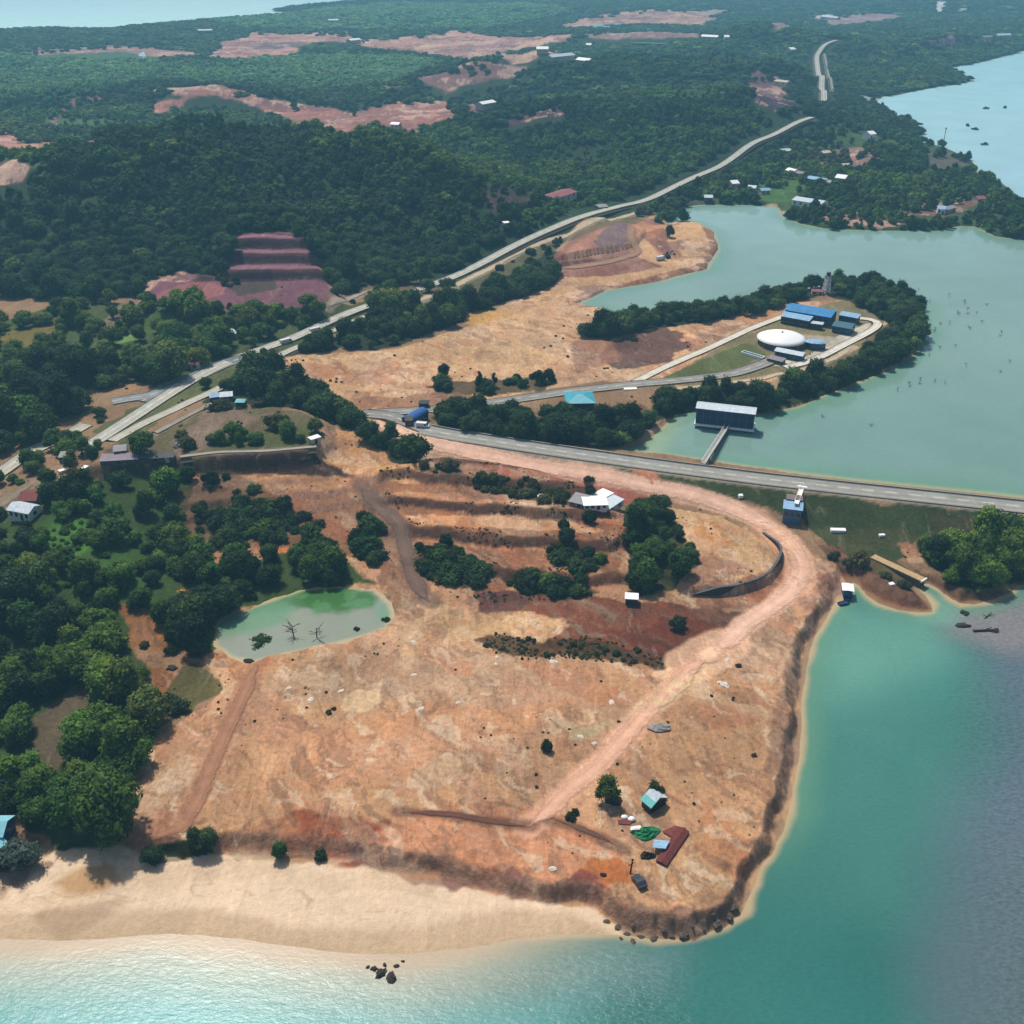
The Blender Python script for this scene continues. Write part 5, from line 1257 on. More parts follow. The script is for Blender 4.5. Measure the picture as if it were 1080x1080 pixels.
# ------------------------------------------------------------------ outlet house below the dam
t, L, hx, hy = house('outlet_house', 'small blue grey outlet house at the foot of the grassy dam bank', 'outlet house', (824.6,551.5), (843.4,554), 4.2, 4.3, 'mono', .5, 'blue_grey_wall', 'light_blue_sheet', .3, 3, False)
MB().box(-hx + .5, hx - .1, hy + .03, hy + 3.4, -3, 5.2).build('rear_block', M('blue_grey_wall'), t)
MB().box(-hx + .35, hx + .05, hy + .0, hy + 3.5, 5.22, 5.4).build('roof', M('slab_purple'), t)
oz = t.location.z
a = np.array((*W(845.7, 514.8, DAM_Z + .2), DAM_Z + .2)); b = np.array((*W(840.0, 531.0, oz + 5.6), oz + 5.6)); d = b - a; L2 = float(np.linalg.norm(d[:2])); sl = (b[2] - a[2]) / L2
t = thing('service_bridge', 'short white footbridge from the dam road to the outlet house', 'footbridge', tuple(a), math.atan2(d[1], d[0]))
sbox(MB(), -.8, L2, -.7, .7, -.25, 0).build('deck', M('white_paint'), t)
for s_ in (-1, 1):
    m = MB(); sbox(m, -.8, L2, s_ * .66 - .03, s_ * .66 + .03, .8, .88)
    for i in range(6): xx = (L2 - .1) * i / 5; m.box(xx, xx + .06, s_ * .66 - .03, s_ * .66 + .03, sl * xx + .002, sl * xx + .81)
    m.build('railing', M('white_paint'), t)
MB().tube((L2 * .55, 0, -7), (L2 * .55, 0, sl * L2 * .55 - .26), .3, .3, 10).build('pier', M('concrete'), t)
MB().box(-1.6, -.82, -1.5, 1.5, -.4, .05).build('landing', M('white_paint'), t)

# kerb walls of the dam road
q = road_pts(ROADLINES[[r[0] for r in ROADS].index('dam_road')], 3.0)
tan = np.gradient(q, axis=0); tan /= np.hypot(tan[:, 0], tan[:, 1])[:, None]; nrm = np.stack([-tan[:, 1], tan[:, 0]], 1)
for s_, lb in ((4.25, 'low pale kerb wall along the lake side of the dam road'), (-4.25, 'low pale kerb wall along the grassy side of the dam road')):
    v = []; f = []
    for i in range(len(q)):
        for e, zz in ((-.14, -.8), (.14, -.8), (.14, .42), (-.14, .42)):
            p = q[i] + nrm[i] * (s_ + e); v.append((p[0], p[1], DAM_Z + zz))
    for i in range(len(q) - 1):
        for k in range(4): f.append((i * 4 + k, (i + 1) * 4 + k, (i + 1) * 4 + (k + 1) % 4, i * 4 + (k + 1) % 4))
    tag(MB().add(v, f).build('kerb_wall', M('concrete')), lb, 'kerb wall')

# teal hall beside the plant road, blue shed at the junction
house('market_hall', 'open hall with a turquoise hipped roof beside the plant road', 'hall', (599,434.5), (626,434), 9.5, 3.4, 'hip', 1.6, 'dark_wall', 'teal_sheet', .7, 6, True)
t, L, hx, hy = house('gate_shed', 'small shed with a curved bright blue roof at the road junction', 'shed', (434,447), (452,442), 4.2, 2.6, 'barrel', 1.2, 'blue_body', 'blue_body', .2, 3, False)
MB().box(-hx - .06, -hx + .02, -hy + .3, hy - .3, 0, 2.4).build('door', M('opening_shade'), t)  # no door leaf: black panel painted as the dark of the open end
house('lean_to', 'dark open lean-to at the left end of the blue roofed shed', 'lean-to', (427.5,450), (435,450), 3.2, 2.2, 'mono', .3, 'dark_metal', 'dark_metal', .15, 1, False)
house('relay_hut', 'dark flat roofed hut just behind the blue curved roof', 'hut', (442,431), (452,431), 3, 1.8, 'flat', .2, 'dark_metal', 'dark_metal', .2, 1, True)

# white sheds among the terraces
GS = 'white roofed sheds beside the big clump of trees'
house('shed', 'grey roofed shed at the left end of the row of white sheds', 'shed', (600,533), (614,536), 5.5, 1.4, 'mono', .3, 'grey_sheet', 'grey_sheet', .25, 2, True, GS)
house('shed', 'largest white roofed shed in the row by the clump of trees', 'shed', (616,538), (640,541), 5.5, 1.5, 'gable', .35, 'white_paint', 'white_paint', .3, 4, True, GS)
house('shed', 'white shed at the right end of the row under the trees', 'shed', (641,538), (657,538), 5, 1.4, 'mono', .3, 'white_paint', 'pale_sheet', .25, 2, True, GS)
house('shed', 'small white shed behind the largest white roofed shed', 'shed', (630,530), (646,531), 4, 1.6, 'flat', .15, 'grey_sheet', 'white_paint', .25, 2, True, GS)
house('hut', 'tiny white flat roofed hut between the red field and the terraces', 'hut', (659.5,638), (672,639), 2.6, 1.9, 'flat', .18, 'dark_wall', 'white_paint', .25, 1, True)
house('hut', 'white box hut at the edge of the hillock above the burnt bank', 'hut', (329,469.5), (339,469.5), 2.2, 1.9, 'flat', .15, 'cream_wall', 'white_paint', .2, 1, True)

# hillock houses
GH_ = 'houses on the hillock'
house('house', 'left one of two houses with blue and white roofs beside the hillock trees', 'house', (222.5,424.5), (231.5,423.5), 4, 2.2, 'gable', .8, 'blue_body', 'light_blue_sheet', .3, 2, True, GH_)
house('house', 'right one of two houses with blue and white roofs beside the hillock trees', 'house', (233,424), (245.5,423), 4.5, 2.3, 'gable', .8, 'blue_body', 'pale_sheet', .3, 3, True, GH_)
house('hut', 'little turquoise hut right of the two blue and white roofs', 'hut', (249,430), (258,430), 3, 2.1, 'hip', .8, 'dark_wall', 'aqua_sheet', .3, 1, True, GH_)
house('long_shed', 'long low mauve roofed shed on the rim of the hillock', 'shed', (106,490.5), (146,490), 4.5, .9, 'mono', .3, 'dark_concrete', 'mauve_sheet', .2, 7, True, GH_)
house('shed', 'grey roofed shed just behind the long mauve shed', 'shed', (121,482.5), (134,481), 4.5, 2.0, 'gable', .6, 'grey_sheet', 'grey_sheet', .2, 2, True, GH_)
house('shed', 'low dark roofed shed right of the round green tree on the hillock', 'shed', (146,489.5), (184,489), 3.0, .9, 'mono', .2, 'dark_concrete', 'dark_concrete', .2, 5, True, GH_)
house('shed', 'small grey lean-to in the dark yard left of the long mauve shed', 'shed', (63,488.5), (74,487), 3.5, 1.9, 'mono', .4, 'dark_concrete', 'grey_sheet', .2, 2, True, GH_)
house('house', 'white house with a bluish band at the left edge below the highway', 'house', (11.5,550), (32,550.5), 5, 3.0, 'gable', 1.0, 'white_paint', 'pale_sheet', .4, 4, True)
house('house', 'rust brown roofed house right behind the white house at the left edge', 'house', (22,537.5), (40,534), 7, 2.4, 'gable', 1.1, 'timber', 'rust_sheet', .4, 3, True)
x, y, z = G(165.5, 484)
t = thing('stone_marker', 'white pointed stone marker beside the low dark shed', 'marker', (x, y, z))
MB().box(-.9, .9, -.9, .9, -.3, .6).build('plinth', M('concrete'), t); MB().prism([(-.5,-.5),(.5,-.5),(.5,.5),(-.5,.5)], .602, 3.6, [(-.12,-.12),(.12,-.12),(.12,.12),(-.12,.12)]).build('shaft', M('cream_wall'), t)
MARKS = [(154,481,'left of the pointed stone marker'), (178,486,'right of the pointed stone marker'), (66,499,'in the dark yard by the highway end'), (90,496,'below the long mauve shed'), (79,487,'behind the dark yard')]
for i, (px, py, wh) in enumerate(MARKS):
    x, y, z = G(px, py)
    t = thing('crate', 'pale box ' + wh, 'box', (x, y, z), .4 * i, 'pale boxes about the hillock yard')
    MB().box(-1.0, 1.0, -.7, .7, -.3, 1.1).build('body', M('cream_wall'), t); MB().box(-1.08, 1.08, -.78, .78, 1.102, 1.22).build('lid', M('white_paint'), t)
x, y, z = G(194, 470)
m = MB()
for i in range(14): m.lump((RNG.uniform(-2.6, 2.6), RNG.uniform(-1.8, 1.8), RNG.uniform(0, .7)), tuple(RNG.uniform(.4, 1.0, 3)), i, 6, 4, .5)
o = tag(m.build('scrap_heap', M('grey_rock')), 'pale heap of scrap on the worn grass of the hillock', 'scrap heap'); o.location = (x, y, z)
x, y, z = G(382, 445)
t = thing('hoarding', 'tilted white board at the roadside where three roads meet', 'board', (x, y, z), R(-40))
MB().box(-2.6, 2.6, -.05, .05, .5, 2.6).build('panel', M('white_paint'), t)
for s_ in (-2, 0, 2): MB().box(s_ - .08, s_ + .08, .052, .2, -.6, 2.5).build('post', M('timber'), t)

# ------------------------------------------------------------------ the camp on the headland
a = np.array(G(676, 853)); b = np.array(G(694, 851))
t, L, hx, hy = house('camp_hut', 'open fronted hut with a pale blue and turquoise tin roof on the headland', 'hut', (674.5,853.5), (688,855.5), 4.4, 1.9, 'gable', 1.35, 'dark_metal', 'pale_sheet', .25, 0, False, ang=-52)
MB().box(hx - .03, hx + .05, -hy + .3, hy - .3, 0, 1.9).build('door', M('opening_shade'), t)  # open gable: its dark inside is a black panel, not a door
s = 1.35 / hy
MB().extr([(-hy - .28, 1.9 - s * .28 + .18), (-hy * .52, 1.9 + s * hy * .48 + .18), (-hy * .52, 1.9 + s * hy * .48 + .22), (-hy - .28, 1.9 - s * .28 + .22)], -hx - .3, hx + .3).build('lower_sheet', M('aqua_sheet'), t)
t, L, hx, hy = house('rust_shed', 'long low shed roofed with rust red sheets by the camp', 'shed', (702.5,914), (726,879), 2.1, .4, 'gable', .3, 'dark_rust_sheet', 'dark_rust_sheet', .15, 0, False)
def sheet(name, label, cat, quad, hgt, mat_, post=True, sag=.15, group=None):
    P = [np.array(G(*q)) for q in quad]; c = sum(P) / 4
    t = thing(name, label, cat, tuple(c), 0, group)
    n = 7; v = []
    for k in (0, -.05):
        for i in range(n):
            for j in range(n):
                a_, b_ = i / (n - 1), j / (n - 1)
                p = (P[0] * (1 - a_) + P[1] * a_) * (1 - b_) + (P[3] * (1 - a_) + P[2] * a_) * b_ - c
                v.append((p[0], p[1], p[2] + hgt - sag * math.sin(math.pi * a_) * math.sin(math.pi * b_) + k + .05 * RNG.uniform(-1, 1) * (k == 0)))
    f = [(i * n + j, (i + 1) * n + j, (i + 1) * n + j + 1, i * n + j + 1) for i in range(n - 1) for j in range(n - 1)]
    f += [tuple(n * n + k for k in q[::-1]) for q in f]
    ring = [i * n for i in range(n)] + [(n - 1) * n + j for j in range(1, n)] + [i * n + n - 1 for i in range(n - 2, -1, -1)] + [j for j in range(n - 2, 0, -1)]
    f += [(ring[k], ring[(k + 1) % len(ring)], n * n + ring[(k + 1) % len(ring)], n * n + ring[k]) for k in range(len(ring))]
    MB().add(v, f).build('canopy', M(mat_), t)
    if post:
        for p in P:
            q = (p - c) * .92; MB().tube((q[0], q[1], -.4), (q[0], q[1], q[2] + hgt - .1), .06, .05, 6).build('post', M('timber'), t)
    return t
sheet('awning', 'pale blue sheet awning beside the long rust red shed', 'awning', [(689,890.5),(706,891.5),(701.5,900),(688,899)], 1.3, 'light_blue_sheet')
sheet('roof_sheets', 'heap of brownish red roof sheets behind the pale blue awning', 'roof sheets', [(698,878),(712,872),(724,874.5),(710,885)], .35, 'rust_sheet', False, -.3)
def tarp_pile(name, label, cat, px, py, rx, ry, h, mat_, seed, rz=0):
    x, y, z = G(px, py); n, m_ = 22, 9; rg = np.random.default_rng(seed); v = []; f = []
    ph = rg.uniform(0, 6, 6)
    for j in range(m_ + 1):
        rr = 1 - j / m_
        for i in range(n):
            a = 2 * math.pi * i / n
            k = 1 + .14 * math.sin(3 * a + ph[0]) + .08 * math.sin(7 * a + ph[1])
            hh = h * (1 - rr ** 2.2) * (1 + .3 * math.sin(4 * a * rr + ph[2])) + .12 * rg.uniform(-1, 1)
            v.append((rr * rx * k * math.cos(a), rr * ry * k * math.sin(a), hh if j else -.35))
    for j in range(m_): f += [(j * n + i, j * n + (i + 1) % n, (j + 1) * n + (i + 1) % n, (j + 1) * n + i) for i in range(n)]
    o = MB().add(v, f).build(name, M(mat_), None, False); o.location = (x, y, z); o.rotation_euler = (0, 0, rz)
    return tag(o, label, cat)
tarp_pile('tarp_heap', 'crumpled green tarpaulin over a heap at the camp', 'tarpaulin', 681, 879, 3.2, 1.9, 1.0, 'green_tarp', 3, R(8))
sheet('plastic_sheet', 'white sheet lying over the left end of the green tarpaulin', 'sheet', [(665,875.5),(675,874),(677,878.5),(664.5,879)], .95, 'white_paint', False, -.25)
for i, (px, py, lb) in enumerate(((658.5, 863, 'left one of two white sacks at the camp'), (666, 865, 'right one of two white sacks at the camp'))):
    x, y, z = G(px, py); o = MB().lump((0, 0, .3), (.75, .6, .45), 40 + i, 12, 8, .12).build('sack', M('white_paint'), None, True); o.location = (x, y, z)
    tag(o, lb, 'sack', 'white sacks at the camp')
sheet('board', 'rust coloured boards lying under the white sacks', 'boards', [(651,865),(668,866),(664,870.5),(652,869.5)], .22, 'rust_sheet', False, 0)
tarp_pile('brush_pile', 'dark brush pile left of the dark car', 'brush pile', 683, 903, 1.7, 1.0, .8, 'dead_wood', 8)
x, y, z = G(664.5, 921)
t = thing('post', 'dark leaning post beside the parked car', 'post', (x, y, z), .3)
MB().tube((0, 0, -.4), (.4, .1, 3.6), .2, .12, 7).build('shaft', M('dead_wood'), t); MB().tube((-.5, 0, 2.2), (1.0, .1, 2.6), .09, .07, 6).build('arm', M('dead_wood'), t)
tarp_pile('brush_pile', 'grey brown brush heap under the slim tree', 'brush pile', 648, 845, 2.0, 1.3, .9, 'dead_wood', 9)

def car(label, px, py, rz, body, group=None, cat='car', L=4.2, van=False):
    x, y, z = G(px, py)
    t = thing('van' if van else 'parked_car', label, cat, (x, y, z + .06), rz, group)
    W_ = 1.75; hh = 2.0 if van else 1.45
    if van: pr = [(-L/2, .35), (L/2, .35), (L/2, .95), (L/2 - .35, 1.1), (L/2 - .9, hh), (-L/2 + .05, hh), (-L/2, 1.2)]
    else: pr = [(-L/2, .35), (L/2, .35), (L/2, .75), (L/2 - .9, .92), (L/2 - 1.5, hh), (-L/2 + .9, hh), (-L/2 + .25, .95), (-L/2, .9)]
    n = len(pr)
    v = [(a, -W_/2, b) for a, b in pr] + [(a, W_/2, b) for a, b in pr]
    f = [tuple(range(n)), tuple(range(n, 2*n))[::-1]] + [(i, n + i, n + (i+1) % n, (i+1) % n) for i in range(n)]
    MB().add(v, f).build('body', M(body), t, bevel=.06)
    for s_ in (-1, 1):
        if van: q = [(L/2 - 1.6, 1.15), (L/2 - .62, 1.15), (L/2 - .95, 1.8), (L/2 - 1.6, 1.8)]
        else: q = [(-L/2 + .75, .95), (L/2 - 1.15, .95), (L/2 - 1.6, 1.36), (-L/2 + 1.0, 1.36)]
        v = [(a, s_ * (W_/2 + .012), b) for a, b in q] + [(a, s_ * (W_/2 - .02), b) for a, b in q]
        MB().add(v, [(0,1,2,3),(7,6,5,4),(0,4,5,1),(1,5,6,2),(2,6,7,3),(3,7,4,0)]).build('side_window', M('glass_dark'), t)
    a0, a1 = ((L/2 - .40, 1.17), (L/2 - .84, hh - .1)) if van else ((L/2 - .98, .98), (L/2 - 1.46, hh - .06))
    d_ = .04
    v = [(a0[0] + d_, -W_/2 + .15, a0[1]), (a0[0] + d_, W_/2 - .15, a0[1]), (a1[0] + d_, W_/2 - .2, a1[1]), (a1[0] + d_, -W_/2 + .2, a1[1])]
    v += [(p - .05, q_, r_) for p, q_, r_ in v]
    MB().add(v, [(0,1,2,3),(7,6,5,4),(0,4,5,1),(1,5,6,2),(2,6,7,3),(3,7,4,0)]).build('windscreen', M('glass_dark'), t)
    for sx_ in (-1, 1):
        for sy_ in (-1, 1):
            w_ = MB().tube((sx_ * L * .31, sy_ * (W_/2 - .2), .32), (sx_ * L * .31, sy_ * (W_/2 + .02), .32), .32, .32, 14).build('wheel', M('tyre'), t)
            MB().tube((sx_ * L * .31, sy_ * (W_/2 + .021), .32), (sx_ * L * .31, sy_ * (W_/2 + .035), .32), .18, .18, 10).build('rim', M('grey_sheet'), w_)
    for s_ in (-1, 1):
        MB().box(L/2 - .03, L/2 + .03, s_ * .6 - .16, s_ * .6 + .16, .6, .74).build('headlight', M('white_paint'), t)
    EXCL.append((x, y, 3.2))
    return t
car('dark grey car parked at the edge of the headland', 674, 932, R(115), 'car_grey', None, 'car', 3.3)
car('white van on the plant road behind the dam', 491, 428.5, R(8), 'car_white', None, 'van', 4.6, True)
car('white van standing by the blue roofed shed', 446, 451, R(-10), 'car_white', None, 'van', 4.6, True)
GV = 'white vehicles on the highway'
for px, py, a, lb in ((302, 362, 40, 'white van on the highway where it meets the cleared land'), (333, 350, 40, 'white van on the highway between roadside trees'), (62, 155, 10, 'white truck on the far pink track beyond the hill'), (697, 274, 30, 'white truck on the terrace of the cut mound')):
    car(lb, px, py, R(a), 'car_white', GV if py > 300 else None, 'van', 5.6, True)
# excavator beside the truck
x, y, z = G(703, 272)
t = thing('excavator', 'dark excavator beside the white truck on the cut mound', 'excavator', (x, y, z), R(30)); EXCL.append((x, y, 4))
for s_ in (-1, 1): MB().extr([(-.3 + s_ * 1.1, 0), (.3 + s_ * 1.1, 0), (.3 + s_ * 1.1, .8), (-.3 + s_ * 1.1, .8)], -1.9, 1.9).build('track', M('tyre'), t)
MB().box(-1.7, 1.3, -1.3, 1.3, .82, 2.0).build('body', M('dark_metal'), t, bevel=.1); MB().box(.2, 1.3, .2, 1.2, 2.002, 3.0).build('cab', M('glass_dark'), t)
m = MB(); m.tube((1.2, -.3, 1.6), (3.6, -.3, 3.8), .28, .22, 6); m.tube((3.6, -.3, 3.8), (5.0, -.3, 1.6), .2, .15, 6); m.box(4.5, 5.4, -.8, .2, .9, 1.6); m.build('boom', M('dark_metal'), t)

# ------------------------------------------------------------------ boats and the shore by the inlet
x, y = W(893, 626.5, .5); 
t = thing('canopy_boat', 'dark blue boat under a white canopy drawn up at the shore', 'boat', (float(x), float(y), .35), R(78))
def hull(m, L, Wd, H, n=14):
    st = np.linspace(-1, 1, n); sec = []
    for q in st:
        w_ = Wd / 2 * (1 - max(0, q) ** 2.4) * (1 - .15 * max(0, -q)); sh = H * (1 + .35 * max(0, q) ** 2)
        sec.append([(q * L/2, -w_, sh), (q * L/2, -w_ * .72, .12), (q * L/2, 0, -.1), (q * L/2, w_ * .72, .12), (q * L/2, w_, sh), (q * L/2, w_ * .86, sh - .02), (q * L/2, w_ * .6, .3), (q * L/2, -w_ * .6, .3), (q * L/2, -w_ * .86, sh - .02)])
    k = 9; v = [p for s_ in sec for p in s_]; f = []
    for i in range(n - 1): f += [(i*k + j, i*k + (j+1) % k, (i+1)*k + (j+1) % k, (i+1)*k + j) for j in range(k)]
    f += [tuple(range(k))[::-1], tuple((n-1)*k + j for j in range(k))]
    return m.add(v, f)
hull(MB(), 6.2, 3.0, .9).build('hull', M('navy'), t)
MB().box(-1.6, 1.4, -1.0, 1.0, .32, 1.3).build('cabin', M('blue_grey_wall'), t)
for a_ in (-1.5, 1.6):
    for b_ in (-1.2, 1.2): MB().tube((a_, b_, .6), (a_, b_, 2.28), .05, .05, 6).build('post', M('white_paint'), t)
MB().extr([(-1.6, 2.3), (0, 2.45), (1.6, 2.3), (1.6, 2.38), (0, 2.55), (-1.6, 2.38)], -1.9, 2.0).build('canopy', M('white_paint'), t)
x, y = W(890, 637, 0)
t = thing('dinghy', 'small dark dinghy afloat just below the canopied boat', 'dinghy', (float(x), float(y), .1), R(20))
hull(MB(), 3.6, 1.5, .5).build('hull', M('navy'), t)
for q in (-.7, .5): MB().box(q - .14, q + .14, -.55, .55, .305, .36).build('seat', M('blue_body'), t)
# culvert box
a = np.array(G(920, 588)); b = np.array(G(972, 619)); d = b - a; L = float(np.hypot(d[0], d[1]))
t = thing('box_culvert', 'long tan concrete culvert running down to the inlet', 'culvert', ((a + b)[0] / 2, (a + b)[1] / 2, 1.0), math.atan2(d[1], d[0]))
EXCL += [(*(a + (b - a) * k)[:2], 3.0) for k in np.linspace(0, 1, 7)]
MB().box(-L/2, L/2, -1.25, 1.25, 1.15, 1.5).build('slab', M('tan_concrete'), t)
for s_ in (-1, 1): MB().box(-L/2 + .05, L/2 - .05, s_ * 1.05 - .2, s_ * 1.05 + .2, -2, 1.148).build('side_wall', M('dark_concrete'), t)
MB().box(L/2 + .003, L/2 + .4, -1.4, 1.4, 1.0, 1.6).build('lip', M('white_paint'), t)
MB().box(L/2 - 1.2, L/2 - .9, -.845, .845, -1.5, 1.14).build('mouth_shade', M('opening_shade'), t)  # black panel set in as the darkness inside the open culvert end
for name, lab, cat, px, py, sz, rz in (('concrete_slab', 'white slab lying on the grass below the dam', 'slab', 884, 559.5, (2.3, .8, .5), -3), ('concrete_block', 'small white block on the red bank beside the culvert', 'block', 940, 617, (.8, .6, .6), 20),
                                      ('concrete_block', 'small pale block on the grass behind the culvert', 'block', 930, 565, (.9, .5, .5), 5), ('concrete_slab', 'white slab among the scrub left of the white sheds', 'slab', 573, 523.5, (1.9, .8, .5), 0),
                                      ('concrete_block', 'white block on the dam bank above the red road', 'block', 781, 524, (.7, .6, .8), 10), ('concrete_slab', 'pale slab beside the plant road near the dark purple soil', 'slab', 665, 410.5, (2.6, .9, .4), 6)):
    x, y, z = G(px, py)
    o = MB().prism([(-sz[0], -sz[1]), (sz[0] * .94, -sz[1] * 1.05), (sz[0], sz[1]), (-sz[0] * 1.03, sz[1] * .9)], -.4, sz[2], [(-sz[0] * .97, -sz[1] * .95), (sz[0] * .92, -sz[1]), (sz[0] * .97, sz[1] * .95), (-sz[0], sz[1] * .86)]).build(name, M('white_paint'), None, False, .04)
    o.location = (x, y, z); o.rotation_euler = (R(3), 0, R(rz)); tag(o, lab, cat)
x, y, z = G(1049, 557.5)
t = thing('gauge_post', 'tall white post leaning slightly on the grass below the dam', 'post', (x, y, z), 0)
MB().tube((0, 0, -.5), (.35, 0, 5.9), .28, .22, 10).build('shaft', M('white_paint'), t); MB().box(-.7, .7, -.7, .7, -.3, .25).build('footing', M('concrete'), t)
x, y = W(825.5, 152, 0)
t = thing('channel_marker', 'thin dark marker pole standing in the far bay', 'marker pole', (float(x) - 0, float(y), 0)) if False else None
x, y = (float(k) for k in W(994, 153.5, 0))
# retaining wall of the mound
wl = np.array([G(*q)[:2] for q in [(730,629),(752,628),(775,622),(795,615),(812,606),(822,595),(826,584),(820,574),(806,562)]])
q = road_pts(wl, 1.5); tan = np.gradient(q, axis=0); tan /= np.hypot(tan[:, 0], tan[:, 1])[:, None]; nrm = np.stack([-tan[:, 1], tan[:, 0]], 1)
v = []; f = []; v2 = []
base = hgrid(q[:, 0] + nrm[:, 0] * -1.5, q[:, 1] + nrm[:, 1] * -1.5)
taper = np.minimum(1, np.minimum(np.arange(len(q)) / 6 + .25, (len(q) - 1 - np.arange(len(q))) / 12 + .1))
for i in range(len(q)):
    z0 = base[i]; hh = 2.5 * taper[i]
    for e, zz in ((-.5, -1.5), (.7, -1.5), (.7, hh), (.2, hh)):
        p = q[i] + nrm[i] * e; v.append((p[0], p[1], z0 + zz))
    for e, zz in ((.1, hh + .004), (.8, hh + .004), (.8, hh + .14), (.1, hh + .14)):
        p = q[i] + nrm[i] * e; v2.append((p[0], p[1], z0 + zz))
for i in range(len(q) - 1):
    for k in range(4): f.append((i * 4 + k, (i + 1) * 4 + k, (i + 1) * 4 + (k + 1) % 4, i * 4 + (k + 1) % 4))
f += [(3, 2, 1, 0), tuple(4 * (len(q) - 1) + k for k in range(4))]
w = tag(MB().add(v, f).build('retaining_wall', M('wall_stone')), 'curved dark stone retaining wall beside the dirt road bend', 'retaining wall')
MB().add(v2, f).build('coping', M('cap_stone'), w)

# house on stilts at the beach, partly outside the frame
t, L, hx, hy = house('stilt_house', 'house on stilts with a pale cyan tin roof at the left end of the beach', 'house', (-26,915), (9,926), 7.0, 4.4, 'gable', 1.5, 'blue_grey_wall', 'cyan_sheet', .6, 4, True, ang=62, skirt=-1.7)
for i in range(5):
    for s_ in (-1, 0, 1): MB().tube((-hx + L * i / 4, s_ * (hy - .2), -1.5), (-hx + L * i / 4, s_ * (hy - .2), 1.68), .13, .13, 7).build('stilt', M('timber'), t)
MB().box(-hx - .8, hx + 1.4, -hy - 1.5, hy + .3, 1.45, 1.695).build('deck', M('mauve_sheet'), t)
house('house', 'blue walled house with a pale blue roof tucked behind the stilt house', 'house', (-22,897), (8,900), 5.0, 2.8, 'gable', 1.2, 'blue_body', 'cyan_sheet', .4, 3, True)
x, y, z = G(25.5, 913)
t = thing('beached_boat', 'pale mauve boat beached under the grey green tree', 'boat', (x, y, z + .25), R(18)); hull(MB(), 4.6, 1.7, .7).build('hull', M('mauve_sheet'), t)
MB().box(-.9, -.6, -.6, .6, .31, .4).build('seat', M('timber'), t)

# ------------------------------------------------------------------ village and far buildings
GVL = 'houses of the village across the lake'
VIL = [((835,216.5),(865,221),11,3.4,'pale_sheet','white_paint','broad white roofed hall at the village shore',5,'hall'),
       ((850,193),(868,196),8,3.0,'light_blue_sheet','blue_grey_wall','light blue roofed house in the middle of the village',4,'house'),
       ((880,194.5),(890,196),8,4.6,'white_paint','cream_wall','tall white house at the right end of the village row',2,'house'),
       ((828,184.5),(836,186),6,3.4,'white_paint','cream_wall','small white house at the left end of the village row',2,'house'),
       ((838,187),(851,189),6,3.0,'mauve_sheet','cream_wall','mauve roofed house between the white and light blue village houses',3,'house'),
       ((867,196.5),(876,198),6,3.0,'grey_sheet','cream_wall','grey roofed house beside the tall white village house',2,'house'),
       ((772,200.5),(779,200),7,4.0,'white_paint','cream_wall','white house among the trees beside the far highway',2,'house'),
       ((788,203),(796,203.5),6,3.0,'pale_sheet','cream_wall','pale roofed house on the edge of the village meadow',2,'house'),
       ((803,205.5),(812,204.5),5,2.6,'light_blue_sheet','cream_wall','low light blue roofed shed on the village meadow',2,'shed'),
       ((743,214),(751,214.5),6,2.8,'pale_sheet','dark_wall','white roofed house on the dark jetty shore',2,'house'),
       ((988,226),(996,226.5),7,3.4,'light_blue_sheet','white_paint','light blue roofed house on the bare shore right of the village',2,'house'),
       ((996,226),(1008,223),5,2.4,'grey_sheet','cream_wall','grey roofed shed beside the light blue roofed shore house',2,'shed'),
       ((1031,215),(1039,214.5),7,3.0,'red_tile','cream_wall','pink roofed house among the shore trees far right',2,'house'),
       ((824,164.5),(834,163.5),7,3.0,'pale_sheet','cream_wall','pale roofed shed at the left end of the upper village clearing',2,'shed'),
       ((868,166),(876,165.5),6,3.0,'cream_wall','cream_wall','cream roofed house in the upper village clearing',2,'house'),
       ((917,149),(923,148.5),9,5.0,'white_paint','white_paint','white house above the upper village clearing',2,'house'),
       ((889,180),(897,179.5),7,3.0,'cream_wall','cream_wall','pale yellow house below the upper village clearing',2,'house'),
       ((918,174),(926,173.5),7,3.0,'red_tile','cream_wall','pink roofed house at the right end of the upper village clearing',2,'house'),
       ((585,211),(608,212),11,3.2,'red_tile','cream_wall','red roofed house standing alone in the wood beside the highway',4,'house'),
       ((632,221),(641,222),7,1.6,'grey_sheet','grey_sheet','grey roofed shed beside the highway below the red roofed house',2,'shed'),
       ((272,243),(277,243),5,3,'white_paint','white_paint','tiny white hut',1,'hut')]
for A, B, dp, h, rm, wm, lb, nw, ct in VIL[:-1]:
    house(ct, lb, ct, A, B, dp, h, 'gable', h * .35, wm, rm, .4, nw, True, GVL if A[0] > 700 else None)
house('hut', 'tiny white hut on the scar of the big wooded hill', 'hut', (532,241), (538,241), 4, 2.4, 'flat', .2, 'white_paint', 'white_paint', .2, 1, True)
house('roadside_house', 'white and dark house beside the yellow green tree below the highway', 'house', (190,390), (209,391), 7, 2.6, 'gable', 1.0, 'cream_wall', 'rust_sheet', .3, 3, True)
house('shed', 'pale roofed shed among the trees above the yellow green tree', 'shed', (236,360), (251,357), 5, 2.2, 'mono', .5, 'cream_wall', 'pale_sheet', .3, 2, True)
GF = 'far pale works buildings'
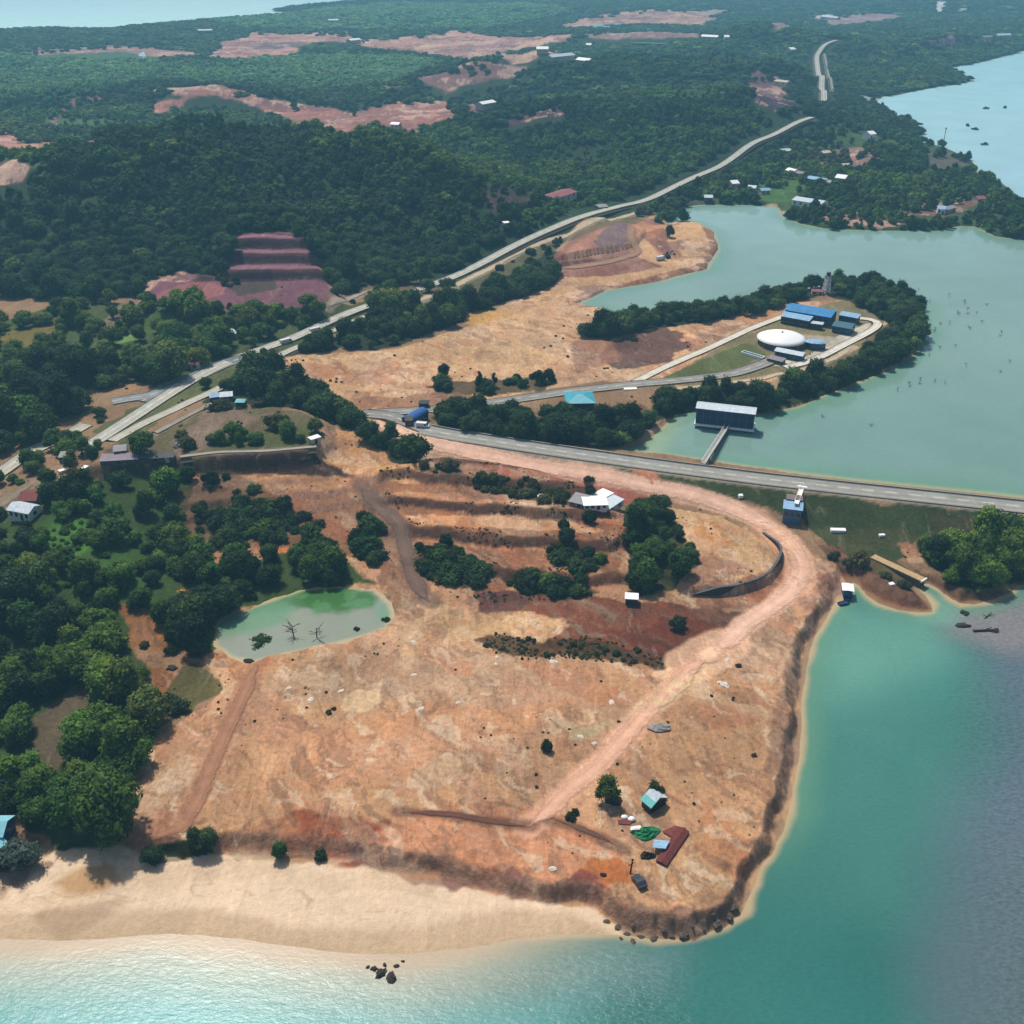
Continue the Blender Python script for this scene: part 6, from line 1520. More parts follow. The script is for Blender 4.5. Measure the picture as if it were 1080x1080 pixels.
FAR = [((509,118),(523,113),8,5,'white_paint','white works building at the edge of the red cleared land'), ((566,58),(578,58),20,7,'white_paint','pale works hall left of the far ponds'),
       ((582,66),(606,65),18,7,'pale_sheet','long pale hall below the far ponds'), ((607,67),(620,68),18,7,'white_paint','white hall at the right end below the far ponds'), ((618,51.5),(623,51.5),14,6,'white_paint','single white block under the far bare land'),
       ((739,43.5),(756,43.5),22,7,'white_paint','long white roof on the far wooded ridge'), ((764,43.5),(769,43),18,7,'white_paint','small white roof right of the long white roof on the far ridge'), ((834,57),(839,56.5),14,7,'white_paint','white house left of the far highway'),
       ((816,90),(829,93),9,4,'cream_wall','pale roofed sheds on the purple hill scar'), ((1052,40),(1066,41),22,7,'pale_sheet','pale hall above the far right bay'), ((1037,43),(1046,43.5),20,6,'mauve_sheet','mauve hall left of the pale hall above the far bay'),
       ((412,137.5),(420,136.5),8,4,'white_paint','white tent roof on the red cleared land'), ((865,20),(882,21),30,9,'pale_sheet','long pale hall on the far works land'), ((347,25),(357,24.5),30,16,'white_paint','white dome shaped building alone in the far wood'),
       ((370,46),(381,46),26,6,'white_paint','white roof at the edge of the far pink works land'), ((209,35),(224,34.5),22,5,'pale_sheet','pale roof by the far sea shore')]
for A, B, dp, h, rm, lb in FAR:
    house('works_building', lb, 'works building', A, B, min(dp, 10), min(h, 4.5), 'gable' if h < 14 else 'barrel', min(h, 8) * .3, 'cream_wall', rm, .5, 2, False, GF)

# ------------------------------------------------------------------ stones, driftwood, dead trees
STN = [(437,712,.9,'ringed white stone in the middle of the headland'), (444,748,1.0,'white stone left of the orange stain on the headland'), (645,741,1.1,'white stone beside the upper dirt road'), (612,777,.9,'white stone beside the pale grey patch'),
       (627,784,.8,'pink white stone near the dirt road below the pale patch'), (328,738,1.2,'long white stone near the double track'), (523,700,.6,'small white stone above the middle of the headland'), (436,677,.9,'white stone below the pond'),
       (304,726,.9,'pale stone just right of the double track'), (524,693,.7,'pale stone at the lower edge of the dark field'), (584,698,1.3,'pale split stone at the notch in the dark field'), (483,741,.7,'small pale stone in the middle of the cleared land'),
       (767,696,1.0,'pale stone by the pale road fan'), (763,722,1.7,'flat pale stone between the fan and the shore bank'), (583,916,.9,'white stone on the red bank above the beach'), (360,729,1.0,'pale stone on the cream patch'), (697,770,0,'')]
for i, (px, py, r, lb) in enumerate(STN[:-1]):
    x, y, z = G(px, py); o = MB().lump((0, 0, -.05), (r * .95, r * .6, r * .3), 60 + i, 11, 8, .2).build('boulder', M('pale_rock')); o.location = (x, y, z); o.rotation_euler = (0, 0, i * .9)
    tag(o, lb, 'stone', 'pale stones on the headland')
for px, py, r, lb, mt in ((695,768,(2.4,1.3,.8),'big flat grey rock beside the dirt road','grey_rock'), (606,862,(.9,.8,.7),'',None), (636,923,(.6,.4,.4),'small dark rock on the orange soil near the car','dark_rock'), (779,703,(.9,.6,.6),'dark rock at the pale road fan','dark_rock'),
                          (795,797,(.7,.6,.5),'dark rock near the shore bank right of the camp','dark_rock'), (182,705,(1.4,.9,.6),'black rock in the orange gully','dark_rock'), (262,698,(1.3,.8,.6),'black rock at the outlet of the pond','dark_rock'),
                          (1016,660,(1.9,1.0,.6),'dark flat rock awash in the inlet','dark_rock')):
    if not mt: continue
    x, y, z = G(px, py); o = MB().lump((0, 0, .1), r, int(px), 10, 7, .3).build('rock', M(mt)); o.location = (x, y, max(z, 0)); tag(o, lb, 'rock')
ROCKS = [(395,1022,.7), (402,1027,1.1), (413,1031,1.2), (418,1019,.5), (388,1020,.4), (406,1018,.45), (425,1014,.35)]
for i, (px, py, r) in enumerate(ROCKS):
    x, y = (float(k) for k in W(px, py, 0)); o = MB().lump((0, 0, .05), (r, r * .7, r * .55), 90 + i, 9, 6, .32).build('rock', M('dark_rock')); o.location = (x, y, 0); o.rotation_euler = (0, 0, i)
    tag(o, ('largest and rightmost', 'third largest', 'second largest', 'tiny', 'smallest leftmost', 'small rear', 'far right small')[(1, 2, 0, 3, 4, 5, 6)[i]] + ' dark rock of the cluster awash off the beach', 'rock', 'dark rocks awash off the beach')
SR = [(640,972),(652,978),(661,985),(676,988),(690,990),(708,987),(722,985),(700,980),(742,980),(756,972),(768,966),(773,957),(668,975),(730,976),(752,964),(655,990),(668,993)]
names = ['first','second','third','fourth','fifth','sixth','seventh','eighth','ninth','tenth','eleventh','twelfth','thirteenth','fourteenth','fifteenth','sixteenth','seventeenth','eighteenth','nineteenth','twentieth']
SR = sorted(SR)
for i, (px, py) in enumerate(SR):
    x, y, z = G(px, py); r = RNG.uniform(.35, 1.15); o = MB().lump((0, 0, -.12 * r), (r * 1.2, r * .8, r * .5), 120 + i, 11, 8, .25).build('rock', M('brown_stone')); o.location = (x, y, max(z, 0)); o.rotation_euler = (0, 0, i)
    tag(o, f'{names[i]} brown rock from the left along the tip of the headland', 'rock', 'brown rocks along the tip of the headland')
x, y = (float(k) for k in W(1040, 666, 0))
m = MB(); m.tube((-3.4, 0, .15), (3.2, .4, .3), .4, .25, 7); m.tube((-1, .1, .2), (1.8, 1.1, .5), .2, .1, 6); m.tube((.5, .2, .2), (2.8, -.8, .35), .22, .1, 6); m.lump((2.6, .3, .2), (.9, .6, .5), 5, 8, 6, .4)
o = m.build('driftwood', M('dead_wood')); o.location = (x, y, 0); tag(o, 'dark driftwood log lying in the shallows by the mangrove', 'driftwood')
x, y = (float(k) for k in W(1043, 650, 0))
m = MB(); m.tube((-1.6, -1.2, .1), (1.2, 1.4, .4), .16, .08, 6); m.tube((0, .2, .2), (1.5, .1, .4), .12, .06, 6); m.tube((-.6, -.4, .2), (-1.6, .5, .3), .1, .05, 6)
o = m.build('driftwood', M('dead_wood')); o.location = (x, y, 0); tag(o, 'thin grey driftwood branches behind the dark log', 'driftwood')

def snag_mesh(m, h, seed, spread=1.0, nb=6):
    rg = np.random.default_rng(seed); tip = np.array((rg.uniform(-.3, .3), rg.uniform(-.3, .3), h))
    m.tube((0, 0, -2), tip, .2, .07, 6)
    for i in range(nb):
        k = rg.uniform(.3, .95); p = tip * k; a = rg.uniform(0, 6.3); l = rg.uniform(.5, 1.2) * spread
        q = p + np.array((math.cos(a) * l, math.sin(a) * l, l * rg.uniform(.2, .7))); m.tube(p, q, .09, .04, 5)
        for j in range(2):
            a2 = a + rg.uniform(-1, 1); r_ = q + np.array((math.cos(a2), math.sin(a2), rg.uniform(.1, .6))) * l * .5; m.tube(p + (q - p) * .6, r_, .05, .02, 4)
    return m
SN = [(745,107),(740,137),(780,150),(842,128),(868,183),(872,186),(900,170),(890,145),(893,150),(962,155),(843,217),(815,217),(795,240),(798,236),(905,225),(910,232),(1005,255),(1008,243),(862,288),(813,292),(780,315),(895,350),(1035,338),(718,405),(750,405),(752,395),(830,405),(798,400),(680,428),(442,510),(598,540),(1005,368),(947,210),(718,415),(902,185),(930,180)]
sn_objs = [snag_mesh(MB(), RNG.uniform(1.6, 2.6), 300 + i, 1.1, 7) for i in range(4)]
SNL = sorted([(720 + a / 3, 270 + b / 3) for a, b in SN], key=lambda q: (-q[1], q[0]))
protos = []
def ordn(i):
    tens = ['', '', 'twenty', 'thirty', 'forty', 'fifty']
    if i < 20: return names[i]
    k = (i + 1) % 10; t_ = tens[(i + 1) // 10]
    return (t_[:-1] + 'ieth') if k == 0 else t_ + '-' + names[k - 1]
for i, (px, py) in enumerate(SNL):
    x, y = (float(k) for k in W(px, py, LAKE_Z))
    if i < 4:
        o = sn_objs[i].build('dead_tree', M('dead_wood')); protos.append(o)
    else:
        o = protos[i % 4].copy(); col.objects.link(o)
    o.location = (x, y, LAKE_Z - .2); o.rotation_euler = (0, 0, i * 1.7); o.scale = (.6, .6, RNG.uniform(.4, .75))
    side = 'left half' if px < 985 else 'right half'
    row = [q for q in SNL if (q[0] < 985) == (px < 985)]
    tag(o, f'dead bare tree standing in the lake, {ordn(row.index((px, py)))} nearest to the dam in the {side}', 'dead tree', 'dead trees standing in the lake')
for i, (px, py, h, lb) in enumerate(((310, 671, 3.4, 'bushy leafless tree standing in the pond, left of two'), (334, 672, 3.0, 'thin leafless tree standing in the pond, right of two'))):
    x, y = (float(k) for k in W(px, py, POND_Z)); o = snag_mesh(MB(), h, 400 + i, 1.6, 16 if i == 0 else 9).build('dead_tree', M('dead_wood')); o.location = (x, y, POND_Z); tag(o, lb, 'dead tree')
PX = [(1040,115),(1060,114),(1020,133),(1028,137),(1038,153)]
for i, (px, py) in enumerate(PX):
    x, y = (float(k) for k in W(px, py, 0)); t = thing('fishing_boat', f'small dark boat in the far bay, {names[i]} from the far shore', 'boat', (x, y, .3), i * .8, 'small boats in the far bay')
    hull(MB(), 7, 2.4, 1.0).build('hull', M('navy'), t); MB().box(-1.8, .6, -.8, .8, .32, 2.0).build('cabin', M('dark_metal'), t)
x, y = (float(k) for k in W(994.5, 153, 0))
t = thing('channel_marker', 'thin dark marker pole standing in the far bay', 'marker pole', (x, y, 0))
MB().tube((0, 0, -4), (0, 0, 13), .35, .25, 8).build('shaft', M('dark_metal'), t); MB().lump((0, 0, 13.6), (.7, .7, .9), 3, 8, 6, 0).build('top_mark', M('dark_metal'), t)
# ------------------------------------------------------------------ trees
def leaf_material():
    m, nt, b = nt_new('leaves')
    at = N(nt, 'ShaderNodeAttribute', attribute_name='tint', attribute_type='INSTANCER').outputs['Color']
    oi = N(nt, 'ShaderNodeObjectInfo').outputs['Random']
    ge = N(nt, 'ShaderNodeNewGeometry').outputs['Random Per Island']
    co = N(nt, 'ShaderNodeTexCoord').outputs['Object']
    f = mrange(nt, noise(nt, 5.0, 4, .6, co), .3, .7, .66, 1.36)
    f = math2(nt, 'MULTIPLY', f, mrange(nt, ge, 0, 1, .5, 1.6))
    nt.links.new(scale_col(nt, at, f), b.inputs['Base Color'])
    b.inputs['Roughness'].default_value = .6; b.inputs['Specular IOR Level'].default_value = .06
    tl = N(nt, 'ShaderNodeBsdfTranslucent'); mx = N(nt, 'ShaderNodeMixShader', i_0=.28)
    g2 = N(nt, 'ShaderNodeVectorMath', operation='MULTIPLY'); g2.inputs[1].default_value = (1.5, 1.45, .7)
    nt.links.new(scale_col(nt, at, f), g2.inputs[0]); nt.links.new(g2.outputs[0], tl.inputs['Color'])
    nt.links.new(b.outputs[0], mx.inputs[1]); nt.links.new(tl.outputs[0], mx.inputs[2])
    nt.links.new(mx.outputs[0], [n for n in nt.nodes if n.type == 'OUTPUT_MATERIAL'][0].inputs[0])
    return m
LEAF = leaf_material()
BARK = M('bark', (92,80,66), .9, .3, 3)

def crown_mesh(name, seed, nclump, nleaf, leaf, shape=(.5, .5, .42), zc=.46, tall=False, core=True):
    """crown of unit width: leaf clusters over several rounded boughs, with darker boughs inside"""
    rg = np.random.default_rng(seed)
    C = []; 
    for i in range(nclump):
        a = rg.uniform(0, 2 * math.pi); e = rg.uniform(-.75, 1.0) if not tall else rg.uniform(-1, 1)
        r = math.sqrt(max(0, 1 - e * e)) * rg.uniform(.45, .8)
        c = np.array((math.cos(a) * r * shape[0], math.sin(a) * r * shape[1], zc + e * shape[2] * .62))
        rad = rg.uniform(.17, .27) * (1 if not tall else .7)
        C.append((c, rad))
    if not tall: C.append((np.array((0, 0, zc)), .30))
    V = []; F = []
    if core:
        mb = MB()
        for i, (c, rad) in enumerate(C): mb.lump(c, (rad * .80,) * 3, seed * 50 + i, 7, 5, .16)
        V += mb.v; F += mb.f
    wts = np.array([r * r for _, r in C]); wts /= wts.sum()
    ks = rg.choice(len(C), nleaf, p=wts)
    for k in ks:
        c, rad = C[k]
        d = rg.normal(size=3); d[2] = d[2] * .9 + .25; d /= np.linalg.norm(d)
        p = c + d * rad * (rg.uniform(.78, 1.12) if rg.random() > .12 else rg.uniform(1.1, 1.38))
        n = d + rg.normal(size=3) * .45 + np.array((0, 0, .25)); n /= np.linalg.norm(n)
        a = np.cross(n, rg.normal(size=3)); a /= np.linalg.norm(a) + 1e-9; b_ = np.cross(n, a)
        s = leaf * rg.uniform(.6, 1.35); s2 = s * rg.uniform(.55, .9)
        i0 = len(V)
        V += [tuple(p - a * s), tuple(p + b_ * s2 - n * s * .25), tuple(p + a * s), tuple(p - b_ * s2 - n * s * .25)]
        F.append((i0, i0 + 1, i0 + 2, i0 + 3))
    me = bpy.data.meshes.new(name); me.from_pydata(V, [], F); me.update(); me.materials.append(LEAF)
    return me

def trunk_mesh(name, seed, h=.55, r=.035, bush=False):
    rg = np.random.default_rng(seed); m = MB()
    if bush:
        for i in range(5):
            a = rg.uniform(0, 6.3); m.tube((0, 0, -.08), (math.cos(a) * .22, math.sin(a) * .22, h * .8), .018, .008, 5)
    else:
        k = np.array((rg.uniform(-.04, .04), rg.uniform(-.04, .04), h * .5)); m.tube((0, 0, -.12), k, r * 1.25, r, 7); m.tube(k, (k[0] * 1.4, k[1] * 1.4, h), r, r * .7, 7)
        for i in range(4):
            a = 1.57 * i + rg.uniform(-.4, .4); m.tube(k + (0, 0, h * .18), (math.cos(a) * .26, math.sin(a) * .26, h + rg.uniform(.0, .18)), r * .6, r * .25, 5)
    me = bpy.data.meshes.new(name); me.from_pydata(m.v, [], m.f); me.update(); me.materials.append(BARK)
    return me

def join_mesh(name, a, b):
    va = [tuple(v.co) for v in a.vertices]; fa = [tuple(p.vertices) for p in a.polygons]
    vb = [tuple(v.co) for v in b.vertices]; fb = [tuple(p.vertices) for p in b.polygons]
    me = bpy.data.meshes.new(name); me.from_pydata(va + vb, [], fa + [tuple(i + len(va) for i in f) for f in fb]); me.update()
    me.materials.append(LEAF); me.materials.append(BARK)
    me.polygons.foreach_set('material_index', np.r_[np.zeros(len(fa), np.int32), np.ones(len(fb), np.int32)])
    return me

NEARP = [crown_mesh('crown', 1, 15, 1700, .042, (.5, .5, .44), .46), crown_mesh('crown', 2, 15, 1500, .042, (.5, .47, .40), .43), crown_mesh('crown', 3, 11, 1400, .044, (.48, .5, .50), .50),
         crown_mesh('crown', 4, 17, 1600, .040, (.52, .5, .38), .40), crown_mesh('crown', 5, 12, 1300, .046, (.46, .46, .54), .52)]
NEART = [trunk_mesh('trunk', 11, .42), trunk_mesh('trunk', 12, .38), trunk_mesh('trunk', 13, .45), trunk_mesh('trunk', 14, .34, .04), trunk_mesh('trunk', 15, .48)]
BUSHP = [crown_mesh('foliage', 21, 9, 800, .055, (.5, .5, .26), .30), crown_mesh('foliage', 22, 11, 800, .055, (.5, .46, .22), .26)]
BUSHT = [trunk_mesh('stem', 23, .3, .02, True), trunk_mesh('stem', 24, .26, .02, True)]
TALLP = crown_mesh('crown', 31, 16, 900, .045, (.24, .24, .72), .95, True)
TALLT = trunk_mesh('trunk', 32, .9, .03)
FARP = [crown_mesh('far_crown', 41, 9, 260, .085), crown_mesh('far_crown', 42, 10, 260, .085, (.52, .5, .36), .40), crown_mesh('far_crown', 43, 8, 240, .09, (.48, .48, .48), .48)]
FART = trunk_mesh('far_trunk', 44)

pc = bpy.data.collections.new('tree_kinds')            # the kinds the forest mass is made of
kinds = [join_mesh('tree_kind', a, b) for a, b in zip(NEARP, NEART)] + [join_mesh('bush_kind', a, b) for a, b in zip(BUSHP, BUSHT)] + [join_mesh('far_kind', a, FART) for a in FARP]
for i, me in enumerate(kinds):
    o = bpy.data.objects.new(f'kind_{i:02d}', me); pc.objects.link(o)

PAL = {0: [(.024,.054,.016), (.034,.074,.020), (.022,.046,.018), (.046,.090,.022)],
       1: [(.032,.066,.018), (.052,.106,.020), (.030,.058,.018), (.074,.134,.022), (.092,.158,.024)],
       2: [(.024,.052,.018), (.036,.074,.022), (.048,.088,.024), (.024,.046,.018)],
       3: [(.066,.132,.024), (.088,.160,.028), (.046,.098,.022), (.100,.150,.030)],
       4: [(.078,.160,.066), (.086,.172,.070), (.068,.142,.062)],
       5: [(.062,.074,.026), (.080,.088,.032), (.050,.066,.024)]}

bands = [(95, 300, 2.5), (300, 430, 3.0), (430, 600, 3.6), (600, 1000, 5.2), (1000, 1700, 8.0), (1700, 3700, 12.5)]
PTS = []
for y0, y1, s in bands:
    yy = np.arange(y0, y1, s)
    xm = .60 * (yy * CP + HC * SP)
    for y, xmx in zip(yy, xm):
        xx = np.arange(-xmx, xmx, s)
        PTS.append(np.stack([xx + RNG.uniform(-.5, .5, len(xx)) * s, np.full(len(xx), y) + RNG.uniform(-.5, .5, len(xx)) * s, np.full(len(xx), s)], 1))
PTS = np.concatenate(PTS)
TP = PTS[:, :2]
tn1 = fbm(TP[:, 0], TP[:, 1], 6.0, 3, 101); tn2 = fbm(TP[:, 0], TP[:, 1], 38.0, 4, 102)
dens = np.where(TP[:, 1] > 480, 1.0, 0.0); size = np.full(len(TP), 6.4); pal = np.zeros(len(TP), int)
where = np.full(len(TP), -1, int)
WH = []
LOWW = ('the terraces', 'the farm track', 'the slope below the hillock', 'the dark field', 'the plant road', 'the culvert')
for L in LY:
    idx, w = layer_weight(TP, L, tn1, tn2)
    if w is None: continue
    if L[5] is not None:
        dens[idx] += (L[5][0] - dens[idx]) * w; size[idx] += (L[5][1] - size[idx]) * w
    if L[6] is not None:
        k = w > .5; pal[idx[k]] = L[6]
    if L[7] is not None:
        if L[7] not in WH: WH.append(L[7])
        k = w > .5; where[idx[k]] = WH.index(L[7])
D = np.hypot(TP[:, 1], HC)
# the far woods thin out into low growth on the near side of clearings
TS = TP * (1 + 4.2 / HC)
for L in LY:
    if L[5] is not None and L[5][0] < .2:
        idx, w = layer_weight(TS, L, tn1, tn2)
        if w is None: continue
        idx, w = idx[TP[idx, 1] > 470], w[TP[idx, 1] > 470]
        dens[idx] = np.minimum(dens[idx], np.maximum(0, 1 - w * 1.3))
for poly in (BAY, SEAFAR): dens[sdist_near(TS, poly, 1) > 0] *= .25
size = np.maximum(size, np.maximum(0, D - 700) * .0052 + 6.2 * (D > 700))
patch = fbm(TP[:, 0], TP[:, 1], 45, 3, 501)
gap = fbm(TP[:, 0], TP[:, 1], 22, 3, 502)
gap2 = fbm(TP[:, 0], TP[:, 1], 90, 4, 503)
dens = dens * np.where(TP[:, 1] > 640, np.clip(1.25 + 2.2 * gap2, .12, 1.6), np.clip(1.0 + 1.5 * gap, .2, 1.5))
size = size * np.where(TP[:, 1] > 560, np.clip(1.0 + .5 * gap2, .7, 1.4), 1)
prob = dens * (PTS[:, 2] / size) ** 2 * 1.9
keep = RNG.uniform(0, 1, len(TP)) < prob
for L, RLn in zip(ROADS, ROADLINES):
    lo = RLn.min(0) - 14; hi = RLn.max(0) + 14
    idx = np.nonzero(keep & (TP[:, 0] > lo[0]) & (TP[:, 0] < hi[0]) & (TP[:, 1] > lo[1]) & (TP[:, 1] < hi[1]))[0]
    d = sdist(TP[idx], RLn, False); keep[idx[d < L[1] * .5 + .28 * size[idx] + .3 + (8 if L[0] == 'highway' else 0) * sstep(480, 700, TP[idx, 1])]] = False
for x, y, r in EXCL:
    idx = np.nonzero(keep & (np.abs(TP[:, 0] - x) < r + 6) & (np.abs(TP[:, 1] - y) < r + 6))[0]
    d = np.hypot(TP[idx, 0] - x, TP[idx, 1] - y); keep[idx[d < r + .3 * size[idx]]] = False
zt = hgrid(TP[:, 0], TP[:, 1])
for poly, mg in ((LAKE, .3), (BAY, 0), (SEAFAR, 0), (POND, .3)):
    keep &= ~(sdist_near(TP, poly, 30) > -mg)
keep &= zt > .35
sel = np.nonzero(keep)[0]
TP = TP[sel]; zt = zt[sel]; size = size[sel]; pal = pal[sel]; where = where[sel]; patch = patch[sel]
size = size * np.clip(np.exp(RNG.normal(-.04, .33, len(size))), .5, 1.75)
tint = np.empty((len(TP), 3))
for i in range(len(TP)):
    P_ = PAL[pal[i]] if RNG.random() > .05 else PAL[3]; k = int(np.clip((patch[i] * .9 + .5) * len(P_) + RNG.uniform(-1.2, 1.2), 0, len(P_) - 1)); tint[i] = np.array(P_[k]) * RNG.uniform(.7, 1.4) * np.array((RNG.uniform(.88, 1.2), 1, RNG.uniform(.8, 1.15)))

# projected place, to find the trees that show largest
def proj(x, y, z):
    d = y * CP + (HC - z) * SP
    return 540 + FPX * x / d, 540 - FPX * (y * SP - (HC - z) * CP) / d, d
ppx, ppy, pd = proj(TP[:, 0], TP[:, 1], zt + size * .5)
inview = (ppx > 3) & (ppx < 1077) & (ppy > 3) & (ppy < 1077)
app = np.where(inview, size / pd, 0)
NIND = 262
order = np.argsort(-app)[:NIND]
ind = np.zeros(len(TP), bool); ind[order] = True

def shade(t):
    g = t[1]; 
    return 'deep green' if g < .045 else 'dark green' if g < .065 else 'mid green' if g < .095 else 'bright green'
def make_tree(x, y, z, s, kind, rz, tnt, label, group, nm='tree', cat='tree', hs=1.0):
    if kind >= 0 and kind < 5: cm, tm = NEARP[kind], NEART[kind]
    elif kind in (5, 6): cm, tm = BUSHP[kind - 5], BUSHT[kind - 5]
    else: cm, tm = TALLP, TALLT
    t = thing(nm, label, cat, (x, y, z), rz, group); t.scale = (s, s, s * hs)
    for n_, me in (('foliage' if kind in (5, 6) else 'crown', cm), ('stem' if kind in (5, 6) else 'trunk', tm)):
        o = bpy.data.objects.new(n_, me); col.objects.link(o); o.parent = t
        if me is cm: o['tint'] = [float(c) for c in tnt]
    return t

# trees one can tell apart, placed one by one
SOLO = [(641,845,5.2,2,1.25,(.075,.115,.018),'slim tree with a bright rounded crown beside the camp hut','tree'), (691,839,4.2,6,1.3,(.040,.065,.016),'dense olive bush right behind the camp hut','bush'), (577,791,2.4,5,2.0,(.045,.06,.018),'lone small bush in the middle of the headland','bush'),
        (606,858,1.9,6,1.0,(.03,.035,.016),'upper one of two low dark bushes beside the dirt road fork','bush'), (602,863,2.2,5,1.0,(.03,.04,.016),'lower one of two low dark bushes beside the dirt road fork','bush'), (714,662,4.4,5,1.3,(.045,.055,.02),'low olive bush on the red brown field','bush'),
        (468,398,4.6,2,1.3,(.03,.045,.02),'lone dark tree on the cleared works land','tree'), (209,386,9.5,3,1.0,(.13,.17,.022),'big yellow green tree beside the highway','tree'), (152,479,8.5,0,1.0,(.07,.125,.022),'round bright green tree beside the long mauve shed','tree'),
        (102,462,0,0,1,(0,0,0),'','tree'), (205,685,9.0,4,1.05,(.02,.038,.016),'large dark tree at the left end of the pond','tree'), (24,912,8.0,1,.8,(.075,.105,.085),'grey green tree leaning over the beached boat','tree'),
        (505,409,4.2,7,1.1,(.028,.042,.02),'narrow dark tree left of three beside the plant road','tree'), (522,408,4.0,7,1.0,(.028,.042,.02),'middle narrow dark tree beside the plant road','tree'), (568,404,5.0,2,1.1,(.025,.04,.018),'left one of two round dark trees beside the plant road','tree'), (579,402,4.6,0,1.2,(.025,.04,.018),'right one of two round dark trees beside the plant road','tree'),
        (624,355,6.5,1,1.1,(.022,.04,.018),'dark round tree at the left end of the lakeside belt','tree'), (279,334,0,0,1,(0,0,0),'','tree'), (578,272,5.0,4,1.2,(.028,.045,.02),'lone tree on the left end of the cut mound','tree'), (706,250,5.5,2,1.3,(.03,.042,.022),'lone tree on the orange slope of the cut mound','tree'),
        (276,680,6.4,6,.55,(.035,.075,.022),'wide green bush standing in the shallow pond','bush'), (376,664,1.6,5,.9,(.03,.045,.018),'small dark bush in the right half of the pond','bush'), (407,654,2.2,6,.7,(.03,.05,.018),'low bush near the right end of the pond','bush'),
        (1017,647,2.2,5,.7,(.06,.10,.03),'tuft of green weed at the mouth of the inlet','bush'), (622,549,4.2,5,1.3,(.022,.042,.016),'round dark bush above the lower terraces, upper of two','bush'), (598,572,5.2,0,.95,(.022,.042,.016),'round dark tree on the terraces left of the big clump','tree'), (595,556,3.4,5,1.3,(.03,.05,.018),'small round bush on the terraces, left of the upper dark bush','bush'),
        (622,522,3.8,2,1.0,(.03,.05,.018),'small tree rising between the white sheds','tree'), (347,752,1.5,5,.9,(.05,.075,.02),'small green tuft on the left of the headland','bush'), (352,748,1.2,6,.9,(.045,.065,.02),'smaller green tuft behind the tuft on the left of the headland','bush'),
        (630,492,0,0,1,(0,0,0),'','bush'), (621,507,3.4,6,.8,(.03,.035,.018),'dark bush beside the pale red road below the dam','bush'), (250,520,2.6,5,.9,(.045,.08,.02),'lone green bush on the slope below the burnt bank','bush'), (232,412,0,0,1,(0,0,0),'','tree')]
solo_n = 0
for px, py, s, k, hs, tn, lb, ct in SOLO:
    if not s: continue
    x, y, z = G(px, py)
    d = np.hypot(TP[:, 0] - x, TP[:, 1] - y)
    if px in (275, 376, 407): x, y = (float(k_) for k_ in W(px, py, POND_Z)); z = POND_Z - .1
    if px == 1017: z = -.1
    make_tree(x, y, z - .1, s, k, RNG.uniform(0, 6.28), tn, lb, None, ct, ct, hs); solo_n += 1

# the trees of the woods that show largest: each a thing
grp = {}
for i in np.nonzero(ind)[0]:
    grp.setdefault(int(where[i]), []).append(i)
for wkey, lst in grp.items():
    wn = WH[wkey] if wkey >= 0 else 'the open ground'
    ys_ = np.array([ppy[i] for i in lst]); 
    rowh = 26.0
    base = ys_.max()
    rows = {}
    for i in lst: rows.setdefault(int((base - ppy[i]) // rowh), []).append(i)
    rkeys = sorted(rows)
    for rn, rk in enumerate(rkeys):
        rr = sorted(rows[rk], key=lambda i: ppx[i])
        for c_, i in enumerate(rr):
            bush = size[i] < 3.2 or wn in LOWW or pal[i] == 5
            kind = int(RNG.integers(0, 5)) if not bush else int(RNG.integers(5, 7))
            word = 'bush' if bush else 'tree'
            big = 'broad' if size[i] > 8 else 'medium' if size[i] > 5.5 else 'small'
            rowtxt = 'front row' if rn == 0 else f'{ordn(rn)} row'
            lb = f'{big} {shade(tint[i])} {word}, {ordn(c_)} from left, {rowtxt} of {wn}'
            make_tree(TP[i, 0], TP[i, 1], zt[i] - .15, size[i], kind, RNG.uniform(0, 6.28), tint[i], lb, f'trees of {wn}', word, word, RNG.uniform(.85, 1.2))

# everything else that grows: one mass
rest = ~ind
px_ = TP[rest]; zz = zt[rest]; ss = size[rest]; tt = tint[rest]; dd_ = pd[rest]; pl_ = pal[rest]
kind = np.where(dd_ > 560, RNG.integers(7, 10, len(px_)), np.where((ss < 3.2) | (pl_ == 5) | np.isin(where[rest], [WH.index(q) for q in LOWW if q in WH]), RNG.integers(5, 7, len(px_)), RNG.integers(0, 5, len(px_)))).astype(np.int32)
# low scrub and tufts over the bare land
scr = []
for n_, (y0, y1, x0, x1, dn) in enumerate(((140, 330, -110, 120, 1100), (240, 420, -230, 130, 1000), (330, 760, -260, 420, 500))):
    X = RNG.uniform(x0, x1, dn); Y = RNG.uniform(y0, y1, dn)
    cl = fbm(X, Y, 16, 3, 601 + n_)
    k = cl > .12
    scr.append(np.stack([X[k], Y[k]], 1))
# weeds along the foot of the scarp and the lake banks
scr = np.concatenate(scr)
X = RNG.uniform(TERR[:, 0].min(), TERR[:, 0].max(), 3800); Y = RNG.uniform(TERR[:, 1].min(), TERR[:, 1].max(), 3800)
sv = (Y + .13 * X + 5 * fbm(X, Y, 22, 2, 31) + 2.2 * fbm(X, Y, 5.5, 3, 33) - 240) / 14.0; sv = sv - np.floor(sv)
k = (sv < .42) & (fbm(X, Y, 7, 2, 610) > .05) & (sdist(np.stack([X, Y], 1), TERR) > 0)
scr = np.concatenate([scr, np.stack([X[k], Y[k]], 1)])
P_df = GPOLY([(503,675),(520,668),(560,676),(620,672),(690,690),(712,700),(690,704),(600,692),(540,695)])
X = RNG.uniform(P_df[:, 0].min(), P_df[:, 0].max(), 900); Y = RNG.uniform(P_df[:, 1].min(), P_df[:, 1].max(), 900)
k = (sdist(np.stack([X, Y], 1), P_df) > -.8) & (fbm(X, Y, 4, 2, 611) > -.1)
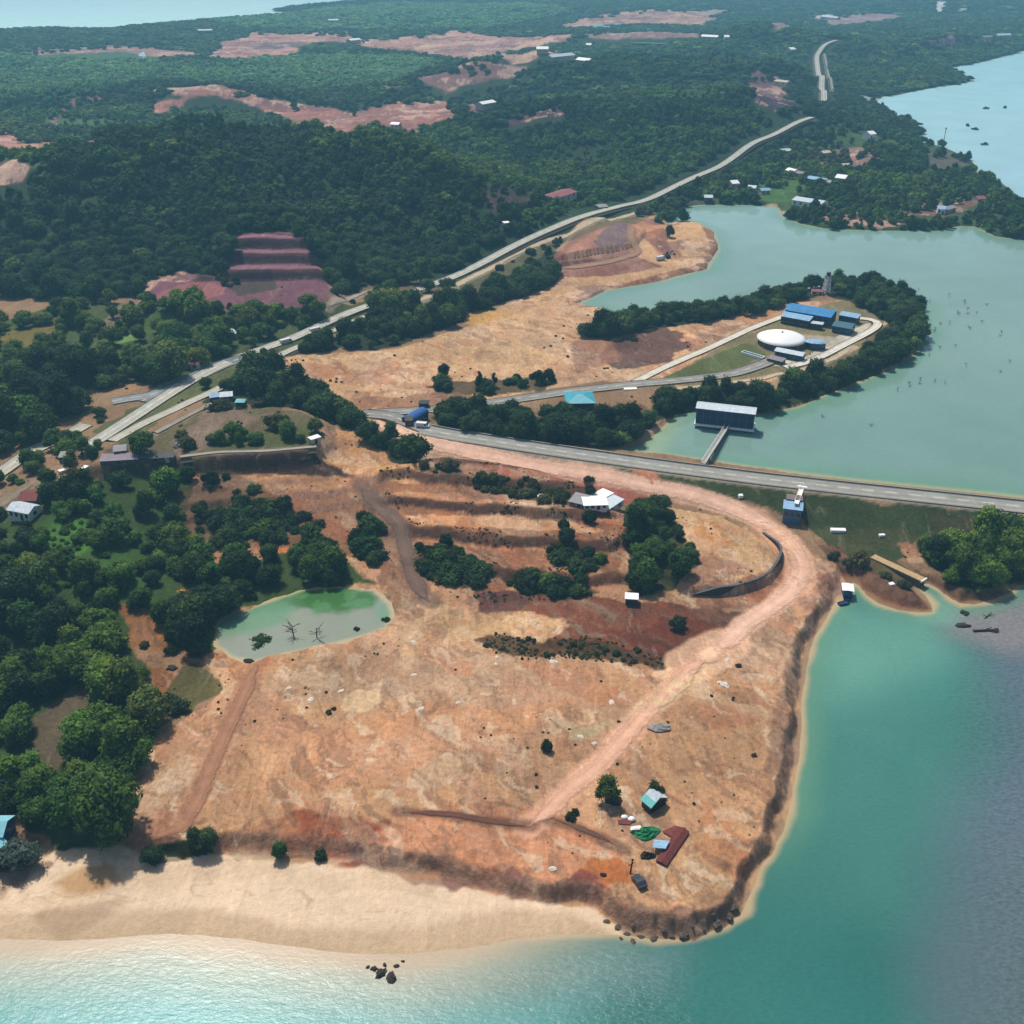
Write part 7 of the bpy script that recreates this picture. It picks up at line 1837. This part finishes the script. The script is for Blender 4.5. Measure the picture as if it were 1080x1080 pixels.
scr = np.concatenate([scr, np.stack([X[k], Y[k]], 1)])
forv = np.zeros(len(scr)); z_s = hgrid(scr[:, 0], scr[:, 1])
okk = (z_s > 1.0) & ~(sdist_near(scr, LAKE, 5) > 0) & ~(sdist_near(scr, POND, 5) > 0) & (sdist(scr, PLAT) > 1.0) & (sdist(scr, DAM, False) > 8)
for L, RLn in zip(ROADS, ROADLINES):
    okk &= sdist(scr, RLn, False) > L[1] * .5 + .8
for x, y, r in EXCL: okk &= np.hypot(scr[:, 0] - x, scr[:, 1] - y) > r
scr = scr[okk]; z_s = z_s[okk]
s_s = RNG.uniform(.25, .85, len(scr)) * np.where(scr[:, 1] > 320, 1.6, 1.0)
t_s = np.array([PAL[5][k] for k in RNG.integers(0, 3, len(scr))]) * RNG.uniform(.7, 1.5, (len(scr), 1))

def mass(name, label, cat, P, S, T, K, HS):
    me = bpy.data.meshes.new(name); me.vertices.add(len(P)); me.vertices.foreach_set('co', P.astype(np.float32).ravel()); me.update()
    a = me.attributes.new('tint', 'FLOAT_COLOR', 'POINT'); a.data.foreach_set('color', np.c_[T, np.ones(len(T))].astype(np.float32).ravel())
    a = me.attributes.new('spin', 'FLOAT_VECTOR', 'POINT'); a.data.foreach_set('vector', np.c_[np.zeros((len(P), 2)), RNG.uniform(0, 6.28, len(P))].astype(np.float32).ravel())
    a = me.attributes.new('girth', 'FLOAT_VECTOR', 'POINT'); a.data.foreach_set('vector', np.c_[S, S, S * HS].astype(np.float32).ravel())
    a = me.attributes.new('kind', 'INT', 'POINT'); a.data.foreach_set('value', K.astype(np.int32))
    o = bpy.data.objects.new(name, me); col.objects.link(o)
    ng = bpy.data.node_groups.new(name, 'GeometryNodeTree')
    ng.interface.new_socket('Geometry', in_out='INPUT', socket_type='NodeSocketGeometry'); ng.interface.new_socket('Geometry', in_out='OUTPUT', socket_type='NodeSocketGeometry')
    gi = ng.nodes.new('NodeGroupInput'); go = ng.nodes.new('NodeGroupOutput')
    ip = ng.nodes.new('GeometryNodeInstanceOnPoints'); ci = ng.nodes.new('GeometryNodeCollectionInfo')
    ci.inputs['Collection'].default_value = pc; ci.inputs['Separate Children'].default_value = True; ci.inputs['Reset Children'].default_value = True
    def na(nm, ty):
        n = ng.nodes.new('GeometryNodeInputNamedAttribute'); n.data_type = ty; n.inputs['Name'].default_value = nm
        return [s for s in n.outputs if s.enabled and s.name == 'Attribute'][0]
    mp = ng.nodes.new('GeometryNodeMeshToPoints')
    ng.links.new(gi.outputs[0], mp.inputs[0]); ng.links.new(mp.outputs[0], ip.inputs['Points'])
    ng.links.new(ci.outputs[0], ip.inputs['Instance']); ip.inputs['Pick Instance'].default_value = True
    ng.links.new(na('kind', 'INT'), ip.inputs['Instance Index']); ng.links.new(na('spin', 'FLOAT_VECTOR'), ip.inputs['Rotation']); ng.links.new(na('girth', 'FLOAT_VECTOR'), ip.inputs['Scale'])
    ng.links.new(ip.outputs[0], go.inputs[0])
    md = o.modifiers.new('growth', 'NODES'); md.node_group = ng
    o['kind'] = 'stuff'; tag(o, label, cat)
    return o
mass('forest', 'dense dark green forest over the hills and far shores', 'forest', np.c_[px_, zz - .15], ss, tt * (1 + .75 * sstep(850, 1500, dd_))[:, None], kind, RNG.uniform(.8, 1.2, len(px_)) * np.minimum(1, np.where(dd_ > 900, 5.0, 7.0) / ss))  # far crowns brightened with distance: haze paleness put into leaf colour
mass('scrub', 'low weeds and tufts scattered over the bare orange soil', 'scrub', np.c_[scr, z_s - .05], s_s, t_s, RNG.integers(5, 7, len(scr)), RNG.uniform(.6, 1.1, len(scr)))
print('TREES individual', int(ind.sum()), 'solo', solo_n, 'mass', len(px_), 'scrub', len(scr))

# ------------------------------------------------------------------ air, light, camera
hz = MB().box(-6500, 6500, -1000, 7000, -9, 172)
m = bpy.data.materials.new('air'); m.use_nodes = True; nt = m.node_tree; nt.nodes.clear()
out = nt.nodes.new('ShaderNodeOutputMaterial'); pv = nt.nodes.new('ShaderNodeVolumePrincipled')
pv.inputs['Color'].default_value = (.30, .73, 1.0, 1); pv.inputs['Density'].default_value = HAZE; pv.inputs['Density Attribute'].default_value = ''
pv.inputs['Anisotropy'].default_value = 0.0
nt.links.new(pv.outputs[0], out.inputs['Volume'])
o = hz.build('haze', m); o['kind'] = 'stuff'; tag(o, 'thin bluish haze lying over the land', 'haze')

SUN_EL, SUN_AZ = R(60), R(-30)            # azimuth from straight ahead, negative to the left
world = bpy.data.worlds.new('World'); scene.world = world; world.use_nodes = True
wn = world.node_tree; bg = wn.nodes['Background']
sk = wn.nodes.new('ShaderNodeTexSky'); sk.sky_type = 'NISHITA'; sk.sun_disc = False
sk.sun_elevation = SUN_EL; sk.sun_rotation = SUN_AZ; sk.air_density = 1.0; sk.dust_density = 2.5; sk.ozone_density = 1.0
wn.links.new(sk.outputs[0], bg.inputs[0]); bg.inputs[1].default_value = SKY
sl_ = bpy.data.lights.new('sun', 'SUN'); sl_.energy = SUN; sl_.angle = R(3); sl_.color = (1.0, .95, .87)
so = bpy.data.objects.new('sun', sl_); col.objects.link(so)
so.rotation_euler = (math.pi / 2 - SUN_EL, 0, -SUN_AZ + math.pi)
from mathutils import Vector
dvec = Vector((math.sin(SUN_AZ) * math.cos(SUN_EL), math.cos(SUN_AZ) * math.cos(SUN_EL), math.sin(SUN_EL)))
so.rotation_euler = dvec.to_track_quat('Z', 'Y').to_euler(); so.location = dvec * 900

cd = bpy.data.cameras.new('camera'); cam = bpy.data.objects.new('camera', cd); col.objects.link(cam)
cam.location = (0, 0, HC); cam.rotation_euler = (math.pi / 2 - PITCH, 0, 0)
cd.sensor_fit = 'HORIZONTAL'; cd.angle = 2 * math.atan(540 / FPX); cd.clip_start = 1; cd.clip_end = 20000
scene.camera = cam
scene.view_settings.view_transform = 'Standard'; scene.view_settings.look = 'None'; scene.view_settings.exposure = EXPO; scene.view_settings.gamma = 1
scene.cycles.use_denoising = True
scene.cycles.max_bounces = 6; scene.cycles.diffuse_bounces = 2; scene.cycles.glossy_bounces = 2; scene.cycles.volume_bounces = 0; scene.cycles.transparent_max_bounces = 16
scene.render.resolution_x = scene.render.resolution_y = 1024
